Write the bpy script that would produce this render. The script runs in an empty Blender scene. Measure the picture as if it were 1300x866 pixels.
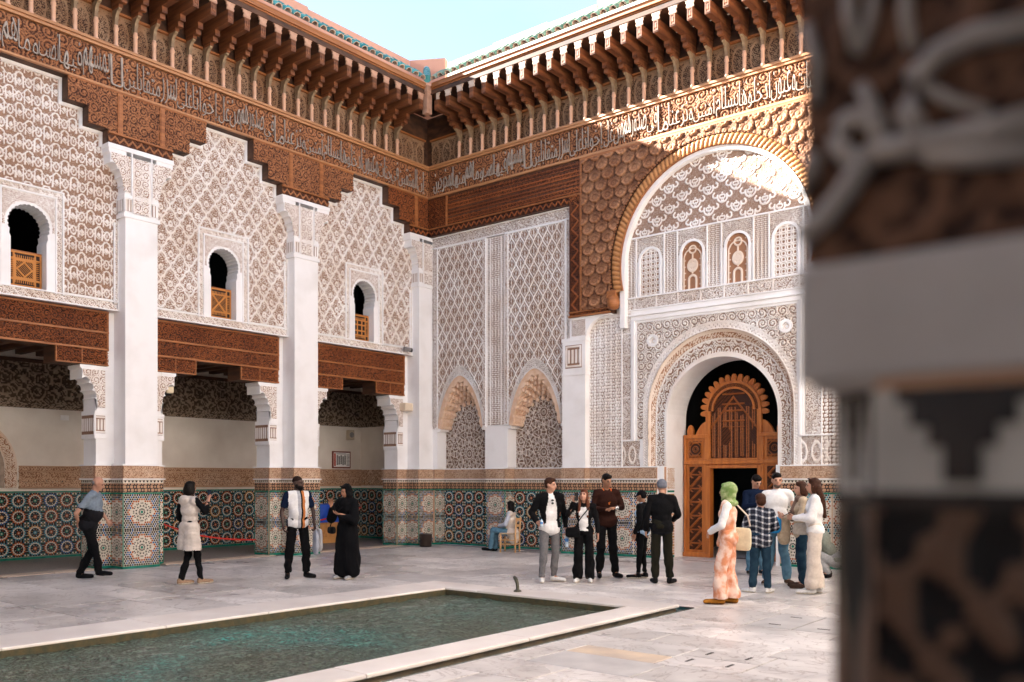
import bpy, math, random
import numpy as np
from mathutils import Vector, Matrix
from mathutils.geometry import tessellate_polygon
PI = math.pi
R = math.radians
random.seed(7)
S_ = bpy.context.scene
COL = S_.collection

# ------------------------------------------------------------ camera, sky, sun, exposure
cam = bpy.data.cameras.new('camera')
camo = bpy.data.objects.new('camera', cam)
COL.objects.link(camo)
S_.camera = camo
camo.location = (0, 0, 1.67)
camo.rotation_euler = (R(90), 0, R(38.855))
cam.sensor_width = 36
cam.lens = 36 * 1142 / 1300
cam.shift_y = 176 / 1300
cam.clip_start = .05
cam.clip_end = 500
cam.dof.use_dof = True
cam.dof.focus_distance = 17.0
cam.dof.aperture_fstop = 2.2

SUN = Vector((1.80, .78, -1.0)).normalized()          # direction the sunlight travels
elev = math.asin(-SUN.z)
wd = bpy.data.worlds.new('World')
S_.world = wd
wd.use_nodes = True
nt = wd.node_tree
bg = nt.nodes['Background']
sky = nt.nodes.new('ShaderNodeTexSky')
sky.sky_type = 'NISHITA'
sky.sun_disc = False
sky.sun_elevation = elev
sky.sun_rotation = math.atan2(-SUN.x, -SUN.y)
sky.air_density = 1.0
sky.dust_density = .4
sky.ozone_density = 1.0
# thin cirrus streaks laid over the sky (same everywhere on the dome)
tc = nt.nodes.new('ShaderNodeTexCoord')
mp = nt.nodes.new('ShaderNodeMapping')
mp.inputs['Scale'].default_value = (1.2, 2.2, 5.0)
nz = nt.nodes.new('ShaderNodeTexNoise')
nz.inputs['Scale'].default_value = 1.6
nz.inputs['Detail'].default_value = 6
cr = nt.nodes.new('ShaderNodeValToRGB')
cr.color_ramp.elements[0].position = .42
cr.color_ramp.elements[0].color = (.13, .13, .13, 1)
cr.color_ramp.elements[1].position = .78
cr.color_ramp.elements[1].color = (.40, .40, .40, 1)
mx = nt.nodes.new('ShaderNodeMix')
mx.data_type = 'RGBA'
mx.inputs[7].default_value = (3.2, 3.0, 2.9, 1)
L_ = nt.links.new
L_(tc.outputs['Generated'], mp.inputs[0]); L_(mp.outputs[0], nz.inputs['Vector'])
L_(nz.outputs['Fac'], cr.inputs[0]); L_(cr.outputs[0], mx.inputs[0])
L_(sky.outputs[0], mx.inputs[6]); L_(mx.outputs[2], bg.inputs['Color'])
bg.inputs['Strength'].default_value = .052

sl = bpy.data.lights.new('sun', 'SUN')
sl.energy = 5.0
sl.angle = R(.5)
sl.color = (1, .95, .88)
so = bpy.data.objects.new('sun', sl)
COL.objects.link(so)
so.rotation_euler = SUN.to_track_quat('-Z', 'Y').to_euler()
S_.view_settings.view_transform = 'Standard'
S_.view_settings.look = 'None'
S_.view_settings.exposure = 3.1
S_.view_settings.gamma = 1
S_.cycles.max_bounces = 10
S_.cycles.diffuse_bounces = 6
S_.cycles.use_denoising = True

# ------------------------------------------------------------ materials
MATS = {}
def _base(name):
    m = bpy.data.materials.new(name); m.use_nodes = True
    t = m.node_tree
    return m, t, t.nodes['Principled BSDF']
def rgb(c): return (c[0], c[1], c[2], 1)
def pm(name, c1, c2=None, scale=4, rough=.7, bump=0, bscale=None, detail=4, metal=0, stretch=None, coat=0, lo=.35, hi=.65, objrand=0, spec=.5):
    """noise between two colours, optional fine bump and per-object tone change"""
    if name in MATS: return MATS[name]
    m, t, b = _base(name); N = t.nodes.new; K = t.links.new
    co = N('ShaderNodeTexCoord'); mp = N('ShaderNodeMapping'); K(co.outputs['Object'], mp.inputs[0])
    if stretch: mp.inputs['Scale'].default_value = stretch
    vec = mp.outputs[0]
    if objrand:
        oi = N('ShaderNodeObjectInfo'); ad = N('ShaderNodeVectorMath'); ad.operation = 'MULTIPLY_ADD'
        K(oi.outputs['Random'], ad.inputs[0]); ad.inputs[1].default_value = (37, 91, 53); K(vec, ad.inputs[2]); vec = ad.outputs[0]
    n = N('ShaderNodeTexNoise'); n.inputs['Scale'].default_value = scale; n.inputs['Detail'].default_value = detail
    K(vec, n.inputs['Vector'])
    r = N('ShaderNodeValToRGB'); r.color_ramp.elements[0].position = lo; r.color_ramp.elements[1].position = hi
    r.color_ramp.elements[0].color = rgb(c1); r.color_ramp.elements[1].color = rgb(c2 or c1)
    K(n.outputs['Fac'], r.inputs[0]); out = r.outputs[0]
    if objrand:
        hs = N('ShaderNodeHueSaturation'); mr = N('ShaderNodeMapRange')
        K(oi.outputs['Random'], mr.inputs[0]); mr.inputs[3].default_value = 1 - objrand; mr.inputs[4].default_value = 1 + objrand
        K(mr.outputs[0], hs.inputs['Value']); K(out, hs.inputs['Color']); out = hs.outputs[0]
    K(out, b.inputs['Base Color'])
    b.inputs['Roughness'].default_value = rough; b.inputs['Metallic'].default_value = metal
    b.inputs['Coat Weight'].default_value = coat; b.inputs['Specular IOR Level'].default_value = spec
    if bump:
        n2 = N('ShaderNodeTexNoise'); n2.inputs['Scale'].default_value = bscale or scale * 6; n2.inputs['Detail'].default_value = 4
        K(vec, n2.inputs['Vector'])
        bp = N('ShaderNodeBump'); bp.inputs['Strength'].default_value = bump; bp.inputs['Distance'].default_value = .01
        K(n2.outputs['Fac'], bp.inputs['Height']); K(bp.outputs[0], b.inputs['Normal'])
    MATS[name] = m
    return m
def carved(name, ground, top, lo=.15, hi=.75, rough=.8, wear=None, wscale=1.3, grain=None):
    """carved relief: ground tint and groove shade both coloured in by height (attribute 'tone')"""
    if name in MATS: return MATS[name]
    m, t, b = _base(name); N = t.nodes.new; K = t.links.new
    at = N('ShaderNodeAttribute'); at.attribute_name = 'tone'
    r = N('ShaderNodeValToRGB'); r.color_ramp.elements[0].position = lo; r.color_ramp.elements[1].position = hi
    r.color_ramp.elements[0].color = rgb(ground); r.color_ramp.elements[1].color = rgb(top)  # ground colour carries painted groove shade besides its own tint
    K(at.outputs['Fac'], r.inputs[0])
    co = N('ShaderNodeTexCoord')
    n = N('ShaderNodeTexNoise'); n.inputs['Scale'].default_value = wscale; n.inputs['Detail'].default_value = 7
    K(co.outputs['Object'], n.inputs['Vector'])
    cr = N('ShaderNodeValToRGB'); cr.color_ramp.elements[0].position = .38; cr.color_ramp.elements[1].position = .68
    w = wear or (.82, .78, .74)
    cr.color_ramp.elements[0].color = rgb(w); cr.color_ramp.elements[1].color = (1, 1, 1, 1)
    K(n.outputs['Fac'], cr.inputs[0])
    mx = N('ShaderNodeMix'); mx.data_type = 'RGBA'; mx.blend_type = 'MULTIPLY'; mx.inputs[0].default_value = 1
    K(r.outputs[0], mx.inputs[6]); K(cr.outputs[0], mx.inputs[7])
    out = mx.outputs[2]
    if grain:
        mp = N('ShaderNodeMapping'); mp.inputs['Scale'].default_value = grain; K(co.outputs['Object'], mp.inputs[0])
        n3 = N('ShaderNodeTexNoise'); n3.inputs['Scale'].default_value = 6; n3.inputs['Detail'].default_value = 5; K(mp.outputs[0], n3.inputs['Vector'])
        c3 = N('ShaderNodeValToRGB'); c3.color_ramp.elements[0].position = .3; c3.color_ramp.elements[1].position = .6
        c3.color_ramp.elements[0].color = (.6, .55, .5, 1); c3.color_ramp.elements[1].color = (1, 1, 1, 1); K(n3.outputs['Fac'], c3.inputs[0])
        m3 = N('ShaderNodeMix'); m3.data_type = 'RGBA'; m3.blend_type = 'MULTIPLY'; m3.inputs[0].default_value = .8
        K(out, m3.inputs[6]); K(c3.outputs[0], m3.inputs[7]); out = m3.outputs[2]
    K(out, b.inputs['Base Color'])
    b.inputs['Roughness'].default_value = rough; b.inputs['Specular IOR Level'].default_value = .3
    n2 = N('ShaderNodeTexNoise'); n2.inputs['Scale'].default_value = 45; n2.inputs['Detail'].default_value = 3
    K(co.outputs['Object'], n2.inputs['Vector'])
    bp = N('ShaderNodeBump'); bp.inputs['Strength'].default_value = .35; bp.inputs['Distance'].default_value = .006
    K(n2.outputs['Fac'], bp.inputs['Height']); K(bp.outputs[0], b.inputs['Normal'])
    MATS[name] = m
    return m

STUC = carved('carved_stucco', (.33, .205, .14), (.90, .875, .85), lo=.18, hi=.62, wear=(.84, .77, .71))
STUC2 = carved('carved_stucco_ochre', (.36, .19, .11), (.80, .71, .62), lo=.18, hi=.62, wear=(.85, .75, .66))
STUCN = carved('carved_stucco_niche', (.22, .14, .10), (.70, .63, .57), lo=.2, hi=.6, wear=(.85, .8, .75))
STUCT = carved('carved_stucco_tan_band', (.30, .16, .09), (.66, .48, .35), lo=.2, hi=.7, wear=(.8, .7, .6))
STUCG = carved('carved_stucco_gallery', (.10, .07, .045), (.36, .28, .21), lo=.2, hi=.7)  # darker copy of the stucco, gallery shade put into its colour
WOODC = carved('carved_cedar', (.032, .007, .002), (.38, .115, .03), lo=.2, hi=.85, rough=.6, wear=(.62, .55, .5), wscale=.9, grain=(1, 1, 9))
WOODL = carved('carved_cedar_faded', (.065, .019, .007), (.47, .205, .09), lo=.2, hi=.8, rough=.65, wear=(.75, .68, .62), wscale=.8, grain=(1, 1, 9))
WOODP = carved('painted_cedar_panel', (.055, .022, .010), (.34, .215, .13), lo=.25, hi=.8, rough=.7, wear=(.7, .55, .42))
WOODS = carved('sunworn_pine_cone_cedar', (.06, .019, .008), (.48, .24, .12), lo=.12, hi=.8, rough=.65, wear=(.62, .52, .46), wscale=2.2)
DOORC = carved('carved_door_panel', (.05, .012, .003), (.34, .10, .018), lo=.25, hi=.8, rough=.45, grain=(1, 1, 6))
PLAS = pm('white_plaster', (.88, .87, .86), (.76, .74, .715), scale=1.4, rough=.78, bump=.35, bscale=9, detail=9, lo=.48, hi=.78)
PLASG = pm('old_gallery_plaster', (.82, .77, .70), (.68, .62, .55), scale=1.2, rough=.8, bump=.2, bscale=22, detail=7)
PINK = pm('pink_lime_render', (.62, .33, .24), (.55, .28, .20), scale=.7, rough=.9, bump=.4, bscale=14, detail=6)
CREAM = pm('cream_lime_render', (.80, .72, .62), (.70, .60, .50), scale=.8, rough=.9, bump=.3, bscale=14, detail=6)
WOOD = pm('cedar_moulding', (.25, .082, .02), (.40, .145, .04), scale=5, rough=.5, bump=.3, bscale=40, stretch=(.3, 1, 5), detail=6)
WOODB = pm('corbel_cedar', (.09, .028, .010), (.25, .085, .028), scale=4, rough=.6, bump=.35, bscale=30, stretch=(1, .3, 3), detail=6)
WOODD = pm('dark_old_cedar', (.045, .02, .011), (.11, .045, .02), scale=4, rough=.7, bump=.3, bscale=30, stretch=(1, .4, 2))
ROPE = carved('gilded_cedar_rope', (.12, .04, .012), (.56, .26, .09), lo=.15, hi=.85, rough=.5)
COLON = pm('painted_colonnette', (.62, .33, .19), (.70, .42, .28), scale=6, rough=.6)
BLACK = pm('dark_room', (.012, .011, .010), (.02, .018, .016), scale=3, rough=.9)  # room darkness put into the wall colour; also used for black fittings
TEAL = pm('teal_glazed_tile', (.02, .17, .18), (.11, .36, .36), scale=7, rough=.25, bump=.2, bscale=25, objrand=.35)
MOSS = pm('mossy_glazed_tile', (.10, .22, .15), (.34, .42, .31), scale=9, rough=.4, bump=.3, bscale=25, objrand=.35)
CLAY = pm('pale_fired_clay', (.62, .44, .33), (.72, .56, .45), scale=9, rough=.85, bump=.3)
# zellige glazes
ZW = pm('zellige_white', (.74, .68, .57), (.60, .54, .44), scale=9, rough=.22, bump=.12, bscale=35)
ZK = pm('zellige_black', (.012, .011, .013), (.03, .026, .026), scale=12, rough=.22)
ZG = pm('zellige_green', (.008, .15, .10), (.02, .24, .17), scale=9, rough=.2, bump=.1)
ZB = pm('zellige_blue', (.015, .07, .22), (.04, .15, .34), scale=10, rough=.2)
ZT = pm('zellige_turquoise', (.03, .20, .27), (.09, .32, .38), scale=10, rough=.2)
ZR = pm('zellige_rust', (.34, .075, .02), (.46, .13, .04), scale=10, rough=.25)
ZO = pm('zellige_ochre', (.48, .24, .07), (.58, .33, .12), scale=10, rough=.25)
ZY = pm('zellige_lime', (.35, .45, .25), (.5, .55, .35), scale=10, rough=.25)
ZBR = pm('zellige_bare_clay', (.50, .27, .16), (.60, .36, .22), scale=12, rough=.55, bump=.2)
ZM = [ZW, ZK, ZG, ZB, ZT, ZR, ZO, ZY, ZBR]
W_, K_, G_, B_, T_, R_, O_, Y_, C_ = range(9)

# ------------------------------------------------------------ objects
def thing(name, label, cat, loc=(0, 0, 0), rotz=0, group=None, parent=None):
    o = bpy.data.objects.new(name, None); COL.objects.link(o)
    o.location = loc; o.rotation_euler = (0, 0, rotz); o.empty_display_size = .1
    o['label'] = label; o['category'] = cat
    if group: o['group'] = group
    return o
def tag(o, label, cat, group=None, loc=None):
    o['label'] = label; o['category'] = cat
    if group: o['group'] = group
    return o
def link(name, me, parent=None, loc=None, kind=None, rotz=None, label=None):
    o = bpy.data.objects.new(name, me); COL.objects.link(o)
    if parent: o.parent = parent
    if loc: o.location = loc
    if rotz is not None: o.rotation_euler = (0, 0, rotz)
    if kind: o['kind'] = kind
    if label: o['label'] = label
    return o
def raw(name, V, F, mats, parent=None, smooth=False, fm=None, tone=None, loc=None, kind=None, label=None, bevel=0):
    """V (n,3) array, F (m,4) int array or list of polygons"""
    me = bpy.data.meshes.new(name)
    V = np.asarray(V, dtype=np.float32)
    if isinstance(F, np.ndarray):
        k = F.shape[1]; m = len(F)
        me.vertices.add(len(V)); me.vertices.foreach_set('co', V.ravel())
        me.loops.add(m * k); me.loops.foreach_set('vertex_index', F.astype(np.int32).ravel())
        me.polygons.add(m); me.polygons.foreach_set('loop_start', np.arange(0, m * k, k, dtype=np.int32))
        if smooth: me.polygons.foreach_set('use_smooth', np.ones(m, bool))
        me.update(calc_edges=True)
    else:
        me.from_pydata([tuple(v) for v in V.tolist()], [], F)
        if smooth: me.polygons.foreach_set('use_smooth', [True] * len(me.polygons))
        me.update()
    if not isinstance(mats, (list, tuple)): mats = [mats]
    for mm in mats: me.materials.append(mm)
    if fm is not None: me.polygons.foreach_set('material_index', np.asarray(fm, dtype=np.int32))
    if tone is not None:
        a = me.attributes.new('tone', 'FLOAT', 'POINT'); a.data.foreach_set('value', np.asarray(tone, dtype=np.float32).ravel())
    o = link(name, me, parent, loc, kind, label=label)
    if bevel:
        b = o.modifiers.new('bevel', 'BEVEL'); b.width = bevel; b.segments = 2; b.limit_method = 'ANGLE'
    return o
class MB:
    """collects shapes in local wall space: s right, n out of the wall (towards the court), z up"""
    def __init__(s): s.v = []; s.f = []; s.m = []
    def add(s, vs, fs, m=0):
        b = len(s.v); s.v += [tuple(v) for v in vs]; s.f += [tuple(i + b for i in f) for f in fs]; s.m += [m] * len(fs); return s
    def box(s, s0, s1, n0, n1, z0, z1, m=0):
        y0, y1 = -n1, -n0
        return s.add([(s0, y0, z0), (s1, y0, z0), (s1, y1, z0), (s0, y1, z0), (s0, y0, z1), (s1, y0, z1), (s1, y1, z1), (s0, y1, z1)],
                     [(0, 3, 2, 1), (4, 5, 6, 7), (0, 1, 5, 4), (1, 2, 6, 5), (2, 3, 7, 6), (3, 0, 4, 7)], m)
    def poly(s, outer, n0, n1, holes=(), m=0, back=True):
        """plate of the polygon (s,z) with holes, between depth n0 (back) and n1 (front)"""
        loops = [list(outer)] + [list(h) for h in holes]
        tris = tessellate_polygon([[Vector((p[0], p[1], 0)) for p in l] for l in loops])
        flat = [p for l in loops for p in l]; k = len(flat)
        vs = [(p[0], -n1, p[1]) for p in flat] + [(p[0], -n0, p[1]) for p in flat]
        fs = []
        for a, b, c in tris:
            A, B, Cc = flat[a], flat[b], flat[c]
            cr_ = (B[0] - A[0]) * (Cc[1] - A[1]) - (B[1] - A[1]) * (Cc[0] - A[0])
            if abs(cr_) < 1e-12: continue
            if cr_ < 0: b, c = c, b
            fs.append((a, b, c))
            if back: fs.append((a + k, c + k, b + k))
        i0 = 0
        for li, l in enumerate(loops):
            ar = sum(l[i][0] * l[(i + 1) % len(l)][1] - l[(i + 1) % len(l)][0] * l[i][1] for i in range(len(l)))
            ccw = (ar > 0) == (li == 0)
            for i in range(len(l)):
                a = i0 + i; b = i0 + (i + 1) % len(l)
                fs.append((a, a + k, b + k, b) if ccw else (b, b + k, a + k, a))
            i0 += len(l)
        return s.add(vs, fs, m)
    def tube(s, pts, rad, seg=8, m=0, cap=True):
        """tube through points given in local x,y,z; rad number or list"""
        n = len(pts); vs = []; fs = []
        P = [Vector(p) for p in pts]
        for i, p in enumerate(P):
            t = (P[min(i + 1, n - 1)] - P[max(i - 1, 0)])
            if t.length < 1e-9: t = Vector((0, 0, 1))
            t.normalize()
            up = Vector((0, 0, 1)) if abs(t.z) < .9 else Vector((1, 0, 0))
            a = t.cross(up).normalized(); b = a.cross(t)
            r = rad[i] if isinstance(rad, (list, tuple)) else rad
            for j in range(seg):
                q = 2 * PI * j / seg
                vs.append(p + a * (r * math.cos(q)) + b * (r * math.sin(q)))
        for i in range(n - 1):
            for j in range(seg):
                k = (j + 1) % seg
                fs.append((i * seg + j, i * seg + k, (i + 1) * seg + k, (i + 1) * seg + j))
        if cap: fs += [tuple(range(seg))[::-1], tuple(range((n - 1) * seg, n * seg))]
        return s.add(vs, fs, m)
    def lathe(s, prof, c=(0, 0), seg=14, m=0):
        """prof list of (r,z) about the vertical axis at local (x,y)"""
        vs = []; fs = []
        for r, z in prof:
            for j in range(seg):
                q = 2 * PI * j / seg; vs.append((c[0] + r * math.cos(q), c[1] + r * math.sin(q), z))
        for i in range(len(prof) - 1):
            for j in range(seg):
                k = (j + 1) % seg; fs.append((i * seg + j, i * seg + k, (i + 1) * seg + k, (i + 1) * seg + j))
        fs += [tuple(range(seg))[::-1], tuple(range((len(prof) - 1) * seg, len(prof) * seg))]
        return s.add(vs, fs, m)
    def build(s, name, mats, parent=None, smooth=False, loc=None, kind=None, label=None, bevel=0):
        return raw(name, s.v, s.f, mats, parent, smooth, s.m, None, loc, kind, label, bevel)
def box(name, s0, s1, n0, n1, z0, z1, mt, parent=None, bevel=0, kind=None, label=None):
    return MB().box(s0, s1, n0, n1, z0, z1).build(name, mt, parent, bevel=bevel, kind=kind, label=label)

# ------------------------------------------------------------ carved patterns (height 0..1 as a function of metres)
def sm(x, a, b):
    t = np.clip((x - a) / (b - a), 0, 1); return t * t * (3 - 2 * t)
def line(d, w, soft=None): return 1 - sm(np.abs(d), w, w + (soft or w))
def fr(x): return x - np.floor(x)
def leafy(S, Z, p=.12):
    k = 2 * PI / p
    a = np.sin(k * (S + .35 * p * np.sin(k * Z * .5))) * np.sin(k * (Z + .3 * p * np.sin(k * S * .5 + 1)))
    b = np.sin(k * 1.37 * (S + Z) + 2 * np.sin(k * .5 * Z)) * np.sin(k * .83 * (S - Z) + 1.3)
    return sm(np.abs(a) * .7 + .5 * np.abs(b), .3, .6)
def scroll(S, Z, p=.24):
    S = S + .04 * p * np.sin(2 * PI * Z / (2.6 * p)); Z = Z + .05 * p * np.sin(2 * PI * S / (3.1 * p))
    i = np.floor(S / p); j = np.floor(Z / p)
    x = S / p - i - .5; y = Z / p - j - .5
    r = np.hypot(x, y) + 1e-6; th = np.arctan2(y, x); ch = np.where((i + j) % 2 == 0, 1, -1)
    sp = np.cos(th * ch + r * 2 * PI / .26 + (i * 1.7 + j * 2.3))
    h = sm(sp, .05, .6) * (1 - sm(r, .46, .5))
    bud = 1 - sm(r, .07, .11)
    lf = leafy(S, Z, p * .42)
    out = sm(r, .44, .5) * lf
    return np.maximum(np.maximum(h, bud), out)
def vines(S, Z, p=.3):
    q = scroll(S, Z, p); return np.maximum(q, .45 * leafy(S + .03, Z, p * .3))
def _dia(S, Z, w, h, wob=0., fq=2):
    S, Z = S + .007 * np.sin(3.1 * Z + 1.7 * S) + .004 * np.sin(9 * Z), Z + .008 * np.sin(2.3 * S + 1.1 * Z) + .004 * np.sin(11 * S + 2)
    a = S / w + Z / h; b = S / w - Z / h
    if wob: a, b = a + wob * np.sin(2 * PI * b * fq), b + wob * np.sin(2 * PI * a * fq)
    da = np.abs(a - np.round(a)); db = np.abs(b - np.round(b))
    fa = fr(a) - .5; fb = fr(b) - .5
    return np.minimum(da, db) / math.hypot(1 / w, 1 / h), (fa + fb) / 2 * w, (fa - fb) / 2 * h
def sebka(S, Z, w=.30, h=.48, rib=.010, off=0):
    d, x, y = _dia(S, Z, w, h, .02, 1)
    r = np.abs(x) / (.5 * w) + np.abs(y) / (.5 * h)
    ribh = line(d, rib, .010)
    leaf = np.maximum(line(r - .60, .05, .06), .9 * line(x, .008, .010) * (r < .6))
    core = 1 - sm(r, .14, .26)
    return np.maximum.reduce([ribh, .60 * leaf, .55 * core])
def leafsebka(S, Z, w=.40, h=.59, rib=.012):
    d, x, y = _dia(S, Z, w, h, .03, 2)
    r = np.abs(x) / (.5 * w) + np.abs(y) / (.5 * h)
    r = r * (1 + .05 * np.cos(10 * np.arctan2(y / h, x / w)))
    ribh = line(d, rib, .012)
    outl = line(r - .76, .028, .035)
    ct = np.hypot(x, y + .05); rr = line(ct - .045, .012, .012); dot = 1 - sm(ct, .012, .024)
    lf = sm(leafy(x + .017, y, .10), .35, .95) * (r < .69) * (ct > .07)
    return np.maximum.reduce([ribh, .66 * outl, .68 * rr, .6 * dot, .60 * lf])
def archcols(S, Z, w=.31, h=.265):
    S, Z = S + .008 * np.sin(3.1 * Z + 1.7 * S), Z + .010 * np.sin(2.3 * S + 1.1 * Z)
    row = np.floor(Z / h); Sx = S + (row % 2) * w / 2 + .006 * np.sin(row * 2.1)
    x = (fr(Sx / w) - .5) * w; y = (fr(Z / h) - .5) * h
    dia = 1 - sm(np.abs(x) / .040 + np.abs(y + .02) / .046, .85, 1.1)
    a1 = line(np.hypot(x / .062, (y - .07) / .055) - 1, .11, .13) * (y > .035)
    leg = line(np.abs(x) - .062, .006, .008) * (y > -.13) * (y < .09)
    xo = w / 2 - np.abs(x)
    a2 = line(np.hypot(xo / .05, (y + .02) / .075) - 1, .11, .13)
    in2 = 1 - sm(np.hypot(xo / .02, (y + .02) / .035), .8, 1.2)
    d2 = line(np.abs(x) * .9 + np.abs(y - .02) * 1.0 - .115, .007, .009)
    lf = leafy(S, Z, .07)
    return np.maximum.reduce([dia, .85 * a1, .9 * leg, .8 * a2, .5 * in2, .7 * d2, .30 * sm(lf, .4, 1)])
def stars(S, Z, k=26.):
    f = 0
    for q in range(4):
        t = q * PI / 4 + .0
        f = f + np.cos(k * (S * math.cos(t) + Z * math.sin(t)))
    a = line(f + .25, .42, .45); b = line(f - 2.2, .35, .4)
    return np.maximum(a, .8 * b)
def crowns(S, Z, w=.60, h=.215):
    """staggered crown shapes with a heart inside, on a fine leafy ground"""
    out = .34 * leafy(S, Z, .065)
    S = S + .008 * np.sin(Z * 5); Z = Z + .008 * np.sin(S * 4 + 1)
    for dr in (0, 1):
        row = np.floor(Z / h) + dr; Sx = S + (row % 2) * w / 2
        x = (fr(Sx / w) - .5) * w; y = Z - (row + .35) * h
        r = np.hypot(x, y); ax = np.abs(x)
        U = line(r - .105, .011, .010) * (y < .05)
        horn = line(np.hypot(ax - .155, y - .045) - .052, .011, .009) * ((y < .06) | (ax > .16))
        heart = line(np.hypot(ax - .022, y - .012) - .036, .009, .009)
        drop = line(np.hypot(x / .55, y + .05) - .034, .009, .009)
        tip = 1 - sm(np.hypot(x, y - .085), .012, .022)
        out = np.maximum.reduce([out, U, horn, heart, drop, tip])
    return np.clip(out, 0, 1)
def circles(S, Z, p=.125):
    x = (fr(S / p) - .5) * p; y = (fr(Z / p) - .5) * p
    r = np.hypot(x, y); ring = line(r - .040, .008, .007)
    x2 = (fr(S / p + .5) - .5) * p; y2 = (fr(Z / p + .5) - .5) * p
    st = 1 - sm(np.abs(x2 * y2) * 900 + np.hypot(x2, y2) * 22, .75, 1.0)
    return np.maximum(ring, st)
def chain(S, Z, p=.16):
    x = fr(S / p) - .5
    return np.maximum(line(np.hypot(x, Z) - .33, .1, .08), .0 * Z)
def knots(S, Z, p=.11):
    k = 2 * PI / p
    return sm(np.abs(np.sin(k * S) * np.cos(k * Z) + .6 * np.sin(.5 * k * (S + Z)) * np.sin(.5 * k * (S - Z))), .25, .55)
def cones(S, Z, w=.34, h=.23):
    """imbricated shells, each overlapping the row below, with a gouged eye and a raised lower lip toned lighter as a painted highlight"""
    out = .22 + .16 * leafy(S, Z, .07)
    S = S + .012 * np.sin(Z * 5 + 1.3 * S); Z = Z + .010 * np.sin(S * 4.1)
    for dr in (0, 1):
        row = np.floor(Z / h) + dr; Sx = S + (row % 2) * w / 2
        x = (fr(Sx / w) - .5) * w; y = Z - (row + .42) * h
        u = np.hypot(x / .158, (y - .03) / .168)
        rise = np.clip((.19 - y) / .33, 0, 1)
        sh = (1 - sm(u, .93, 1.0)) * (.30 + .70 * rise)
        rd = np.hypot(x, y + .02)
        th = np.arctan2(y - .12, x)
        sh = sh - (u < .93) * (.20 * line(rd - .055, .013, .013) + .16 * line(fr(th / .36) - .5, .10, .12) * (rd > .07) + .14 * (1 - sm(rd, .015, .03)))
        out = np.maximum(out, sh)
    return np.clip(out, 0, 1)
def zigzag(S, Z, p=.2, z0=0, a=.07):
    x = np.abs(fr(S / p) - .5) * 2
    return np.maximum(line(Z - z0 - (x - .5) * 2 * a, .016, .014), .4 * leafy(S, Z, .07))
def relief(name, s0, s1, z0, z1, fn, mt, parent, n0=0., depth=.03, res=.02, keep=None, mapf=None, label=None, kind=None):
    ns = max(2, int(math.ceil(abs(s1 - s0) / res))); nz_ = max(2, int(math.ceil(abs(z1 - z0) / res)))
    Sg, Zg = np.meshgrid(np.linspace(s0, s1, ns + 1), np.linspace(z0, z1, nz_ + 1))
    h = np.clip(fn(Sg, Zg), 0, 1).astype(float)
    if mapf is None:
        X, Y, Z = Sg, -(n0 + depth * h), Zg
    else:
        X, Y, Z = mapf(Sg, Zg, n0 + depth * h)
    V = np.stack([X, Y, Z], -1).reshape(-1, 3)
    idx = np.arange((ns + 1) * (nz_ + 1)).reshape(nz_ + 1, ns + 1)
    Fq = np.stack([idx[:-1, :-1], idx[:-1, 1:], idx[1:, 1:], idx[1:, :-1]], -1).reshape(-1, 4)
    if keep is not None:
        cs = ((Sg[:-1, :-1] + Sg[1:, 1:]) / 2).ravel(); cz = ((Zg[:-1, :-1] + Zg[1:, 1:]) / 2).ravel()
        Fq = Fq[keep(cs, cz)]
        u, inv = np.unique(Fq, return_inverse=True)
        V = V[u]; h = h.ravel()[u]; Fq = inv.reshape(-1, 4)
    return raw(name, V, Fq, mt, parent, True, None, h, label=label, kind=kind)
def arc(cx, cz, rad, a0, a1, n=24):
    return [(cx + rad * math.cos(a0 + (a1 - a0) * i / n), cz + rad * math.sin(a0 + (a1 - a0) * i / n)) for i in range(n + 1)]
def scallop(pts, lobes, depth, inward=True, seg=6):
    """replace a polyline by small concave lobes along it (for cusped arches)"""
    P = [Vector((p[0], p[1])) for p in pts]
    L = [0]
    for i in range(1, len(P)): L.append(L[-1] + (P[i] - P[i - 1]).length)
    tot = L[-1]; out = []
    def at(d):
        for i in range(1, len(P)):
            if L[i] >= d - 1e-9:
                t = (d - L[i - 1]) / max(1e-9, L[i] - L[i - 1]); q = P[i - 1].lerp(P[i], t); tg = (P[i] - P[i - 1]).normalized(); return q, tg
        return P[-1], (P[-1] - P[-2]).normalized()
    for k in range(lobes * seg + 1):
        d = tot * k / (lobes * seg); q, tg = at(d); ph = (k % seg) / seg
        off = math.sqrt(max(0, 1 - (2 * ph - 1) ** 2)) * depth if k % seg else 0
        nrm = Vector((-tg.y, tg.x)) * (1 if inward else -1)
        r = q + nrm * off; out.append((r.x, r.y))
    return out

# ------------------------------------------------------------ zellige cells (each a mosaic panel of cut tesserae)
def ngon(mb, cx, cz, r, n, lvl, m, rot=0., r2=None, sx=1., sz=1.):
    pts = []
    k = n * 2 if r2 else n
    for i in range(k):
        q = rot + 2 * PI * i / k; rr = r if (not r2 or i % 2 == 0) else r2
        pts.append((cx + sx * rr * math.cos(q), -lvl, cz + sz * rr * math.sin(q)))
    if r2:                                                        # star: fan from the centre
        c = [(cx, -lvl, cz)]
        mb.add(c + pts, [(0, i + 1, (i + 1) % k + 1) for i in range(k)], m)
    else: mb.add(pts, [tuple(range(k))], m)
def kite(mb, cx, cz, ang, r0, r1, hw, lvl, m):
    c, s = math.cos(ang), math.sin(ang); rm = r0 * .45 + r1 * .55
    P = [(r0, 0), (rm, -hw), (r1, 0), (rm, hw)]
    mb.add([(cx + a * c - b * s, -lvl, cz + a * s + b * c) for a, b in P], [(0, 1, 2, 3)], m)
_cells = {}
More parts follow.
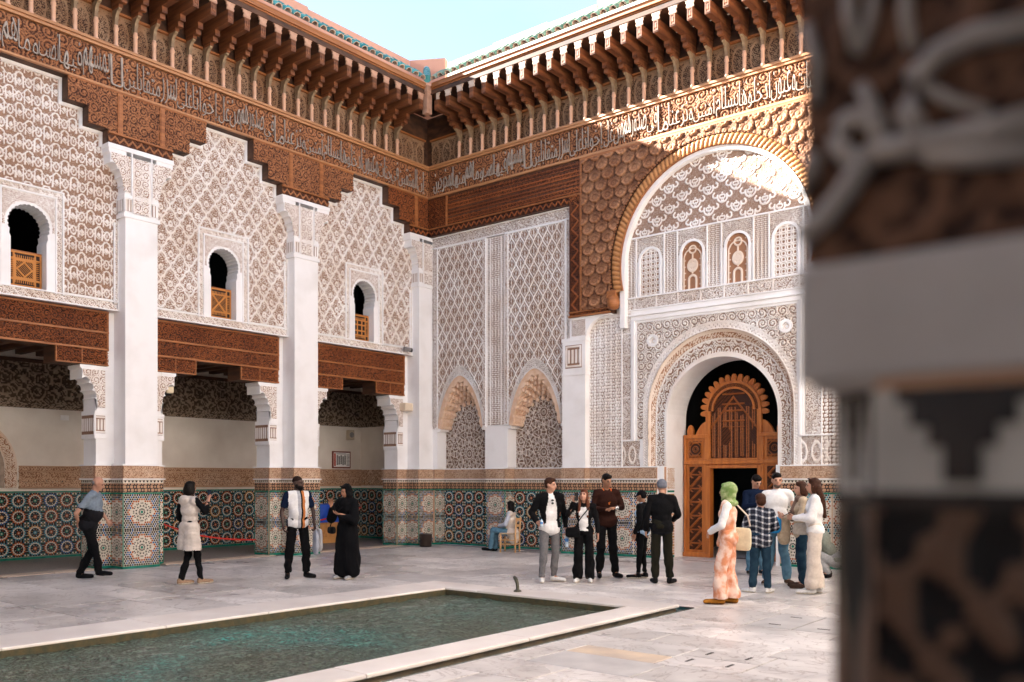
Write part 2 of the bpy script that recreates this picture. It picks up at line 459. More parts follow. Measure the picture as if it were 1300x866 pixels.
def mesh_of(mb, name, mats):
    me = bpy.data.meshes.new(name); me.from_pydata(mb.v, [], mb.f)
    for m in mats: me.materials.append(m)
    me.polygons.foreach_set('material_index', mb.m); me.update(); return me
def small_cell(var, p=.33):
    key = ('s', var, p)
    if key in _cells: return _cells[key]
    mb = MB(); h = p / 2
    mb.box(-h, h, -.01, 0, -h, h, K_)
    ring = (R_, T_, O_, B_)[var]; cen = (G_, R_, T_, O_)[var]
    ngon(mb, 0, 0, .162, 16, .003, ring, r2=.128)
    ngon(mb, 0, 0, .136, 16, .006, W_, rot=PI / 16, r2=.106)
    ngon(mb, 0, 0, .098, 16, .009, K_)
    for i in range(8): kite(mb, 0, 0, PI / 8 + i * PI / 4, .048, .086, .007, .012, (W_, ring)[i % 2])
    ngon(mb, 0, 0, .046, 8, .012, cen, r2=.028)
    ngon(mb, 0, 0, .014, 8, .015, W_)
    for i in range(16): ngon(mb, .117 * math.cos(i * PI / 8), .117 * math.sin(i * PI / 8), .006, 4, .010, (K_, ring)[i % 2])
    for a in (-1, 1):
        for b in (-1, 1):
            ngon(mb, a * .133, b * .133, .030, 4, .003, W_, r2=.011, rot=PI / 4)
            ngon(mb, a * .152, b * .106, .010, 6, .003, G_); ngon(mb, a * .106, b * .152, .010, 6, .003, T_)
            ngon(mb, a * .150, b * .150, .012, 4, .003, (O_, Y_, O_, Y_)[var])
            ngon(mb, a * .154, b * .052, .008, 5, .004, W_); ngon(mb, a * .052, b * .154, .008, 5, .004, W_)
    for i in range(24):
        q = 2 * PI * (i + .5) / 24; r_ = .172
        x, z = r_ * math.cos(q), r_ * math.sin(q)
        if max(abs(x), abs(z)) < h - .009: ngon(mb, x, z, .009, 5, .003, (B_, W_, G_)[i % 3])
    _cells[key] = mesh_of(mb, 'rosette_tile', ZM); return _cells[key]
def large_cell(w, var=0, h=.67):
    w = round(w, 2); key = ('l', w, var, h)
    if key in _cells: return _cells[key]
    mb = MB(); a = w / 2; b = h / 2
    mb.box(-a, a, -.01, 0, -b, b, W_)
    rs = min(.215, .46 * max(w, .42)); k = rs / .235
    def inb(x, z, mrg): return abs(x) < a - mrg and abs(z) < b - mrg
    ngon(mb, 0, 0, .030 * k, 8, .004, G_)
    for i in range(12):
        q = i * PI / 6 + PI / 12; c, s = math.cos(q), math.sin(q)
        if inb(.06 * k * c, .06 * k * s, .02): kite(mb, 0, 0, q, .036 * k, .082 * k, .015 * k, .004, K_)
        for dq, r0, r1, hw in ((0., .100, .152, .016), (.16, .158, .205, .014), (-.16, .158, .205, .014)):
            if inb(r1 * k * math.cos(q + dq), r1 * k * math.sin(q + dq), .01): kite(mb, 0, 0, q + dq, r0 * k, r1 * k, hw * k, .004, K_)
        q2 = q + PI / 12
        if inb(.118 * k * math.cos(q2), .118 * k * math.sin(q2), .01): ngon(mb, .118 * k * math.cos(q2), .118 * k * math.sin(q2), .008, 5, .004, (K_, G_)[i % 2])
    st = .046; j = -9
    for j in range(-9, 10):
        for i in range(-9, 10):
            x = (i + (j % 2) * .5) * st; z = j * st * .866
            if not inb(x, z, .014): continue
            r = math.hypot(x, z); th = math.atan2(z, x)
            rb = rs * (1 + .10 * math.cos(8 * th))
            if r < rb: continue
            m = (R_, R_, R_)[var % 3] if r < rb + .045 else (((B_, T_, B_)[var % 3] if (i + j) % 2 else K_) if r < rb + .085 else ((B_, T_, O_)[var % 3] if (i * 3 + j * 5) % 4 == 0 else K_))
            ngon(mb, x, z, .0205, 6, .004, m, rot=PI / 6)
    z_ = b - .012
    n = max(2, int(w / .046))
    for i in range(n):
        x = -a + w * (i + .5) / n
        for zz in (-z_, z_): ngon(mb, x, zz, .010, 4, .004, K_, rot=PI / 4)
    _cells[key] = mesh_of(mb, 'rosette_tile', ZM); return _cells[key]

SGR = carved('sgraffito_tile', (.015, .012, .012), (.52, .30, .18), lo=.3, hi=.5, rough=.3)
def face_put(o, s, n, rot): o.location = (s, -n, 0); o.rotation_euler = (0, 0, R(rot)); return o
def dado_face(par, s, n, rot, w, kind, zt=1.39, var=0, band=True, gal=False):
    """one flat face of tiled dado; (s,n) is where its left end stands"""
    px = (math.cos(R(rot)), math.sin(R(rot)))
    def place(name, me, t, z):
        o = link(name, me, par, loc=(s + px[0] * t, -n + px[1] * t, z), rotz=R(rot)); return o
    if kind == 'L':
        for i, z in enumerate((.055 + .335, .055 + .335 + .67)):
            place('rosette_tile', large_cell(w, var), w / 2, z)
    elif kind == 'S':
        k = max(1, round(w / .33)); p = w / k
        for i in range(k):
            for j in range(4):
                o = place('rosette_tile', small_cell((i + j + var) % 2 + (2 if (i + 2 * j) % 5 == 0 else 0)), (i + .5) * p, .055 + .335 * (j + .5))
                o.scale = (p / .33, 1, .335 / .33)
    mb = MB()
    mb.box(0, w, -.012, .006, 0, .05, G_); mb.box(0, w, -.012, .005, 1.398, 1.428, G_)
    if kind == 'L' and w > .3:
        mb.box(0, .012, 0, .006, .055, 1.395, G_); mb.box(w - .012, w, 0, .006, .055, 1.395, G_)
    mb.box(0, w, -.012, .001, 1.60, 1.665, W_)
    k = max(2, int(w / .068))
    for i in range(k):
        x = w * (i + .5) / k; d = w / k * .36
        mb.add([(x - d, -.005, 1.655), (x - d * .5, -.005, 1.63), (x, -.005, 1.612), (x + d * .5, -.005, 1.63), (x + d, -.005, 1.655)], [(0, 1, 2, 3, 4)], K_)
    face_put(mb.build('tile_border', ZM, par), s, n, rot)
    if not gal:
        face_put(relief('sgraffito_band', 0, w, 1.43, 1.598, lambda S, Z: knots(S + var * .31, Z * 1.1, .135), SGR, par, depth=.004, res=.011), s, n, rot)
    if band:
        face_put(relief('carved_band', 0, w, 1.70, 1.925, lambda S, Z: vines(S + .13 * var + s, Z, .115), STUCT, par, depth=.016, res=.013), s, n, rot)
def dado_trim(par, s0, s1, n0, n1, name='ledge_moulding'):
    MB().box(s0, s1, n0, n1, 1.668, 1.692).box(s0 + .004, s1 - .004, n0, n1 - .006, 1.93, 1.955).build(name, PLAS, par, bevel=.004)

# ------------------------------------------------------------ ground
def slab_material():
    m, t, b = _base('veined_marble'); N = t.nodes.new; K = t.links.new
    oi = N('ShaderNodeObjectInfo'); co = N('ShaderNodeTexCoord')
    ad = N('ShaderNodeVectorMath'); ad.operation = 'MULTIPLY_ADD'; K(oi.outputs['Random'], ad.inputs[0]); ad.inputs[1].default_value = (50, 91, 13); K(co.outputs['Object'], ad.inputs[2])
    n = N('ShaderNodeTexNoise'); n.inputs['Scale'].default_value = .9; n.inputs['Detail'].default_value = 8; n.inputs['Distortion'].default_value = 1.2; K(ad.outputs[0], n.inputs['Vector'])
    r = N('ShaderNodeValToRGB'); e = r.color_ramp.elements
    e[0].position = .30; e[0].color = (.50, .475, .46, 1); e[1].position = .66; e[1].color = (.83, .79, .75, 1)
    x = e.new(.48); x.color = (.69, .65, .62, 1)
    K(n.outputs['Fac'], r.inputs[0])
    wv = N('ShaderNodeTexNoise'); wv.inputs['Scale'].default_value = 1.7; wv.inputs['Detail'].default_value = 10; wv.inputs['Distortion'].default_value = 2.4; K(ad.outputs[0], wv.inputs['Vector'])
    vr = N('ShaderNodeValToRGB'); v = vr.color_ramp.elements; v[0].position = .485; v[0].color = (1, 1, 1, 1); v[1].position = .53; v[1].color = (1, 1, 1, 1)
    q = v.new(.507); q.color = (.48, .42, .39, 1); K(wv.outputs['Fac'], vr.inputs[0])
    mx = N('ShaderNodeMix'); mx.data_type = 'RGBA'; mx.blend_type = 'MULTIPLY'; mx.inputs[0].default_value = .75; K(r.outputs[0], mx.inputs[6]); K(vr.outputs[0], mx.inputs[7])
    # foot-worn grime at a larger scale, in world space so it runs across the joints
    g = N('ShaderNodeNewGeometry'); gn = N('ShaderNodeTexNoise'); gn.inputs['Scale'].default_value = .45; gn.inputs['Detail'].default_value = 6; K(g.outputs['Position'], gn.inputs['Vector'])
    gr = N('ShaderNodeValToRGB'); gr.color_ramp.elements[0].position = .35; gr.color_ramp.elements[0].color = (.78, .76, .75, 1); gr.color_ramp.elements[1].position = .62; gr.color_ramp.elements[1].color = (1, 1, 1, 1); K(gn.outputs['Fac'], gr.inputs[0])
    m2 = N('ShaderNodeMix'); m2.data_type = 'RGBA'; m2.blend_type = 'MULTIPLY'; m2.inputs[0].default_value = .8; K(mx.outputs[2], m2.inputs[6]); K(gr.outputs[0], m2.inputs[7])
    hs = N('ShaderNodeHueSaturation'); mr = N('ShaderNodeMapRange'); K(oi.outputs['Random'], mr.inputs[0]); mr.inputs[3].default_value = .78; mr.inputs[4].default_value = 1.12
    K(mr.outputs[0], hs.inputs['Value']); K(m2.outputs[2], hs.inputs['Color']); K(hs.outputs[0], b.inputs['Base Color'])
    ng = N('ShaderNodeMapRange'); K(gn.outputs['Fac'], ng.inputs[0]); ng.inputs[1].default_value = .35; ng.inputs[2].default_value = .65; ng.inputs[3].default_value = .22; ng.inputs[4].default_value = .42
    K(ng.outputs[0], b.inputs['Roughness'])
    n2 = N('ShaderNodeTexNoise'); n2.inputs['Scale'].default_value = 5; n2.inputs['Detail'].default_value = 6; K(g.outputs['Position'], n2.inputs['Vector'])
    bp = N('ShaderNodeBump'); bp.inputs['Strength'].default_value = .25; bp.inputs['Distance'].default_value = .008; K(n2.outputs['Fac'], bp.inputs['Height']); K(bp.outputs[0], b.inputs['Normal'])
    return m
MARB = slab_material()
MARBY = pm('yellow_veined_marble', (.74, .58, .42), (.52, .42, .34), scale=2.5, rough=.3, detail=8)
MARBG = pm('grey_marble', (.42, .40, .39), (.56, .53, .51), scale=3, rough=.35, detail=8)
JOINT = pm('joint_mortar', (.09, .065, .05), (.15, .11, .09), scale=12, rough=.9)
KERB = pm('marble_kerb', (.80, .74, .69), (.70, .63, .58), scale=1.8, rough=.3, bump=.15, detail=8, objrand=.08)
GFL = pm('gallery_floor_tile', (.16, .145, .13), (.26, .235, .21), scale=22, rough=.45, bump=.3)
gnd = MB().box(-60, 60, -60, 60, -.6, -.13).build('ground', JOINT, kind='structure')
floor = thing('courtyard_floor', 'veined pinkish marble paving of the courtyard', 'floor')
del floor['label'], floor['category']; floor['kind'] = 'structure'
PX0, PX1, PY0, PY1 = -9.98, -5.60, 2.0, 10.41          # outer edge of the pool kerb (channel outside it)
RX0, RX1, RY0, RY1 = PX0 - .17, -5.50, PY0 - .06, PY1 + .17
rnd = random.Random(3)
bed = MB()
for x0, x1, y0, y1 in ((-16.9, RX0, -6, 17.0), (RX1, 1.2, -6, 17.0), (RX0, RX1, RY1, 17.0), (RX0, RX1, -6, RY0)): bed.box(x0, x1, -y1, -y0, -.14, -.008)
bed.build('mortar_bed', JOINT, floor)
slabs = {}
def slab(x0, x1, y0, y1, mt=None, top=0, name='paving_slab', par=None):
    w, l = round(x1 - x0 - .014, 3), round(y1 - y0 - .014, 3)
    if w < .03 or l < .03: return
    key = (w, l, mt.name if mt else '')
    if key not in slabs:
        mb = MB(); e = .004
        hw, hl = w / 2, l / 2
        mb.add([(-hw, -hl, -.03), (hw, -hl, -.03), (hw, hl, -.03), (-hw, hl, -.03), (-hw, -hl, -e), (hw, -hl, -e), (hw, hl, -e), (-hw, hl, -e), (-hw + e, -hl + e, 0), (hw - e, -hl + e, 0), (hw - e, hl - e, 0), (-hw + e, hl - e, 0)],
               [(0, 1, 5, 4), (1, 2, 6, 5), (2, 3, 7, 6), (3, 0, 4, 7), (4, 5, 9, 8), (5, 6, 10, 9), (6, 7, 11, 10), (7, 4, 8, 11), (8, 9, 10, 11)])
        slabs[key] = mesh_of(mb, name, [mt or MARB])
    o = link(name, slabs[key], par or floor, loc=((x0 + x1) / 2, (y0 + y1) / 2, top + rnd.uniform(-.0015, .0015)))
    return o
holes = []      # rectangles left free for covers: x0,x1,y0,y1
VG = [(-5.08, -4.66, 7.20, 8.14), (-4.66, -4.22, 7.20, 8.14)]
def lay(x0, x1, y0, y1, along, wid, lens):
    """rows of slabs; along='x' rows run in x"""
    a0, a1, b0, b1 = (x0, x1, y0, y1) if along == 'x' else (y0, y1, x0, x1)
    b = b0
    while b < b1 - .05:
        w = wid * rnd.choice((.8, 1, 1, 1.25)); w = min(w, b1 - b)
        if b1 - b - w < .2: w = b1 - b
        a = a0 - rnd.uniform(0, .8)
        while a < a1:
            l = rnd.uniform(*lens); s0, s1 = max(a, a0), min(a + l, a1)
            if a1 - s1 < .25: s1 = a1; l = a1 - a
            if s1 - s0 > .02:
                mt = MARBG if rnd.random() < .04 else None
                r = (s0, s1, b, b + w) if along == 'x' else (b, b + w, s0, s1)
                slab(round(r[0], 2), round(r[1], 2), round(r[2], 2), round(r[3], 2), mt)
            a += l
        b += w
lay(-16.38, RX0, 2, 16.75, 'x', .92, (1.3, 2.1))
lay(RX0, RX1, RY1, 17.3, 'x', .85, (1.2, 2.0))
lay(RX1, -1.3, 10.87, 17.3, 'x', .80, (1.1, 1.9))
# near right field, set out as in the photograph, with the inspection covers let in
def row(y0, y1, cuts, mts={}):
    for i in range(len(cuts) - 1): slab(cuts[i], cuts[i + 1], y0, y1, mts.get(i))
row(9.35, 9.74, (RX1, -4.9, -3.3, -1.9, -1.2)); row(8.72, 9.35, (RX1, -4.35, -3.0, -1.2)); row(8.10, 8.72, (RX1, -4.75, -3.45, -2.2, -1.2))
row(7.56, 8.10, (RX1, -4.13)); row(7.18, 7.56, (RX1, -5.11, -4.135), {1: MARBY})
row(7.70, 8.10, (-3.34, -2.0, -1.2)); row(7.30, 7.70, (-3.34, -2.4, -1.2)); row(7.18, 7.30, (-4.13, -1.2))
row(6.55, 7.18, (RX1, -5.12, -4.0, -2.9, -1.0), {1: MARBG}); row(5.9, 6.55, (RX1, -4.6, -3.1, -1.9, -1.0)); row(5.3, 5.9, (RX1, -5.1, -3.8, -2.4, -1.0)); row(4.3, 5.3, (RX1, -4.3, -2.8, -1.0))
row(3.2, 4.3, (RX1, -4.1, -2.6, -1.0)); row(2, 3.2, (RX1, -4.4, -2.9, -1.0))
SLOT = pm('dark_slot', (.05, .04, .035), (.08, .07, .06), rough=.8)
MB().box(-4.13, -3.34, -8.10, -7.30, -.03, -.012).build('cover_seat', JOINT, floor)
def cover(x0, x1, y0, y1, lab, mt, slots):
    c = thing('inspection_cover', lab, 'floor cover', ((x0 + x1) / 2, (y0 + y1) / 2, 0), group='stone inspection covers let into the paving')
    w, l = (x1 - x0) / 2 - .006, (y1 - y0) / 2 - .006
    MB().box(-w, w, -l, l, -.03, .001).build('stone_plate', mt, c, bevel=.003)
    for sx, sy, a in slots:
        o = MB().box(-.07, .07, -.013, .013, -.01, .005).build('lifting_slot', SLOT, c); o.location = (sx, sy, 0); o.rotation_euler = (0, 0, a)
cover(-4.13, -3.34, 7.705, 8.10, 'pinkish stone cover strip with two slots, farther one of the pair nearest the camera', MARB, [(-.2, 0, PI / 2), (.2, 0, PI / 2)])
cover(-4.13, -3.34, 7.30, 7.695, 'pinkish stone cover strip with two slots, nearer one of the pair nearest the camera', MARB, [(-.2, 0, PI / 2), (.2, 0, PI / 2)])
cover(-4.42, -3.87, 9.75, 10.86, 'grey stone floor cover with two slots, in front of the woman with long brown hair', MARBG, [(0, -.33, .0), (0, .32, 0)])
cover(-3.86, -3.30, 9.75, 10.86, 'grey stone floor cover with two slots, beside the blurred tiled column', MARBG, [(0, -.33, .0), (0, .32, 0)])
row(9.75, 10.3, (RX1, -4.43)); row(10.3, 10.86, (RX1, -4.43)); row(9.75, 10.86, (-3.29, -1.3))
# gallery floor behind the piers, with the pale curb stones between the piers
MB().box(-19.8, -16.9, -17.6, 6, -.05, .0).build('gallery_floor', GFL, kind='structure')
cb = thing('gallery_kerb', '', ''); del cb['label'], cb['category']; cb['kind'] = 'structure'
CURBM = pm('worn_limestone_curb', (.58, .46, .36), (.44, .34, .27), scale=3, rough=.5, detail=8, bump=.2)
for yc in (6.94, 10.82, 14.70):
    for i in range(3):
        o = MB().box(-.43, .43, -.18, .18, -.04, .014).build('kerb_stone', CURBM, cb, bevel=.006); o.location = (-16.60, yc + (i - 1) * .88, 0); o.rotation_euler = (0, 0, R(90))

# ------------------------------------------------------------ pool
def water_material():
    m, t, b = _base('dark_green_water'); N = t.nodes.new; K = t.links.new
    g = N('ShaderNodeNewGeometry')
    n = N('ShaderNodeTexNoise'); n.inputs['Scale'].default_value = .55; n.inputs['Detail'].default_value = 5; n.inputs['Distortion'].default_value = .6; K(g.outputs['Position'], n.inputs['Vector'])
    r = N('ShaderNodeValToRGB'); e = r.color_ramp.elements; e[0].position = .38; e[0].color = (.062, .080, .062, 1); e[1].position = .70; e[1].color = (.035, .15, .14, 1)
    x = e.new(.54); x.color = (.052, .095, .083, 1); K(n.outputs['Fac'], r.inputs[0])
    n1 = N('ShaderNodeTexNoise'); n1.inputs['Scale'].default_value = 34; n1.inputs['Detail'].default_value = 4; n1.inputs['Distortion'].default_value = .8; K(g.outputs['Position'], n1.inputs['Vector'])
    r1 = N('ShaderNodeValToRGB'); r1.color_ramp.elements[0].position = .40; r1.color_ramp.elements[0].color = (.22, .22, .22, 1); r1.color_ramp.elements[1].position = .62; r1.color_ramp.elements[1].color = (2.0, 1.95, 1.75, 1); K(n1.outputs['Fac'], r1.inputs[0])  # ripple glints and dark hollows put into the water colour
    mx = N('ShaderNodeMix'); mx.data_type = 'RGBA'; mx.blend_type = 'MULTIPLY'; mx.inputs[0].default_value = 1; K(r.outputs[0], mx.inputs[6]); K(r1.outputs[0], mx.inputs[7])
    K(mx.outputs[2], b.inputs['Base Color']); b.inputs['Roughness'].default_value = .08; b.inputs['IOR'].default_value = 1.33
    n2 = N('ShaderNodeTexNoise'); n2.inputs['Scale'].default_value = 24; n2.inputs['Detail'].default_value = 7; K(g.outputs['Position'], n2.inputs['Vector'])
    bp = N('ShaderNodeBump'); bp.inputs['Strength'].default_value = .8; bp.inputs['Distance'].default_value = .03; K(n2.outputs['Fac'], bp.inputs['Height']); K(bp.outputs[0], b.inputs['Normal'])
    return m
WAT = water_material()
MOSSY = pm('mossy_pool_lining', (.10, .075, .03), (.05, .05, .025), scale=14, rough=.5, bump=.5)
CHAN = pm('green_glazed_channel', (.012, .045, .05), (.03, .07, .07), scale=8, rough=.2)
STEP = pm('algae_stained_step', (.20, .145, .085), (.10, .08, .055), scale=5, rough=.45, bump=.4, detail=8)
IX0, IX1, IY0, IY1 = -9.20, -6.04, 2.5, 9.84
KT = .06
nx, ny = 130, 260
gx, gy = np.meshgrid(np.linspace(IX0 - .05, IX1 + .05, nx + 1), np.linspace(IY0 - .05, IY1 + .05, ny + 1))
def wav(x, y):
    z = 0
    rr = np.random.RandomState(5)
    for i in range(26):
        k = rr.uniform(9, 34); a = rr.uniform(0, 2 * PI); z = z + np.sin(k * (x * math.cos(a) + y * math.sin(a)) + rr.uniform(0, 6)) * .028 / k
    for cx, cy in ((-8.6, 5.2), (-7.6, 8.3)):
        d = np.hypot(x - cx, y - cy); z = z + .006 * np.sin(d * 16) * np.exp(-d * 1.1)
    return z
gz = -.045 + wav(gx, gy)
ix = np.arange((nx + 1) * (ny + 1)).reshape(ny + 1, nx + 1)
wo = raw('pool_water', np.stack([gx, gy, gz], -1).reshape(-1, 3), np.stack([ix[:-1, :-1], ix[:-1, 1:], ix[1:, 1:], ix[1:, :-1]], -1).reshape(-1, 4), WAT, smooth=True, kind='structure')
pool = thing('pool_basin', 'long rectangular pool rim of pale marble with a mossy stained step', 'pool', (0, 0, 0))
MB().box(IX0 - .03, IX0, -IY1, -IY0, -.4, .03).box(IX1, IX1 + .03, -IY1, -IY0, -.4, .03).box(IX0 - .03, IX1 + .03, -IY1 - .03, -IY1, -.4, .03).box(IX0, IX1, -IY0, -IY0 + .03, -.4, .03).build('basin_lining', MOSSY, pool)
MB().box(PX0 + .04, IX0 - .031, -PY1 + .04, -PY0, -.14, KT - .04).box(IX1 + .031, PX1 - .04, -PY1 + .04, -PY0, -.14, KT - .04).box(IX0 - .03, IX1 + .03, -PY1 + .04, -IY1 - .031, -.14, KT - .04).build('rim_bed', STEP, pool)
def kerb(x0, x1, y0, y1):
    MB().box(x0 + .003, x1 - .003, -y1 + .003, -y0 - .003, KT - .04, KT + rnd.uniform(-.002, .002)).build('kerb_stone', KERB, pool, bevel=.012)
y = IY1
for l in (1.5, 1.65, 1.35, 1.7, 1.6, 1.2): kerb(PX0, IX0, y - l, y); y -= l
y = IY1
for l in (2.6, 2.2, 1.9, 1.6): kerb(IX1, PX1, y - l, y); y -= l
for a, b in ((PX0, -8.6), (-8.6, -7.0), (-7.0, PX1)): kerb(a, b, IY1, PY1)
ch = thing('drain_channel', '', ''); del ch['label'], ch['category']; ch['kind'] = 'structure'
MB().box(RX0, PX0 + .03, -RY1, -PY0, -.14, -.02).box(PX1 - .03, RX1, -RY1, -PY0, -.14, -.035).box(PX0, PX1, -RY1, -PY1 + .03, -.14, -.02).build('channel_lining', CHAN, ch)
MB().box(RX0 - .03, RX0 + .006, -RY1, -PY0, -.05, .003).box(RX1 - .006, RX1 + .02, -RY1, -PY0, -.05, .003).box(RX0, RX1, -RY1 - .03, -RY1 + .01, -.05, .006).build('channel_edging', CHAN, ch)
sp = MB(); pts = [(0, 0, 0), (0, 0, .02), (0, 0, .04), (.0, 0, .09), (-.02, 0, .15), (-.06, 0, .20), (-.12, 0, .235), (-.15, 0, .232)]
sp.tube(pts, [.07, .065, .03, .028, .03, .034, .028, .012], 10)
spo = sp.build('water_spout', pm('weathered_bronze', (.05, .05, .035), (.09, .085, .06), scale=20, rough=.5, metal=.6), smooth=True)
spo.location = (-8.05, 10.12, KT); spo.scale = (.85, .85, .85); spo.rotation_euler = (0, 0, R(-25)); tag(spo, 'curved dark bronze water spout standing on the far pool rim', 'water spout')

# ------------------------------------------------------------ left side: pillars, stucco bays, lintels (local: s along the wall, n out)
XS, YB = -16.17, 16.64
LROT = R(90)
def bracket_profile(e, out, z0, z1, sgn=1):
    """cusped corbel profile, e = edge of the pier, growing to e+out at the top"""
    P = [(.006, z0), (.006, z0 + .10)]
    a0 = [(.006, z0 + .10), (.03, z0 + .28), (.10, z0 + .46), (out * .62, z0 + .58), (out - .01, z0 + .60)]
    P += scallop(a0, 4, .045, inward=True, seg=6)[1:]
    P += [(out - .01, z1 - .20), (out - .01, z1 - .08), (out + .03, z1 - .05), (out + .03, z1), (-.01, z1), (-.01, z0)]
    return [(e + sgn * p[0], p[1]) for p in P]
ORN = lambda S, Z: vines(S, Z, .15)
pil_lab = ['white pillar on a tiled base at the far left edge, mostly out of view',
           'white pillar on a white, black and green star tiled base beside the bald man in a grey shirt',
           'white pillar on a tiled base behind the bearded man in the striped shirt',
           'white half pillar on a tiled base in the corner of the courtyard, left of the first niche']
def pillar(yc, lab, idx, full=True):
    t = thing('courtyard_pillar', lab, 'pillar', (XS, yc, 0), LROT, 'white pillars along the left gallery')
    s0, s1 = -.385, .345
    PN = -.43                                           # pier front
    MB().box(s0, s1, PN, .035, 0, 1.945).box(-.70, .67, -.93, PN + .03, 0, 1.943).build('base_core', ZBR, t)
    dado_face(t, s0, .04, 0, s1 - s0, 'L', var=idx % 2 * 0)
    dado_face(t, s0 - .006, PN + .03, -90, .03 - PN - .02, 'L', var=2)
    dado_face(t, -.70, PN + .035, 0, .70 + s0 - .002, 'L', var=0)
    dado_face(t, -.705, -.93, -90, .50, 'L', var=1)
    if full: dado_face(t, s1, PN + .035, 0, .67 - s1, 'L', var=2)
    dado_trim(t, s0 - .03, s1 + .03, PN - .02, .075); dado_trim(t, -.735, .70, -.96, PN + .07)
    # shaft and pier
    MB().box(-.325, .325, PN, 0, 1.955, 6.58).build('shaft', PLAS, t, bevel=.008)
    MB().box(-.67, .66, -.91, PN + .001, 1.953, 3.80).box(-.45, .45, -.91, PN + .002, 3.80, 4.86).build('pier', PLAS, t, bevel=.006)
    # capital
    cp = MB()
    cp.box(-.325, .325, PN, -.012, 6.58, 7.60).box(-.36, .36, PN, .02, 6.58, 6.66).box(-.345, .345, PN, .008, 6.94, 7.0)
    for sg in (-1, 1):
        prof = [(.33, 6.66)] + [(.34, 6.94), (.34, 7.02)] + scallop([(.34, 7.02), (.36, 7.2), (.43, 7.38), (.54, 7.50), (.61, 7.53)], 4, .035)[1:] + [(.61, 7.70), (.64, 7.73), (.64, 7.80), (.30, 7.80), (.30, 6.66)]
        prof = [(sg * a, b) for a, b in prof]
        cp.poly(prof, -.30, .0)
    cp.box(-.655, .655, -.31, .014, 7.80, 7.885)
    cp.box(-.21, -.185, -.02, .016, 7.0, 7.8).box(.185, .21, -.02, .016, 7.0, 7.8)
    cap = cp.build('capital', PLAS, t)
    relief('carved_panel', -.18, .18, 6.68, 7.72, lambda S, Z: np.maximum(vines(S, Z, .16), line(np.abs(S) - .165, .01)), STUC, cap, n0=0, depth=.02, res=.013)
    for sg in (-1, 1):
        relief('carved_spandrel', min(sg * .22, sg * .60), max(sg * .22, sg * .60), 7.05, 7.72, ORN, STUC, cap, n0=.002, depth=.016, res=.012,
               keep=lambda a, b, sg=sg: (np.hypot((np.abs(a) - .66) / .30, (b - 7.0) / .60) > 1) | (b > 7.6))
        relief('carved_panel', min(sg * .20, sg * .32), max(sg * .20, sg * .32), 6.70, 6.92, lambda S, Z: line(fr(S / .055) - .5, .2), STUC, cap, n0=.0, depth=.012, res=.011)
    o = relief('carved_panel', 0, .27, 6.70, 6.92, lambda S, Z: line(fr(S / .06) - .5, .2), STUC, cap, n0=.016, depth=.012, res=.012); face_put(o, -.33, PN + .13, -90)
    # lower cusped brackets
    for sg in ((-1, 1) if full else (-1,)):
        e = sg * (.67 if sg < 0 else .66)
        b = MB().poly(bracket_profile(e, .27, 2.94, 3.80, sg) if sg > 0 else bracket_profile(e, .27, 2.94, 3.80, sg)[::-1], -.90, PN + .012)
        lo, hi = min(e - sg * .20, e + sg * .035), max(e - sg * .20, e + sg * .035)
        b.box(lo, hi, -.92, PN + .03, 2.90, 2.96).box(lo, hi, -.915, PN + .014, 2.50, 2.90).box(lo, hi, -.92, PN + .026, 2.44, 2.50)
        bo = b.build('cusped_bracket', PLAS, t)
        relief('carved_spandrel', min(e - sg * .17, e + sg * .25), max(e - sg * .17, e + sg * .25), 3.02, 3.72, ORN, STUC, bo, n0=PN + .014, depth=.016, res=.012,
               keep=lambda a, bz, e=e, sg=sg: np.hypot((sg * (a - e) - .30) / .33, (bz - 2.95) / .66) > 1.02)
        relief('carved_panel', lo + .03, hi - .03, 2.54, 2.87, lambda S, Z: np.maximum(line(fr(S / .06) - .5, .2) * (np.abs(Z - 2.70) < .10), line(np.abs(Z - 2.70) - .14, .012)), STUC, bo, n0=PN + .016, depth=.012, res=.011)
        o = relief('carved_panel', 0, .46, 2.52, 2.88, lambda S, Z: line(fr(S / .07) - .5, .18) * (np.abs(Z - 2.70) < .12), STUC, bo, n0=0, depth=.014, res=.013); face_put(o, -.706, -.905, -90)
        if sg > 0: bpy.data.objects.remove(o)
    return t
for i, (yc, lab) in enumerate(zip((5.0, 8.88, 12.76, 16.64), pil_lab)): pillar(yc, lab, i, i < 3)

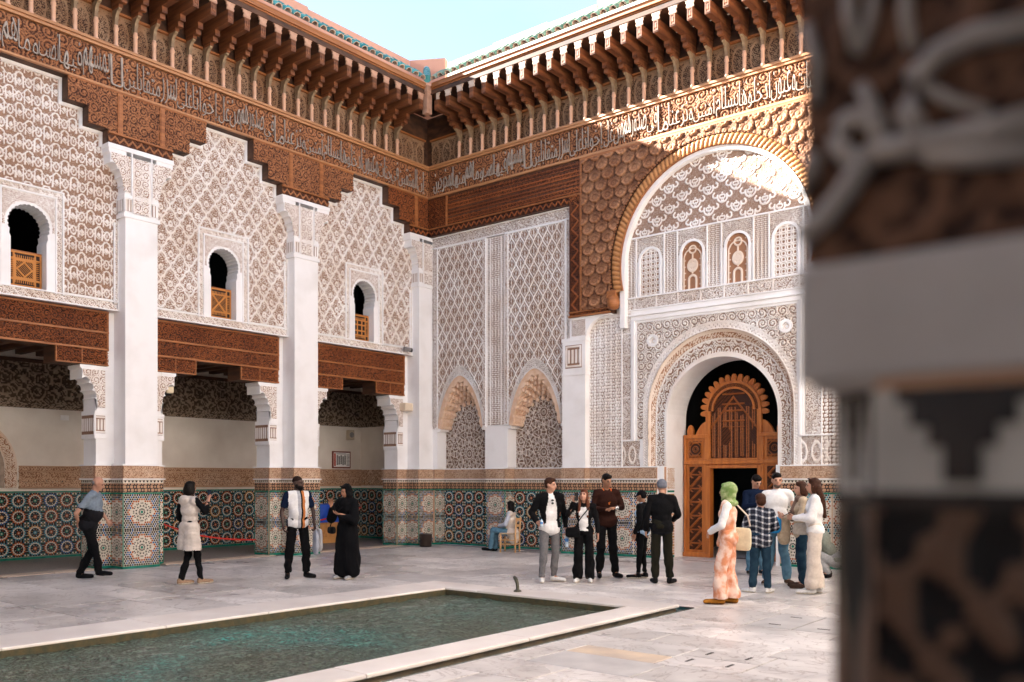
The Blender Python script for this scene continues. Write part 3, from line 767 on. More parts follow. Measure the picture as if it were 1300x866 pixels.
def wood_strip(mb, s0, s1, n0, z, h=.045, out=.03): mb.box(s0, s1, n0 - .02, n0 + out, z - h / 2, z + h / 2)
WIN_TOP = 6.66
def win_outline():
    """opening of the small horseshoe window, clockwise from lower left"""
    up = scallop(arc(0, 6.12, .335, R(200), R(-20), 20), 17, .022, inward=True, seg=5)
    return [(-.30, 5.02), (-.30, 5.86), (-.325, 5.92)] + up + [(.325, 5.92), (.30, 5.86), (.30, 5.02)]
def bay(yc, idx, lab, field, wlab):
    """upper stucco bay with its window; local n=0 at the plaster plane (X=-16.45)"""
    t = thing('carved_stucco_bay', lab, 'wall', (-16.45, yc, 0), LROT, 'carved stucco bays above the left gallery')
    # stepped outline of the visible field
    half = [(.555, 8.875), (.555, 8.45), (.925, 8.45), (.925, 8.125), (1.295, 8.125), (1.295, 7.90), (1.615, 7.90)]
    def top_at(a):
        a = np.abs(a); return np.where(a < .555, 8.875, np.where(a < .925, 8.45, np.where(a < 1.295, 8.125, 7.90)))
    bw = .05
    def fieldkeep(a, b):
        out = (np.abs(a) < .60) & (b < 6.83)
        tp = np.minimum(np.minimum(top_at(a), top_at(np.abs(a) + bw)), 99) - bw
        return (~out) & (b < tp) & (b < 8.83)
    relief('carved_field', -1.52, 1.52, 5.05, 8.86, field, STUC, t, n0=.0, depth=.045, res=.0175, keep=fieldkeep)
    b = MB(); wf = MB(); bb = MB()
    outl = [(-1.615, 7.2)] + [(-a, z) for a, z in half[::-1]] + [(a, z) for a, z in half] + [(1.615, 7.2)]
    inn = [(1.565, 7.2)] + [(a - .05 if a > .56 else .505, z - .05) for a, z in half[::-1]]
    # white border following the steps, as boxes
    st = [(.0, .555, 8.875), (.555, .925, 8.45), (.925, 1.295, 8.125), (1.295, 1.615, 7.90)]
    for sg in (-1, 1):
        for a0, a1, z in st:
            x0, x1 = sorted((sg * (a0 + (.001 if a0 else 0)), sg * a1)); b.box(x0, x1, -.05, .056, z - .055, z)
        for (a, zt, zb) in ((.555, 8.82, 8.45), (.925, 8.395, 8.125), (1.295, 8.07, 7.90)):
            x0, x1 = sorted((sg * (a - .055), sg * (a - .001))); b.box(x0, x1, -.05, .054, zb - .055, zt)
        x0, x1 = sorted((sg * 1.52, sg * 1.545)); bb.box(x0, x1, -.05, .052, 4.98, 6.5)
        x0, x1 = sorted((sg * 1.60, sg * 1.615)); bb.box(x0, x1, -.05, .05, 4.86, 6.5)
        x0, x1 = sorted((sg * .575, sg * .60)); wf.box(x0, x1, -.05, .056, 4.98, 6.82)
        x0, x1 = sorted((sg * .452, sg * .475)); wf.box(x0, x1, -.05, .05, 4.98, 6.70)
    wf.box(-.60, .60, -.05, .055, 6.795, 6.82).box(-.475, .475, -.05, .051, 6.68, 6.702)
    bb.box(-1.60, 1.60, -.05, .051, 5.0, 5.022).box(-1.615, 1.615, -.05, .058, 4.84, 4.862)
    b.build('stepped_border', PLAS, t); bb.build('border_moulding', PLAS, t); wf.build('window_frame', PLAS, t)
    band = lambda S, Z: np.maximum(leafy(S, Z, .075), line(fr((S + Z) / .16) - .5, .06))
    for sg in (-1, 1):
        x0, x1 = sorted((sg * 1.545, sg * 1.60)); relief('carved_band', x0, x1, 4.98, 6.5, band, STUC, t, depth=.03, res=.0135)
        x0, x1 = sorted((sg * .475, sg * .575)); relief('carved_band', x0, x1, 5.022, 6.795, band, STUC, t, depth=.03, res=.0135)
        x0, x1 = sorted((sg * 1.50, sg * 1.62)); relief('carved_field', x0, x1, 6.5, 7.86, field, STUC, t, depth=.04, res=.02)
    relief('carved_band', -.575, .575, 6.702, 6.795, band, STUC, t, depth=.03, res=.0135)
    relief('carved_band', -1.60, 1.60, 4.862, 5.0, band, STUC, t, depth=.03, res=.0145)
    w = thing('x', '', ''); bpy.data.objects.remove(w)
    # window surround plate
    wo_ = win_outline()
    pl = MB().poly([(-.452, 5.022), (.452, 5.022), (.452, 6.68), (-.452, 6.68)], -.36, .028, holes=[wo_]).build('window_surround', PLAS, t)
    relief('carved_spandrel', -.44, .44, 6.05, 6.67, lambda S, Z: leafy(S, Z, .07), STUC, pl, n0=.029, depth=.012, res=.013,
           keep=lambda a, b: np.hypot(a, b - 6.12) > .40)
    # solid wall behind the carving
    MB().box(-1.94, -.452, -.42, -.004, 4.86, 9.6).box(.452, 1.94, -.42, -.004, 4.86, 9.6).box(-.452, .452, -.42, -.004, 6.68, 9.6).box(-.452, .452, -.42, -.004, 4.86, 5.022).build('wall_core', PLAS, t)
    # turned and pierced timber balustrade in the window
    def grille(S, Z):
        x = np.abs(S); y = np.abs(Z - 5.36)
        if idx == 1: inner = np.maximum(line(S + (Z - 5.36) * .9, .018, .01), line(S - (Z - 5.36) * .9 - .0, .018, .01)) * ((x < .17) & (y < .17)); sl = line(fr((S - (Z - 5.36)) / .04) - .5, .14, .12)
        elif idx == 2: inner = np.maximum(line(x - .07, .012, .01), line(y - .07, .012, .01)); sl = 0 * x
        else: inner = np.maximum(line(x + y - .13, .012, .01), line(np.maximum(x, y) - .155, .012, .01)); sl = line(fr((S + (Z - 5.36)) / .04) - .5, .14, .12)
        slots = line(fr(S / .035) - .5, .16, .1) * (y > .19) * (y < .245) * (x < .17) + line(fr(Z / .035) - .5, .16, .1) * (x > .19) * (x < .245) * (y < .17)
        fr_ = ((x > .262) | (y > .275)) * 1.0 + line(x - .18, .012, .006) + line(y - .18, .012, .006)
        core = np.where((x < .17) & (y < .17), np.maximum(inner, .75 * sl), slots)
        return np.clip(np.maximum(core, fr_), 0, 1)
    g = MB().box(-.30, .30, -.22, -.16, 5.025, 5.69).build('window_balustrade', WOOD, t, bevel=.006)
    relief('pierced_panel', -.288, .288, 5.05, 5.665, grille, GRL, g, n0=-.159, depth=.02, res=.0085)
    return t
GRL = carved('pierced_cedar_screen', (.03, .012, .005), (.58, .24, .055), lo=.25, hi=.6, rough=.5)
bay(3.06, 3, 'carved stucco bay above the gallery, out of view to the left', lambda S, Z: archcols(S, Z), '')
bay(6.94, 0, 'carved stucco bay of stacked arches and lozenges at the left edge with a screened window', lambda S, Z: archcols(S, Z), '')
bay(10.82, 1, 'carved stucco bay of leaf-filled diamonds between the two tall white pillars', lambda S, Z: leafsebka(S, Z), '')
bay(14.70, 2, 'carved stucco bay of fine diamonds next to the corner of the courtyard', lambda S, Z: leafsebka(S + .1, Z, .38, .60), '')

def rosebuds(S, Z): return np.maximum(scroll(S, Z, .145), .35 * leafy(S, Z, .07))
def lintel(yc, lab, idx):
    t = thing('wooden_lintel', lab, 'wooden beam', (-16.60, yc, 0), LROT, 'carved cedar lintels of the left gallery')
    h = 1.51
    b = MB().box(-h, h, -.50, -.03, 4.125, 4.835).box(-h, -.54, -.50, -.03, 3.81, 4.12).box(.54, h, -.50, -.03, 3.81, 4.12)
    b.build('beam', WOODD, t)
    relief('carved_board', -h, h, 4.455, 4.80, lambda S, Z: rosebuds(S + idx, Z - 4.455 + .02), WOODC, t, n0=-.028, depth=.052, res=.015)
    relief('carved_board', -h, h, 4.14, 4.415, lambda S, Z: rosebuds(S * 1.15 + idx + .4, Z * 1.15), WOODC, t, n0=-.028, depth=.05, res=.0145)
    for a, b_ in ((-h, -.54), (.54, h)):
        relief('carved_board', a, b_, 3.835, 4.095, lambda S, Z: rosebuds(S + idx + .2, Z * 1.1 + .05), WOODC, t, n0=-.028, depth=.05, res=.0135)
    m = MB()
    for z, o in ((4.818, .03), (4.435, .032), (4.118, .03)): m.box(-h, h, -.03, o, z - .019, z + .019)
    m.box(-h, -.54, -.03, .022, 3.81, 3.835).box(.54, h, -.03, .022, 3.81, 3.835)
    for x in (-1.49, -1.0, -.55, .53, 1.0, 1.47): m.box(x, x + .02, -.03, .018, 3.82, 4.10)
    m.box(-h, -h + .03, -.03, .024, 4.12, 4.82).box(h - .03, h, -.03, .024, 4.12, 4.82)
    m.build('moulding', WOOD, t, bevel=.004)
for i, (yc, lab) in enumerate(((3.06, 'carved cedar lintel out of view on the far left'), (6.94, 'carved cedar lintel under the arch-and-lozenge stucco at the left edge'),
        (10.82, 'carved cedar lintel between the two tall white pillars, above the speaker lamp'), (14.70, 'carved cedar lintel above the information board, next to the corner'))): lintel(yc, lab, i)

# ------------------------------------------------------------ inscriptions
AR = {'ا': 'FE8D FE8E', 'أ': 'FE83 FE84', 'إ': 'FE87 FE88', 'آ': 'FE81 FE82', 'ب': 'FE8F FE90 FE91 FE92', 'ت': 'FE95 FE96 FE97 FE98', 'ث': 'FE99 FE9A FE9B FE9C', 'ج': 'FE9D FE9E FE9F FEA0', 'ح': 'FEA1 FEA2 FEA3 FEA4',
      'خ': 'FEA5 FEA6 FEA7 FEA8', 'د': 'FEA9 FEAA', 'ذ': 'FEAB FEAC', 'ر': 'FEAD FEAE', 'ز': 'FEAF FEB0', 'س': 'FEB1 FEB2 FEB3 FEB4', 'ش': 'FEB5 FEB6 FEB7 FEB8', 'ص': 'FEB9 FEBA FEBB FEBC', 'ض': 'FEBD FEBE FEBF FEC0',
      'ط': 'FEC1 FEC2 FEC3 FEC4', 'ع': 'FEC9 FECA FECB FECC', 'غ': 'FECD FECE FECF FED0', 'ف': 'FED1 FED2 FED3 FED4', 'ق': 'FED5 FED6 FED7 FED8', 'ك': 'FED9 FEDA FEDB FEDC', 'ل': 'FEDD FEDE FEDF FEE0', 'م': 'FEE1 FEE2 FEE3 FEE4',
      'ن': 'FEE5 FEE6 FEE7 FEE8', 'ه': 'FEE9 FEEA FEEB FEEC', 'و': 'FEED FEEE', 'ى': 'FEEF FEF0', 'ي': 'FEF1 FEF2 FEF3 FEF4', 'ة': 'FE93 FE94'}
AR = {k: [chr(int(x, 16)) for x in v.split()] for k, v in AR.items()}
def shape_ar(s):
    out = []
    for i, c in enumerate(s):
        if c not in AR: out.append(c); continue
        p = i > 0 and len(AR.get(s[i - 1], ())) == 4; n = i < len(s) - 1 and s[i + 1] in AR; f = AR[c]
        if len(f) == 2: out.append(f[1] if p else f[0])
        else: out.append(f[3] if p and n else f[1] if p else f[2] if n else f[0])
    return ''.join(reversed(out))
VERSE = 'إن المتقين في جنات وعيون ادخلوها بسلام آمنين ونزعنا ما في صدورهم من غل إخوانا على سرر متقابلين لا يمسهم فيها نصب وما هم منها بمخرجين'.split()
def text_mesh(txt, width, height, ext, mt, name='inscription'):
    c = bpy.data.curves.new(name, 'FONT'); c.body = txt; c.extrude = ext; c.resolution_u = 2; c.align_x = 'LEFT'; c.offset = -.014
    o = bpy.data.objects.new('tmp', c); COL.objects.link(o)
    dg = bpy.context.evaluated_depsgraph_get(); me = bpy.data.meshes.new_from_object(o.evaluated_get(dg)); bpy.data.objects.remove(o)
    n = len(me.vertices); co = np.empty(n * 3, np.float32); me.vertices.foreach_get('co', co); co = co.reshape(-1, 3)
    mn, mx_ = co.min(0), co.max(0); sx = width / (mx_[0] - mn[0]); x = (co[:, 0] - mn[0]) * sx
    z = (co[:, 1] - mn[1]) / (mx_[1] - mn[1])
    z = np.where(z > .40, .40 + (z - .40) * 2.3, z); z = z / z.max() * height
    V = np.stack([x, -(co[:, 2] + ext) / (2 * ext) * .03, z], -1)
    me.vertices.foreach_set('co', V.astype(np.float32).ravel()); me.materials.clear(); me.materials.append(mt); me.update(); return me
PAINT = pm('faded_white_paint', (.29, .23, .18), (.42, .36, .30), scale=5, rough=.7)
def inscribe(par, s0, s1, zb, h, n, words, mt):
    """words run right to left across s0..s1"""
    k = len(words); w = (s1 - s0)
    lens = [len(x) + 1.2 for x in words]; tot = sum(lens); x = s1
    for wd_, l in zip(words, lens):
        ww = w * l / tot
        me = text_mesh(shape_ar(wd_), ww * .97, h, .02, mt)
        o = link('inscription', me, par, loc=(x - ww, -n, zb)); x -= ww

# ------------------------------------------------------------ the continuous cedar frieze over the left wall
def frieze_scroll(S, Z): return np.maximum(scroll(S, Z * 1.0, .26), .45 * leafy(S, Z, .09))
fl = thing('cedar_frieze', 'carved cedar frieze with painted script and stepped panels along the left wall', 'frieze', (XS, 0, 0), LROT, 'carved cedar friezes under the eaves')
MB().box(3, YB + .02, -.30, -.03, 8.88, 9.70).build('frieze_core', WOODD, fl)
relief('carved_board', 5.2, YB, 8.92, 9.56, frieze_scroll, WOODL, fl, n0=-.028, depth=.035, res=.0175)
m = MB()
m.box(3, YB + .03, -.05, .07, 9.63, 9.685).box(3, YB + .015, -.05, .045, 9.575, 9.628).box(3, YB, -.05, .018, 8.875, 8.915)
m.build('ledge_moulding', pm('sunworn_cedar', (.50, .24, .10), (.38, .17, .065), scale=4, rough=.45, bump=.3, bscale=40, stretch=(.3, 1, 5)), fl, bevel=.006)
inscribe(fl, 5.3, 16.5, 8.95, .56, .006, VERSE, PAINT)
def step_panel(yc, half, i):
    p = MB()
    for a, z0, z1 in ((.645, 7.89, 8.13), (1.01, 8.13, 8.45), (1.38, 8.45, 8.876)):
        p.box(-a, a if not half else .02, -.285, -.03, z0 + .0015, z1)
    o = p.build('stepped_panel', WOODD, fl); o.location = (yc, 0, 0)
    hi = 1 if not half else .01
    def kp(a, b): a = np.abs(a); return np.where(b < 8.13, a < .645, np.where(b < 8.45, a < 1.01, a < 1.38))
    relief('carved_board', -1.38, 1.38 * hi, 8.10, 8.86, lambda S, Z: np.maximum(scroll(S + i, Z, .19), .4 * leafy(S, Z, .07)), WOODL if i < 3 else WOODC, o, n0=-.029, depth=.03, res=.0185, keep=kp)
    relief('carved_board', -.645, .645 * hi, 7.905, 8.06, lambda S, Z: zigzag(S, Z, .17, 7.98, .05), WOODL if i < 3 else WOODC, o, n0=-.029, depth=.028, res=.0155)
    q = MB(); q.box(-.645, .645 * hi, -.05, .012, 8.065, 8.098); q.box(-1.38, 1.38 * hi, -.05, .006, 8.845, 8.874)
    for x in ((-.42, .42) if not half else (-.42,)): q.box(x - .05, x + .05, -.05, .010, 8.10, 8.84).box(x - .03, x + .03, -.05, .02, 8.13, 8.80)
    q.build('moulding', WOOD, o, bevel=.005)
for i, (yc, hf) in enumerate(((5.0, 0), (8.88, 0), (12.76, 0), (16.64, 1))): step_panel(yc, hf, i)

# ------------------------------------------------------------ gallery behind the arcade
GX = -19.7
gw = thing('gallery_wall', 'shaded inner wall of the left gallery with star tiles, plain plaster and carved frieze', 'wall', (GX, 0, 0), LROT)
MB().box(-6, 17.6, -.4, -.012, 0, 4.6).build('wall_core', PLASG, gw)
box('plain_plaster', -6, 17.5, -.02, .0, 1.96, 3.17, PLASG, gw)
dado_face(gw, 3.99, .0, 0, 13.53, 'S', band=False, gal=True)
box('tile_base', 3.99, 17.5, -.011, .008, 0, .05, ZG, gw)
relief('carved_band', 8.12, 17.5, 1.52, 1.83, lambda S, Z: leafy(S, Z, .10), STUCT, gw, depth=.02, res=.022)
relief('carved_band', 3.5, 7.0, 1.52, 1.83, lambda S, Z: leafy(S, Z, .10), STUCT, gw, depth=.02, res=.03)
relief('carved_band', 8.12, 17.5, 1.86, 1.94, lambda S, Z: leafy(S, Z, .06), STUCT, gw, depth=.015, res=.02)
MB().box(8.12, 17.5, -.01, .03, 1.83, 1.86).box(8.12, 17.5, -.01, .03, 1.485, 1.52).box(8.12, 17.5, -.01, .035, 1.94, 1.96).build('moulding', pm('ochre_plaster_moulding', (.42, .25, .15), (.52, .33, .21)), gw)
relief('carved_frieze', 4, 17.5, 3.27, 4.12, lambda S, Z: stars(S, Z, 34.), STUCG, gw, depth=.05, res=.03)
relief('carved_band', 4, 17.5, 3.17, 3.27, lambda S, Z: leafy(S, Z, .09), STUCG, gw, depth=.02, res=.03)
box('frieze_moulding', 4, 17.5, -.02, .05, 4.12, 4.2, WOODD, gw)
# door arch in that wall, cut by the left edge of the picture
relief('arch_band', R(0), R(180), .82, 1.06, lambda A, Q: np.maximum(leafy(A * 1.0, Q, .09), line(np.abs(Q - .94) - .11, .01)), STUC2, gw, n0=.01, depth=.03, res=.02,
       mapf=lambda A, Q, n: (7.02 + Q * np.cos(A), -n, 1.9 + Q * np.sin(A)))
for sg in (-1, 1): relief('arch_band', *sorted((7.02 + sg * .82, 7.02 + sg * 1.06)), 1.50, 1.9, lambda A, Q: leafy(A, Q, .09), STUC2, gw, n0=.01, depth=.03, res=.022)
db = MB().poly([(7.02 - .82, 1.5)] + arc(7.02, 1.9, .82, PI, 0, 24) + [(7.02 + .82, 1.5)][::1], .002, .009)
db.build('arch_recess', pm('shaded_carved_leaf', (.42, .33, .26), (.28, .22, .17), scale=9), gw)
ge = thing('gallery_end_wall', 'dark end wall of the left gallery with star tiles, beside the information board', 'wall', (GX, 17.48, 0))
MB().box(0, 2.8, -.3, -.012, 0, 4.6).build('wall_core', PLASG, ge)
box('plain_plaster', 0, 2.8, -.02, 0, 1.96, 3.17, PLASG, ge)
dado_face(ge, 0, 0, 0, 2.6, 'S', band=False, gal=True)
relief('carved_band', 0, 2.8, 1.5, 1.95, lambda S, Z: leafy(S, Z, .10), STUCT, ge, depth=.02, res=.03)
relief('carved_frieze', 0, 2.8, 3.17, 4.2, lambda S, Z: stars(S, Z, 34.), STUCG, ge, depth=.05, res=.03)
gc = thing('gallery_ceiling', 'dark timber ceiling of the left gallery', 'ceiling', (GX, 0, 0), LROT)
box('ceiling_boards', -6, 17.6, 0, 2.78, 4.45, 4.55, WOODD, gc)
bj = MB().box(-.06, .06, 0, 2.7, 4.27, 4.448)
bme = mesh_of(bj, 'ceiling_beam', [WOODD])
for i in range(34): link('ceiling_beam', bme, gc, loc=(3.6 + i * .41, 0, 0))
# upper rooms behind the small windows, their darkness painted as near-black walls
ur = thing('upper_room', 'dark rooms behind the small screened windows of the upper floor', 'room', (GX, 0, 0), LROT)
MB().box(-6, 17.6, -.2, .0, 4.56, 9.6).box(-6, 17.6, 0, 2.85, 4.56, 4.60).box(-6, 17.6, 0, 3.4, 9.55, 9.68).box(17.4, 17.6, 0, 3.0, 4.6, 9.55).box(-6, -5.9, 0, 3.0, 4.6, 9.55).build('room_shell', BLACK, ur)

# ------------------------------------------------------------ eaves: colonnettes, corbels, fascia, tiles
SP = .3775
def corbel_meshes():
    b = MB().box(-.060, .060, 0, .90, 10.62, 10.87)
    b.box(-.054, .054, 0, .46, 10.50, 10.622).box(-.046, .046, 0, .36, 10.44, 10.505).box(-.054, .054, .30, .385, 10.41, 10.50).box(-.040, .040, 0, .26, 10.37, 10.445)
    beam = mesh_of(b, 'corbel', [WOODB])
    c = MB(); P = [(0, 10.30), (.05, 10.20), (.09, 10.08), (.10, 9.98)]
    prof = [(0.0, 10.37), (.235, 10.37), (.235, 10.34), (.18, 10.32), (.13, 10.26), (.10, 10.17), (.095, 10.08), (.0, 10.08)]
    vs = [(-.030, -p[0], p[1]) for p in prof] + [(.030, -p[0], p[1]) for p in prof]; k = len(prof)
    fs = [tuple(range(k))[::-1], tuple(range(k, 2 * k))] + [(i, (i + 1) % k, (i + 1) % k + k, i + k) for i in range(k)]
    c.add(vs, fs)
    brk = mesh_of(c, 'scroll_bracket', [pm('painted_bracket', (.36, .25, .14), (.22, .14, .08), scale=8, rough=.7, bump=.3)])
    l = MB().lathe([(.03, 9.66), (.046, 9.68), (.048, 9.72), (.034, 9.74), (.040, 9.78), (.040, 9.96), (.034, 9.98), (.048, 10.0), (.048, 10.04), (.036, 10.06), (.036, 10.09)], (0, -.075), 10)
    col = mesh_of(l, 'colonnette', [COLON])
    for p in col.polygons: p.use_smooth = True
    v = MB().box(-.05, .05, -.02, .895, 10.872, 10.89).box(-.05, .05, .0, .012, 10.43, 10.62)
    # front end carving
    e = MB().box(-.055, .055, .9, .912, 10.64, 10.66).box(-.055, .055, .9, .912, 10.83, 10.85).box(-.055, -.035, .9, .911, 10.66, 10.83).box(.035, .055, .9, .911, 10.66, 10.83).box(-.02, .02, .9, .913, 10.70, 10.80)
    end = mesh_of(e, 'carved_end', [WOODB])
    return beam, brk, col, end
CB = corbel_meshes()
def corbel(par, s):
    o = link('corbel', CB[0], par, loc=(s, 0, 0))
    link('scroll_bracket', CB[1], o); link('colonnette', CB[2], o); link('carved_end', CB[3], o)
def hole(c):
    """small cusped arch in the fascia between two corbels"""
    up = scallop(arc(c, 10.905, .106, R(185), R(-5), 10), 7, .014, inward=True, seg=4)
    up = [(x, 10.905 + (z - 10.905) * 1.35) for x, z in up]
    return [(c - .112, 10.60), (c - .112, 10.87)] + up + [(c + .112, 10.87), (c + .112, 10.60)]
def fascia_unit(mt):
    h = hole(0)
    out = [(-SP / 2, 10.865), (-.112, 10.865)] + h[2:-2] + [(.112, 10.865), (SP / 2, 10.865), (SP / 2, 11.125), (-SP / 2, 11.125)]
    return mesh_of(MB().poly(out, .872, .905), 'fascia_board', [mt])
def fascia_carve(mt, s0, s1, par):
    relief('carved_border', s0, s1, 11.07, 11.118, lambda S, Z: leafy(S, Z, .06), mt, par, n0=.906, depth=.01, res=.016)
def tile_mesh(mt):
    """one barrel cover tile lying on the slope, ending at the eave"""
    mb = MB(); seg = 8; L = .26; sl = R(40)
    vs = []; 
    for k, (d, r) in enumerate(((0, .088), (L, .070))):
        for t_ in (0, .016):
            rr = r - t_
            for j in range(seg + 1):
                q = PI * j / seg
                x = rr * math.cos(q); up = rr * math.sin(q)
                y = d * math.cos(sl) - up * math.sin(sl); z = d * math.sin(sl) + up * math.cos(sl)
                vs.append((x, y, z))
    n = seg + 1; fs = []; ms = []
    for j in range(seg):
        fs.append((j, j + 1, 2 * n + j + 1, 2 * n + j)); ms.append(0)
        fs.append((n + j + 1, n + j, 3 * n + j, 3 * n + j + 1)); ms.append(1)
        fs.append((j + 1, j, n + j, n + j + 1)); ms.append(1)
    mb.v = vs; mb.f = fs; mb.m = ms
    me = mesh_of(mb, 'roof_tile', [mt, CLAY])
    for p in me.polygons: p.use_smooth = p.material_index == 0
    return me
def eave(t, s0, s1, n_corb, first, faded, tiles, fmt, run):
    core = MB().box(s0 - (.5 if s0 < 0 else 0), s1 + (0 if s0 < 0 else .4), -.42, -.09, 9.68, 11.0).build('wall_core', WOODD, t)
    relief('painted_panel', s0, s1, 9.69, 10.36, lambda S, Z: np.maximum.reduce([leafy(S, Z, .085), line(np.hypot(((S - first) / SP - np.round((S - first) / SP - .5) - .5) * SP / .13, (Z - 10.0) / .27) - 1, .09, .08), line(np.abs(Z - 10.33) - .02, .01)]), WOODP, t, n0=-.088, depth=.03, res=.0175)
    MB().box(s0, s1, -.088, .0, 10.36, 10.40).box(s0, s1, -.088, .06, 9.686, 9.70).build('moulding', WOOD, t)
    MB().box(s0 - run, s1 + 0, -.08, .92, 11.02, 11.12).build('soffit', WOODD, t)
    fu = fascia_unit(fmt)
    for i in range(n_corb):
        s = first + i * SP
        corbel(t, s); link('fascia_board', fu, t, loc=(s + SP / 2, 0, 0))
    m = MB().box(s0, s1 + .9, .86, .935, 11.125, 11.155).box(s0, s1 + .9, .86, .965, 11.16, 11.215).box(s0, s1 + .9, .80, .93, 11.215, 11.30)
    return m
el = thing('timber_eave', 'carved cedar eave with corbels and teal glazed tiles along the left wall', 'eave', (-16.25, 0, 0), LROT, 'carved timber eaves of the courtyard')
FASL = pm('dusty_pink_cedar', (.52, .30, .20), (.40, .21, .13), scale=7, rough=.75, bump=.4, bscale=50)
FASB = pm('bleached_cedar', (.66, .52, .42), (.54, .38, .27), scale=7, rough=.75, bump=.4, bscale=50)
nL = 28; firstL = 15.55 - (nL - 1) * SP
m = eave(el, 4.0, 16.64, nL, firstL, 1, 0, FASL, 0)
m = MB().box(4, 15.70, .86, .935, 11.125, 11.155).box(4, 15.695, .86, .965, 11.16, 11.215).box(4, 15.7, .80, .93, 11.215, 11.30)
m.build('eave_moulding', WOOD, el, bevel=.008)
fascia_carve(WOODP, 4.2, 15.7, el)
eb = thing('timber_eave', 'carved cedar eave with corbels and mossy green tiles above the big portal arch', 'eave', (0, YB + .06, 0), 0, 'carved timber eaves of the courtyard')
nB = 38; firstB = -15.08
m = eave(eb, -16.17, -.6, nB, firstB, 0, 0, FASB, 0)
m = MB().box(-15.22, -.6, .86, .935, 11.125, 11.155).box(-15.215, -.6, .86, .965, 11.16, 11.215).box(-15.22, -.6, .80, .93, 11.215, 11.30)
m.build('eave_moulding', WOOD, eb, bevel=.008)
fascia_carve(WOODP, -15.2, -.7, eb)
# corner post where the two fascias meet
MB().box(-15.42, -15.25, -15.83 + .0, -15.66, 10.55, 11.14).box(-15.44, -15.23, -15.86, -15.64, 11.05, 11.22).build('corner_post', FASL, None, bevel=.01)
cpost = bpy.data.objects['corner_post']; tag(cpost, 'short carved timber post where the two eaves meet in the corner', 'timber post')
def roof(name, lab, loc, rot, s0, s1, mt, base, mitre):
    t = thing('tiled_roof', lab, 'roof', loc, rot, 'glazed tile roofs above the eaves')
    sl = R(40)
    L = .48; mb = MB()
    yb = lambda d: (-(1.02 - d * math.cos(sl)), 11.30 + d * math.sin(sl))
    (ya, za), (yc, zc) = yb(.03), yb(L)
    e = mitre * (1.0)
    s0b = s0 if mitre == 0 else s0
    mb.add([(s0, ya, za), (s1, ya, za), (s1, yc, zc), (s0, yc, zc)], [(0, 1, 2, 3)])
    mb.build('tile_bed', pm('tile_bed_clay', (.30, .22, .16), (.2, .15, .1)), t)
    me = tile_mesh(mt); n = int((s1 - s0) / .232)
    pan = MB()
    for i in range(n):
        s = s1 - (i + .5) * .232 if mitre > 0 else s0 + (i + .5) * .232
        for c in range(2):
            d = c * .17
            o = link('roof_tile', me, t, loc=(s + random.uniform(-.006, .006), ya + d * math.cos(sl), za + .012 + d * math.sin(sl) + random.uniform(-.004, .004)))
            o.rotation_euler = (0, 0, random.uniform(-.02, .02))
    return t
roof('', 'teal glazed tile roof edge above the left wall', (-16.25, 0, 0), LROT, 6.2, 15.62, TEAL, 0, 1)
roof('', 'mossy green glazed tile roof edge above the portal wall', (0, YB + .06, 0), 0, -15.2, -6.0, MOSS, 0, -1)
hip = MB()
for i in range(5):
    d = i * .16
    hip.tube([(-15.23 - d, 15.64 + d, 11.36 + d * .92), (-15.23 - d - .15, 15.64 + d + .15, 11.36 + (d + .15) * .92)], [.095, .08], 10)
ho = hip.build('hip_tile_ridge', TEAL, None, smooth=False); tag(ho, 'short teal ridge of overlapping tiles where both roofs meet in the corner', 'roof ridge')

# ------------------------------------------------------------ terrace parapets behind the roofs
XP_ = -17.55
pl_ = thing('terrace_parapet', 'plain pink rendered parapet in shade behind the teal tiles', 'parapet', (0, 0, 0))
zt = 1.67 + 1.4102 * abs(XP_) * 529.5 / 1142
pl_.location = (XP_, 0, 0); pl_.rotation_euler = (0, 0, LROT)
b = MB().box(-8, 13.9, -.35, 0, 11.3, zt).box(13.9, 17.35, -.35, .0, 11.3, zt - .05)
b.build('parapet_wall', PINK, pl_, bevel=.01)
MB().box(-8, 17.4, -.1, 1.4, 11.70, 11.84).build('roof_slab', PINK, pl_)
pb_ = thing('terrace_parapet', 'sunlit cream rendered parapet behind the mossy tiles of the portal wall', 'parapet', (0, 18.3, 0), 0)
zb = 13.22
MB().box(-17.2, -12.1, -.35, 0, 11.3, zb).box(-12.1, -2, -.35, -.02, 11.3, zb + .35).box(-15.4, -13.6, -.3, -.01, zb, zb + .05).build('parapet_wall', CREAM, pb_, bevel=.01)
MB().box(-17.2, -2, -.1, 1.1, 11.70, 11.84).build('roof_slab', CREAM, pb_)
MB().poly([(0, 11.3), (1.02, 11.3), (1.02, zt - .12), (0, zt - .05)], -.2, 0).build('chamfer_wall', PINK, pl_)
cw = bpy.data.objects['chamfer_wall']; cw.location = (17.35, 0, 0); cw.rotation_euler = (0, 0, R(-68))

# ------------------------------------------------------------ portal wall (local: s = world X, n out of the wall towards the court)
pw = thing('portal_wall', 'carved stucco and tile wall with the great arch and two niches at the end of the courtyard', 'wall', (0, 16.8, 0))
AC = -8.27                                              # axis of the great arch
def cl(S, Z): return sebka(S, Z, .27, .44)
PN1, PN2 = -.35, -.03
segs = [(-16.17, -16.06, 'P'), (-16.06, -14.33, 'N'), (-14.33, -13.73, 'P'), (-13.73, -11.94, 'N'), (-11.94, -11.31, 'P')]
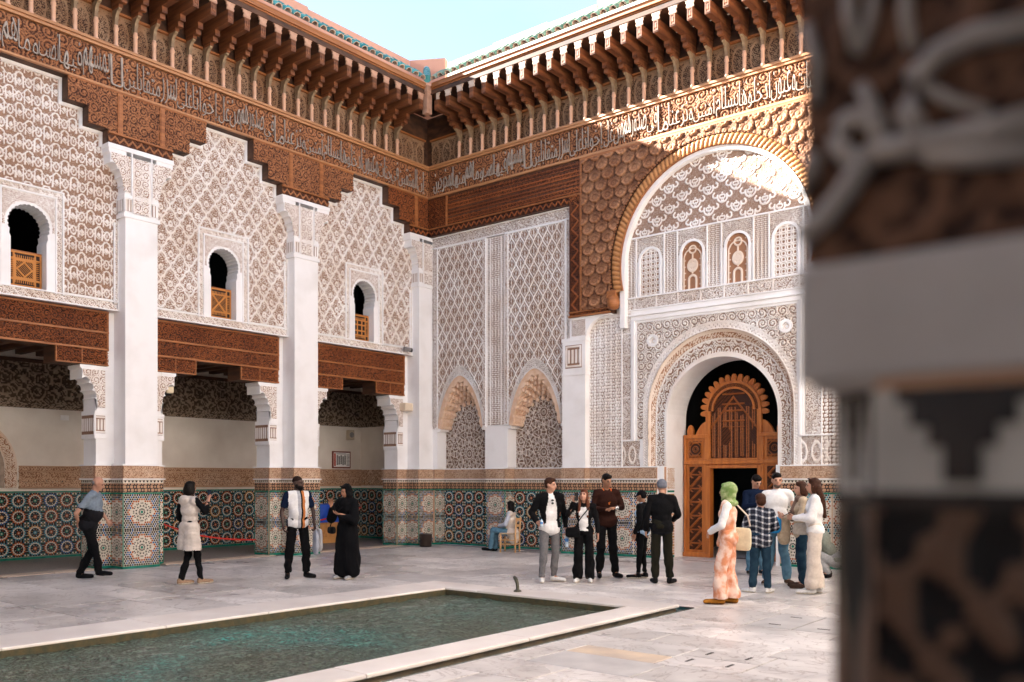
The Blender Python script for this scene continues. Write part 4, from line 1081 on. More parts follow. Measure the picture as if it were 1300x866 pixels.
# dado faces
core = MB()
for a, b_, k in segs:
    if k == 'P': core.box(a, b_, -.60, .025 + (.16 if a == -11.94 else 0), 0, 1.945)
    else: core.box(a + .001, b_ - .001, -.60, PN1 + .025, 0, 1.944)
core.box(-11.309, -9.58, -.62, PN2 + .03, 0, 1.944).box(-6.88, -2, -.62, PN2 + .03, 0, 1.944)
core.build('base_core', ZBR, pw)
def dz(a, b_, n, kind, var=0, rot=0): dado_face(pw, a, n, rot, b_, kind, var=var)
dz(-16.17, .11 + .0, .03, 'x'); 
dz(-14.33, .60, .03, 'L'); dz(-11.94, .63, .19, 'L', 0)
for x in (-16.06, -13.73): dz(x + .005, .37, .03, 'L', 1, 90)
dz(-11.305, .20, .19, 'L', 1, 90)
dz(-11.946, .16, .03, 'x', 1, -90)
dz(-16.05, 1.71, PN1 + .03, 'S'); dz(-13.72, 1.77, PN1 + .03, 'S', 1)
dz(-11.29, 1.70, PN2 + .035, 'L2'); 
for i in range(3):
    for z in (.39, 1.06): link('rosette_tile', large_cell(.56, 0), pw, loc=(-11.29 + .285 + .565 * i, -(PN2 + .035), z))
dz(-6.87, 2.0, PN2 + .035, 'L2')
for i in range(4):
    for z in (.39, 1.06): link('rosette_tile', large_cell(.48, 1), pw, loc=(-6.87 + .25 + .5 * i, -(PN2 + .035), z))
tr = MB()
for a, b_, e in ((-14.35, -13.70, 0), (-11.96, -11.28, .16)):
    tr.box(a, b_, -.5, .06 + e, 1.668, 1.692).box(a + .004, b_ - .004, -.5, .052 + e, 1.93, 1.955)
tr.box(-16.17, -16.03, -.5, .059, 1.668, 1.692).box(-16.17, -16.03, -.5, .05, 1.93, 1.955)
tr.box(-16.03, -14.35, -.5, PN1 + .06, 1.668, 1.692).box(-16.03, -14.35, -.5, PN1 + .05, 1.93, 1.955)
tr.box(-13.70, -11.96, -.5, PN1 + .06, 1.668, 1.692).box(-13.70, -11.96, -.5, PN1 + .05, 1.93, 1.955)
tr.box(-11.28, -9.55, -.5, PN2 + .065, 1.668, 1.692).box(-11.28, -9.55, -.5, PN2 + .06, 1.93, 1.955)
tr.box(-6.91, -2, -.5, PN2 + .065, 1.668, 1.692).box(-6.91, -2, -.5, PN2 + .06, 1.93, 1.955)
tr.build('ledge_moulding', PLAS, pw, bevel=.004)
# solid behind
MB().box(-16.3, -11.31, -.62, -.42, 1.955, 9.6).box(-11.93, -11.33, -.42, -.04, 4.0, 4.8).box(-16.17, -11.31, -.42, -.03, 4.75, 9.6).box(-16.17, -16.06, -.42, -.002, 1.957, 4.75).box(-14.33, -13.73, -.42, -.003, 1.957, 4.75).box(-11.94, -11.31, -.42, .158, 1.957, 4.05).build('wall_core', PLAS, pw)
relief('carved_strip', -16.165, -16.065, 2.97, 7.80, lambda S, Z: leafy(S, Z, .085), STUC, pw, depth=.018, res=.0145)
def strip_fn(S, Z): return np.maximum.reduce([knots(S, Z, .095), line(np.abs(S + 14.03) - .17, .012), line(np.abs(S + 14.03) - .27, .012)])
relief('carved_strip', -14.33, -13.73, 3.0, 7.58, strip_fn, STUC, pw, depth=.022, res=.0165)
def inniche(c, a, b_, A=.84, Bh=1.55, zs=2.98):
    return np.where(b_ <= zs, (np.abs(a - c) < A), ((np.abs(a - c) / A) ** 1.75 + (np.maximum(b_ - zs, 0) / Bh) ** 1.55) < 1)
def nprof(c, A, Bh, n=28, z0=None, lob=0, dep=.05):
    zs = 2.98; pts = []
    for i in range(n + 1):
        q = PI * i / n; cx, sz = math.cos(q), math.sin(q)
        pts.append((c - A * math.copysign(abs(cx) ** (2 / 1.75), cx), zs + Bh * abs(sz) ** (2 / 1.55)))
    if lob: pts = scallop(pts, lob, dep, inward=False, seg=5)
    if z0 is not None: pts = [(c - A, z0)] + pts + [(c + A, z0)]
    return pts
STUCM = pm('warm_muqarnas_plaster', (.66, .43, .28), (.78, .58, .43), scale=5, rough=.8, bump=.2)
for k, (a, b_) in enumerate(((-16.06, -14.33), (-13.73, -11.94))):
    c = (a + b_) / 2; hw = (b_ - a) / 2
    fa, fb = (a + .10, b_ - .02) if k == 0 else (a + .05, b_ - .0)
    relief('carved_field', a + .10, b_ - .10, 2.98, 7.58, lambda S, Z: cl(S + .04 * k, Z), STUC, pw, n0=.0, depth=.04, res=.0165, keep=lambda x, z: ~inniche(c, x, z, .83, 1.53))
    m = MB(); m.box(a, a + .10, -.04, .045, 2.97, 7.60).box(b_ - .10, b_, -.04, .045, 2.97, 7.60)
    m.box(a + .10, b_ - .10, -.04, .044, 7.575, 7.60)
    m.build('border_moulding', PLAS, pw, bevel=.006)
    for x in (a + .012, b_ - .088): relief('carved_strip', x, x + .076, 3.0, 7.58, lambda S, Z: leafy(S, Z, .07), STUC, pw, n0=.046, depth=.012, res=.0145)
    # arch ring
    def ringmap(A_, Q, n, c=c):
        Aa = .765 + Q * .075; Bb = 1.30 + Q * .25
        cx, sz = np.cos(A_), np.sin(A_)
        return c + Aa * np.sign(cx) * np.abs(cx) ** (2 / 1.75), -n, 2.98 + Bb * np.abs(sz) ** (2 / 1.55)
    relief('arch_ring', 0.0, PI, 0., 1., lambda A_, Q: np.maximum(leafy(A_ * 1.1, Q * .22, .085), np.maximum(line(Q - .97, .06, .03), line(Q - .03, .06, .03))), STUC, pw, n0=.008, depth=.034, res=.0155, mapf=ringmap)
    tiers = [(.72, 1.20, .02, -.06, 13, .075), (.71, 1.10, -.06, -.13, 12, .08), (.70, 1.00, -.13, -.20, 11, .08), (.685, .88, -.20, -.27, 10, .08), (.67, .76, -.27, -.345, 9, .075)]
    po = (.775, 1.315)
    for A_, Bh, n1, n0_, lob, dep in tiers:
        outer = nprof(c, po[0] + .01, po[1] + .01, 30, z0=2.98); inner = nprof(c, A_, Bh, 30, lob=lob, dep=dep)
        inner = [(inner[0][0], 2.98)] + inner + [(inner[-1][0], 2.98)]
        MB().poly((outer + inner[::-1])[::-1], n0_, n1 - .004).build('muqarnas_tier', STUCM, pw)
        po = (A_ - .0 + .045, Bh + .10)
    # rows of little vaulted cups hanging between the tiers
    cup = mesh_of(MB().lathe([(.002, .055), (.028, .045), (.042, .015), (.044, -.03), (.03, -.05), (.022, -.02), (.016, .01)], (0, 0), 10), 'muqarnas_cup', [STUCM])
    for A_, Bh, n_, cnt in ((.70, 1.12, -.03, 15), (.69, 1.02, -.10, 14), (.675, .90, -.17, 13), (.66, .80, -.24, 12), (.64, .66, -.30, 11)):
        for i in range(cnt):
            q = PI * (i + .5) / cnt; cx, sz = math.cos(q), math.sin(q)
            link('muqarnas_cup', cup, pw, loc=(c - A_ * math.copysign(abs(cx) ** (2 / 1.75), cx), -n_, 2.98 + Bh * abs(sz) ** (2 / 1.55) - .03))
    wl = MB().box(a + .001, a + .06, PN1, -.001, 1.957, 2.98).box(b_ - .06, b_ - .001, PN1, -.001, 1.957, 2.98)
    wl.box(a + .002, a + .16, PN1, .0, 2.90, 2.975).box(b_ - .16, b_ - .002, PN1, .0, 2.90, 2.975)
    wl.build('niche_jamb', PLAS, pw, bevel=.004)
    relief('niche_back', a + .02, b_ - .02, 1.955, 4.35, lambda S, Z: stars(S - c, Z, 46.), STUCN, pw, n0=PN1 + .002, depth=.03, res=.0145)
relief('carved_strip', -16.165, -11.78, 7.62, 7.86, lambda S, Z: leafy(S, Z, .085), STUC, pw, n0=.0, depth=.03, res=.0175)
MB().box(-16.17, -11.76, -.03, .045, 7.60, 7.622).box(-16.17, -11.76, -.03, .05, 7.862, 7.884).box(-11.79, -11.76, -.03, .048, 4.9, 7.862).box(-11.94, -11.92, -.03, .04, 4.9, 7.60).build('border_moulding', PLAS, pw)
relief('carved_strip', -11.92, -11.79, 4.86, 7.60, lambda S, Z: leafy(S, Z, .08), STUC, pw, depth=.025, res=.0155)
# third pilaster: impost block, small carved square and the springing bracket of the great arch
p3 = MB().box(-11.95, -11.29, -.42, .175, 4.78, 4.86).box(-11.93, -11.305, -.42, .162, 4.06, 4.78).box(-11.95, -11.29, -.42, .176, 4.02, 4.07)
p3.box(-11.76, -11.304, -.41, .12, 4.86, 5.284)
pr = [(-11.312, 4.87)] + [(-11.31 + .62 * (1 - math.cos(q)), 4.87 + .44 * math.sin(q)) for q in [i * PI / 2 / 10 for i in range(11)]] + [(-11.312, 5.31)]
p3.poly(pr[::-1], -.20, .118)
p3.box(-11.76, -10.66, -.30, .13, 5.285, 5.315)
imp = p3.build('impost_block', PLAS, pw, bevel=.004)
relief('carved_panel', -11.70, -11.33, 4.90, 5.26, lambda S, Z: leafy(S, Z, .09), STUC, imp, n0=.122, depth=.02, res=.014)
relief('carved_panel', -11.85, -11.40, 4.18, 4.70, lambda S, Z: np.maximum(line(fr(S / .10) - .5, .2) * (np.abs(Z - 4.44) < .15), line(np.maximum(np.abs(S + 11.625) - .19, np.abs(Z - 4.44) - .22), .014)), STUC, imp, n0=.163, depth=.016, res=.013)

# cedar zone
WN = .16
fb = thing('cedar_frieze', 'carved cedar frieze with painted script across the portal wall, partly in sunlight', 'frieze', (0, YB, 0), 0, 'carved cedar friezes under the eaves')
MB().box(-16.17, -.6, -.5, -.03, 8.88, 9.70).build('frieze_core', WOODD, fb)
relief('carved_board', -16.17, -4.8, 8.92, 9.56, frieze_scroll, WOODL, fb, n0=-.028, depth=.035, res=.0175)
m = MB(); m.box(-16.17, -.6, -.05, .05, 9.63, 9.685).box(-16.17, -.6, -.05, .03, 9.575, 9.628).box(-16.17, -.6, -.05, .018, 8.86, 8.915)
m.build('ledge_moulding', MATS['sunworn_cedar'], fb, bevel=.006)
inscribe(fb, -15.95, -4.9, 8.95, .56, .006, VERSE, PAINT)
cz = thing('cedar_spandrel', 'carved cedar facing of pine cones and plain boards around the great arch', 'wood panelling', (0, YB, 0))
RW, RI, AZ = 2.34, 2.13, 6.27
def wood_keep(x, z):
    d = np.hypot(x - AC, z - AZ)
    inside = (d < RW - .02) | ((np.abs(x - AC) < RW - .02) & (z < AZ))
    return ~inside & ((x > -11.76 + 0) | (z > 7.9)) & (x < 2 * AC + 11.76 + 3)
MB().box(-16.17, -11.76, -.18, -.03, 7.89, 8.879).build('panel_core', WOODD, cz)
# plate behind the spandrel with the arch cut out
outl = [(-11.759, 5.32), (AC - RW, 5.32)] + arc(AC, AZ, RW, PI, 0, 48) + [(AC + RW, 5.32), (2 * AC + 11.759, 5.32), (2 * AC + 11.759, 8.878), (-11.759, 8.878)]
MB().poly(outl, -.30, -.032).build('panel_core', WOODD, cz)
for i in range(4):                                     # long boards beside the corner
    z0 = 8.10 + i * .185
    relief('carved_board', -15.5, -11.45, z0 + .012, z0 + .172, lambda S, Z, i=i: np.maximum(leafy(S + i, Z, .10), line(fr(Z / .09) - .5, .1)) * (.9 - .25 * (i % 2)), WOODC, cz, n0=-.029, depth=.022, res=.02)
relief('carved_board', -16.16, -15.56, 8.12, 8.84, lambda S, Z: leafy(S, Z, .11), WOODC, cz, n0=-.029, depth=.022, res=.02)
relief('carved_board', -16.16, -11.77, 7.905, 8.06, lambda S, Z: zigzag(S, Z, .17, 7.98, .05), WOODC, cz, n0=-.029, depth=.028, res=.016)
m = MB(); m.box(-16.17, -11.45, -.05, .012, 8.065, 8.095); m.box(-15.55, -15.51, -.05, .02, 8.10, 8.84)
m.box(-11.45, -11.40, -.05, .02, 5.44, 8.86).box(-11.45, -5.15, -.05, .018, 8.80, 8.858).box(2 * AC + 11.40, 2 * AC + 11.45, -.05, .02, 5.44, 8.80)
m.box(-11.76, -10.66, -.05, .02, 5.32, 5.36).box(-11.76, -10.66, -.05, .014, 5.42, 5.445)
m.build('moulding', WOOD, cz, bevel=.005)
relief('carved_board', -11.755, -11.455, 5.45, 8.06, lambda S, Z: np.maximum(zigzag(Z, S, .34, -11.60, .09), .5 * leafy(S, Z, .1)), WOODC, cz, n0=-.029, depth=.03, res=.018, keep=lambda x, z: z < 7.9)
relief('carved_board', -11.755, -11.455, 7.9, 8.10, lambda S, Z: leafy(S, Z, .1), WOODC, cz, n0=-.029, depth=.03, res=.02)
relief('pine_cone_field', -11.40, -5.20, 5.45, 8.80, cones, WOODS, cz, n0=-.030, depth=.10, res=.016, keep=lambda x, z: wood_keep(x, z) & (np.hypot(x - AC, np.maximum(z - AZ, 0)) > RW + .03))
relief('carved_board', -11.75, -10.68, 5.335, 5.42, lambda S, Z: leafy(S, Z, .08), WOODC, cz, n0=-.029, depth=.02, res=.016)
def rope_fn(A_, Q): return .25 + .75 * (np.abs(np.sin((A_ * 2.25 / .105) * PI + (Q - 2.2) * 9)) ** .7) * np.sqrt(np.clip(1 - ((Q - 2.235) / .115) ** 2, 0, 1))
rp = thing('rope_arch', 'twisted gilded cedar rope moulding around the great arch', 'arch moulding', (0, YB, 0))
relief('rope_moulding', R(-14), R(194), 2.12, 2.35, rope_fn, ROPE, rp, n0=-.03, depth=.06, res=.010, mapf=lambda A_, Q, n: (AC + Q * np.cos(A_), -n, AZ + Q * np.sin(A_)))
relief('rope_border', R(-14), R(194), 2.35, 2.41, lambda A_, Q: line(fr(A_ * 2.38 / .07) - .5, .2), WOODL, rp, n0=.0, depth=.03, res=.012, mapf=lambda A_, Q, n: (AC + Q * np.cos(A_), -n, AZ + Q * np.sin(A_)))
q0, q1 = R(-14), R(194)
ic = MB(); kk = 60
for i in range(kk):
    for n_ in (0,):
        a0, a1 = q0 + (q1 - q0) * i / kk, q0 + (q1 - q0) * (i + 1) / kk; r = 2.125
        ic.add([(AC + r * math.cos(a0), -.02, AZ + r * math.sin(a0)), (AC + r * math.cos(a1), -.02, AZ + r * math.sin(a1)), (AC + r * math.cos(a1), .14, AZ + r * math.sin(a1)), (AC + r * math.cos(a0), .14, AZ + r * math.sin(a0))], [(0, 1, 2, 3), (3, 2, 1, 0)][:1])
ic.build('intrados_board', WOOD, rp)
for sg in (-1, 1):
    kb = MB().lathe([(.02, 5.36), (.10, 5.38), (.135, 5.45), (.14, 5.55), (.11, 5.64), (.06, 5.68)], (0, 0), 16)
    o = kb.build('scroll_stop', WOODC if False else WOOD, rp, smooth=True); o.location = (AC + sg * 2.28, -.03, 0)
    MB().box(AC + sg * 2.32 - .14, AC + sg * 2.32 + .10, -.15, .04, 5.62, 5.80).build('stop_block', WOOD, rp, bevel=.02)
# white arch band between rope and tympanum
wa = MB(); nw = 60
ring = arc(AC, AZ, 2.16, PI, 0, nw); rin = arc(AC, AZ, 2.04, 0, PI, nw)
wa.poly([(AC - 2.16, 4.96 + .0)] + ring + [(AC + 2.16, 4.96)] + [(AC + 2.04, 4.96)] + rin + [(AC - 2.04, 4.96)], PN2 - .02, .12)
o = wa.build('arch_band', PLAS, pw, smooth=False)

# ------------------------------------------------------------ wall inside the great arch (plane n = PN2)
TB = PN2
DC = -8.20
PC = -8.32
def in_arc(x, z, r): return (np.hypot(x - AC, np.maximum(z - AZ, 0)) < r)
wall = MB()
outl = [(-11.31, .001), (-11.31, 9.6), (-1.0, 9.6), (-1.0, .001)]
RO, ZO_ = 1.665, 3.15
HR = RO - .05
wall.poly([(-11.31, 1.957), (DC - HR, 1.957), (DC - HR, ZO_)] + arc(DC, ZO_, HR, PI, 0, 36)[1:-1] + [(DC + HR, ZO_), (DC + HR, 1.957), (-1.0, 1.957), (-1.0, 9.6), (-11.31, 9.6)], TB - .34, TB - .012)
wall.poly([(DC - HR - .05, 1.958), (DC - 1.235, 1.958), (DC - 1.235, 2.96)] + arc(DC, 2.96, 1.235, PI, 0, 36)[1:-1] + [(DC + 1.235, 2.96), (DC + 1.235, 1.958), (DC + HR + .05, 1.958), (DC + HR + .05, 5.0), (DC - HR - .05, 5.0)], TB - .335, TB - .16)
wall.box(-9.58, DC - 1.235, TB - .34, TB + .02, 0, 1.957).box(DC + 1.235, -6.88, TB - .34, TB + .02, 0, 1.957)
wall.build('wall_core', PLAS, pw)
# crown pattern of the tympanum
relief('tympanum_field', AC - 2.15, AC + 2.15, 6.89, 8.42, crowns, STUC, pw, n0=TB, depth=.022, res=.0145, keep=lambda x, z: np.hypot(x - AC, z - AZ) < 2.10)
m = MB().box(AC - 2.05, AC + 2.05, TB - .02, TB + .045, 6.86, 6.892).box(AC - 2.15, AC + 2.15, TB - .02, TB + .05, 5.58, 5.61).box(AC - 2.15, AC + 2.15, TB - .02, TB + .03, 5.33, 5.35)
WC = [-9.75, -8.76, -7.76, -6.76]; WZ = 6.36
for c in WC:
    for sg in (-1, 1): m.box(c + sg * .34 - .012, c + sg * .34 + .012, TB - .02, TB + .04, 5.61, 6.86)
m.build('border_moulding', PLAS, pw)
relief('carved_band', AC - 2.12, AC + 2.12, 5.35, 5.58, lambda S, Z: np.maximum(vines(S, Z, .12), line(fr(S / .52) - .5, .02)), STUC, pw, n0=TB, depth=.025, res=.0145)
zs = [AC - 2.10] + [c + s * .352 for c in WC for s in (-1, 1)] + [AC + 2.10]
for i in range(0, len(zs), 2):
    relief('carved_strip', zs[i], zs[i + 1], 5.61, 6.86, lambda S, Z: knots(S, Z, .08), STUC, pw, n0=TB, depth=.02, res=.0135, keep=lambda x, z: in_arc(x, z, 2.05))
def vase(S, Z):
    z = Z - 5.63
    ring = line(np.hypot(S, z - .80) - .075, .012, .01)
    stem = line(S, .012, .01) * (z < .72) * (z > .30)
    bulb = line(np.hypot(S / 1.0, (z - .47) / 1.15) - .095, .022, .014) + line(np.hypot(S, z - .47) - .04, .02, .012)
    arch_ = line(np.hypot(S, z - .62) - .20, .009, .009) * (z > .62) + line(np.abs(S) - .20, .009, .009) * (z < .62)
    foot = line(np.abs(S) - .085, .018, .01) * (z < .18) + line(np.hypot(S, z - .18) - .085, .018, .01) * (z >= .18)
    dots = 1 - sm(np.hypot((fr(S / .11) - .5) * .11, (fr(z / .13) - .5) * .13), .012, .022)
    return np.clip(np.maximum.reduce([ring, stem, bulb, arch_, foot, .5 * dots * (np.abs(S) > .12)]), 0, 1)
for i, c in enumerate(WC):
    hole_ = [(c - .235, 5.615), (c - .235, WZ)] + arc(c, WZ, .235, PI, 0, 18)[1:-1] + [(c + .235, WZ), (c + .235, 5.615)]
    fo = MB().poly([(c - .285, 5.611), (c - .285, WZ)] + arc(c, WZ, .285, PI, 0, 18)[1:-1] + [(c + .285, WZ), (c + .285, 5.611), (c + .235, 5.611), (c + .235, WZ)] + arc(c, WZ, .235, 0, PI, 18)[1:-1] + [(c - .235, WZ), (c - .235, 5.611)], TB, TB + .04).build('window_arch', PLAS, pw, smooth=False)
    relief('carved_spandrel', c - .33, c + .33, 6.36, 6.86, lambda S, Z: leafy(S, Z, .075), STUC, fo, n0=TB + .004, depth=.025, res=.013, keep=lambda x, z: np.hypot(x - c, z - WZ) > .28)
    pat = (lambda S, Z: circles(S - c, Z, .115)) if i in (0, 3) else (lambda S, Z: vase(S - c, Z))
    relief('window_tracery', c - .235, c + .235, 5.615, WZ + .235, pat, STUC2 if i in (1, 2) else STUC, fo, n0=TB - .004, depth=.022, res=.0115, keep=lambda x, z: (z < WZ) | (np.hypot(x - c, z - WZ) < .25))
# stepped white moulding round the portal field
PL, PR, PT, PBm = -10.22, -6.40, 5.19, 2.51
m = MB()
for k, (d, n_) in enumerate(((0, .05), (.05, .07), (.10, .04))):
    m.box(PL + d, PR - d, TB - .02, TB + n_, PT - d - .05 + .0, PT - d + .0)
    m.box(PL + d, PL + d + .05, TB - .02, TB + n_ + .001, PBm, PT - d - .051).box(PR - d - .05, PR - d, TB - .02, TB + n_ + .001, PBm, PT - d - .051)
m.box(PL - .02, PR + .02, TB - .02, TB + .09, PT + .0, PT + .04)
m.box(-10.47, -10.445, TB - .02, TB + .035, 1.957, 5.30).box(-10.445, PL - .0, TB - .02, TB + .034, 2.50, 2.53).box(-11.31, -10.47, TB - .02, TB + .03, 5.24, 5.30)
m.build('portal_moulding', PLAS, pw, bevel=.006)
relief('carved_field', -11.305, -10.47, 1.957, 5.24, lambda S, Z: np.maximum(knots(S, Z, .14), .6 * leafy(S + .05, Z, .07)), STUC, pw, n0=TB, depth=.03, res=.0165)
relief('carved_strip', -10.445, PL - .02, 2.53, 5.33, lambda S, Z: np.maximum(vines(S, Z, .11), line(fr(Z / .46) - .5, .02)), STUC, pw, n0=TB, depth=.025, res=.0145)
relief('carved_panel', -10.445, DC - 1.74, 1.957, 2.50, lambda S, Z: np.maximum(line(np.hypot((fr((S + 10.595) / .26) - .5) * .26 / .08, (Z - 2.2) / .17) - 1, .12), leafy(S, Z, .08) * .7), STUC, pw, n0=TB, depth=.025, res=.014)
relief('carved_panel', DC + 1.74, DC + 2.30, 1.957, 2.50, lambda S, Z: np.maximum(line(np.hypot((fr((S + 6.59) / .28) - .5) * .28 / .09, (Z - 2.2) / .18) - 1, .12), leafy(S, Z, .08) * .7), STUC, pw, n0=TB, depth=.025, res=.014)
relief('carved_strip', PR + .02, PR + .32, 2.53, 5.33, lambda S, Z: vines(S, Z, .12), STUC, pw, n0=TB, depth=.025, res=.0145)
relief('carved_field', PR + .34, PR + 1.2, 1.957, 5.24, lambda S, Z: knots(S, Z, .14), STUC, pw, n0=TB, depth=.03, res=.02)
m = MB().box(PR + .32, PR + .34, TB - .02, TB + .035, 1.957, 5.24).box(DC + 1.74, DC + 2.36, TB - .02, TB + .06, 2.50, 2.53).box(DC - 1.80, DC - 1.68, TB - .03, TB + .03, 1.957, 2.53).box(DC + 1.66, DC + 1.74, TB - .03, TB + .03, 1.957, 2.53)
m.build('plain_blocks', PLAS, pw, bevel=.004)
RO, ZO_ = 1.665, 3.15
def rnd_(c): return c
RND = [(-9.68, 4.63), (-6.76, 4.63)]
relief('portal_spandrel', PL + .15, PR - .15, 2.55, PT - .15, lambda S, Z: vines(S, Z, .21), STUC, pw, n0=TB, depth=.045, res=.0135,
       keep=lambda x, z: ((np.hypot(x - DC, np.maximum(z - ZO_, 0)) > RO - .01)) & (np.hypot(x - RND[0][0], z - RND[0][1]) > .115) & (np.hypot(x - RND[1][0], z - RND[1][1]) > .115))
for c, z in RND:
    rr = MB().poly(arc(c, z, .135, 0, 2 * PI, 24)[:-1], TB - .01, TB + .06, holes=[arc(c, z, .075, 0, 2 * PI, 20)[:-1]]).build('roundel', PLAS, pw)
    relief('roundel_carving', 0, .078, 0, 2 * PI, lambda Q, A_: line(Q - .04, .012), STUC2, rr, n0=TB - .02, depth=.01, res=.02, mapf=lambda Q, A_, n, c=c, z=z: (c + Q * np.cos(A_), -n + 0 * Q, z + Q * np.sin(A_)))
def horse(A0, Q, n, cz=ZO_):
    """Q radius; A from 0..1 up the left leg, round the arch and down the right leg"""
    pass
def archmap(cx, cz_of, leg):
    """A in metres along the arch at radius 1: first `leg` m up, then pi, then leg down"""
    def f(A_, Q, n):
        cz = cz_of(Q)
        up = A_ < leg; dn = A_ > leg + PI
        th = np.clip(A_ - leg, 0, PI)
        x = cx - Q * np.cos(th); z = cz + Q * np.sin(th)
        t = np.where(up, (A_ / leg), 1.0); z = np.where(up, 1.957 + (cz - 1.957) * t, z)
        t2 = (A_ - leg - PI) / leg; z = np.where(dn, cz - (cz - 1.957) * t2, z)
        return x, -n + 0 * x, z
    return f
LEG = 1.2
czf = lambda Q: 2.96 + (Q - 1.24) / (RO - 1.24) * (ZO_ - 2.96)
# chain border, splayed reveal, archivolt
am = archmap(DC, czf, LEG)
T_all = 2 * LEG + PI
relief('chain_border', 0, T_all, RO - .06, RO + .05, lambda A_, Q: np.maximum(line(np.hypot((fr(A_ / .055) - .5), (Q - RO) / .09) - .33, .12), line(np.abs(Q - RO + .005) - .05, .012)), STUC, pw, n0=TB + .012, depth=.04, res=.013, mapf=am)
def splay(A_, Q, n):
    x, y, z = am(A_, Q, n); return x, -(TB + .01 - (RO - .055 - Q) * .95) - (n - TB), z
relief('splayed_reveal', 0, T_all, 1.49, RO - .055, lambda A_, Q: np.maximum(leafy(A_ * 1.6, Q, .07) * .8, line(Q - 1.58, .012)), STUC2, pw, n0=TB, depth=.012, res=.015, mapf=lambda A_, Q, n: splay(A_, Q, n))
AV = TB - .145
relief('archivolt', 0, T_all, 1.27, 1.49, lambda A_, Q: np.maximum(scroll(A_ * 1.35, Q + .0, .20), line(np.abs(Q - 1.38) - .105, .012)), STUC, pw, n0=AV, depth=.035, res=.0125, mapf=am)
relief('archivolt_edge', 0, T_all, 1.225, 1.27, lambda A_, Q: 1 + 0 * A_, STUC, pw, n0=AV, depth=.045, res=.02, mapf=am)
jm = MB(); n_ = 36
prof = [(DC - 1.23, 0)] + [(DC - 1.23, 2.96)] + arc(DC, 2.96, 1.23, PI, 0, n_)[1:-1] + [(DC + 1.23, 2.96), (DC + 1.23, 0)]
for i in range(len(prof) - 1):
    (xa, za), (xb, zb_) = prof[i], prof[i + 1]
    jm.add([(xa, -(AV + .045), za), (xb, -(AV + .045), zb_), (xb, 1.0, zb_), (xa, 1.0, za)], [(0, 1, 2, 3)])
rv = jm.build('arch_reveal', PLAS, pw)
# jamb dado
for sg in (-1, 1):
    a, b_ = sorted((DC + sg * 1.232, DC + sg * 1.40))
    MB().box(a, b_, -.75, TB - .02, 0, 1.94).build('jamb_base', ZBR, pw)
jt = MB()
for j in range(22): jt.box(-.001, .30, 0, .008, .06 + j * .06, .06 + j * .06 + .045, C_ if j % 3 else O_)
jt.box(0, .30, 0, .009, 1.40, 1.44, G_).box(0, .30, 0, .009, 0, .05, G_).box(.0, .02, 0, .010, .06, 1.39, W_)
o = jt.build('jamb_tiles', ZM, pw); face_put(o, DC - 1.236, TB - .145, 90)
o = relief('jamb_panel', 0, .30, 1.47, 1.92, lambda S, Z: leafy(S, Z, .1), STUCT, pw, depth=.01, res=.014); face_put(o, DC - 1.234, TB - .145, 90)
# room beyond the door, its darkness painted into near-black walls
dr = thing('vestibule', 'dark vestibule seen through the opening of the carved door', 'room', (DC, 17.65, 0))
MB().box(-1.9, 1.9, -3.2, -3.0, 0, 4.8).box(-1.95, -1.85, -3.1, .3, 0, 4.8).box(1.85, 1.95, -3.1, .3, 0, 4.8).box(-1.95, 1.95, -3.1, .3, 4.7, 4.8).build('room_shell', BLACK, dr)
MB().box(-1.9, 1.9, -3.1, .75, -.05, .002).build('vestibule_floor', MARBG, kind='structure').location = (DC, 17.65, 0)

# ------------------------------------------------------------ the carved door
dd = thing('carved_door', 'tall honey brown carved cedar door with a toothed round crest and a dark open wicket', 'door', (-8.22, 17.66, 0))
dd.scale = (.985, 1, .985)
DW = pm('honey_cedar', (.52, .165, .028), (.37, .105, .018), scale=5, rough=.38, bump=.3, bscale=40, stretch=(3, 1, .4), detail=6)
b = MB(); T1, T0 = .0, -.12
b.box(-1.19, -.545, T0, T1, 0, 2.68).box(.53, 1.19, T0, T1, 0, 2.68).box(-.545, .53, T0, T1, 1.94, 2.68)
b.poly([(-.62, 2.68), (-.62, 3.18)] + arc(-.02, 3.18, .60, PI, 0, 24)[1:-1] + [(.58, 3.18), (.58, 2.68)], T0, T1)
b.build('door_leaf', DW, dd, bevel=.006)
f = MB()
for x in (-1.19, -.69, .60, 1.13): f.box(x, x + .06, 0, .035, .02, 2.62)
f.box(-.63, -.545, 0, .05, 0, 1.99).box(.53, .61, 0, .05, 0, 1.99).box(-.545, .53, 0, .05, 1.94, 2.00)
f.box(-1.19, 1.19, 0, .045, 2.03, 2.11).box(-1.19, -.60, 0, .05, 2.60, 2.68).box(.56, 1.19, 0, .05, 2.60, 2.68)
f.box(-.66, -.56, 0, .04, 2.12, 3.18).box(.52, .62, 0, .04, 2.12, 3.18).box(-.56, .52, 0, .038, 2.11, 2.15)
f.box(-1.20, -.545, 0, .06, 0, .10).box(.53, 1.20, 0, .06, 0, .10)
f.build('door_frame', DW, dd, bevel=.008)
def diag(S, Z):
    a = fr(Z / .30); q = line(S - (a - .5) * .30, .03, .008) * (a < .93) * (a > .07); w = line(fr((S - Z) / .035) - .5, .16, .12) * .45; hb = line(np.abs(a - .5) - .47, .02)
    d2 = line(S + (a - .5) * .30, .022, .008) * (np.abs(a - .5) > .25)
    return np.maximum.reduce([q, w, hb, d2])
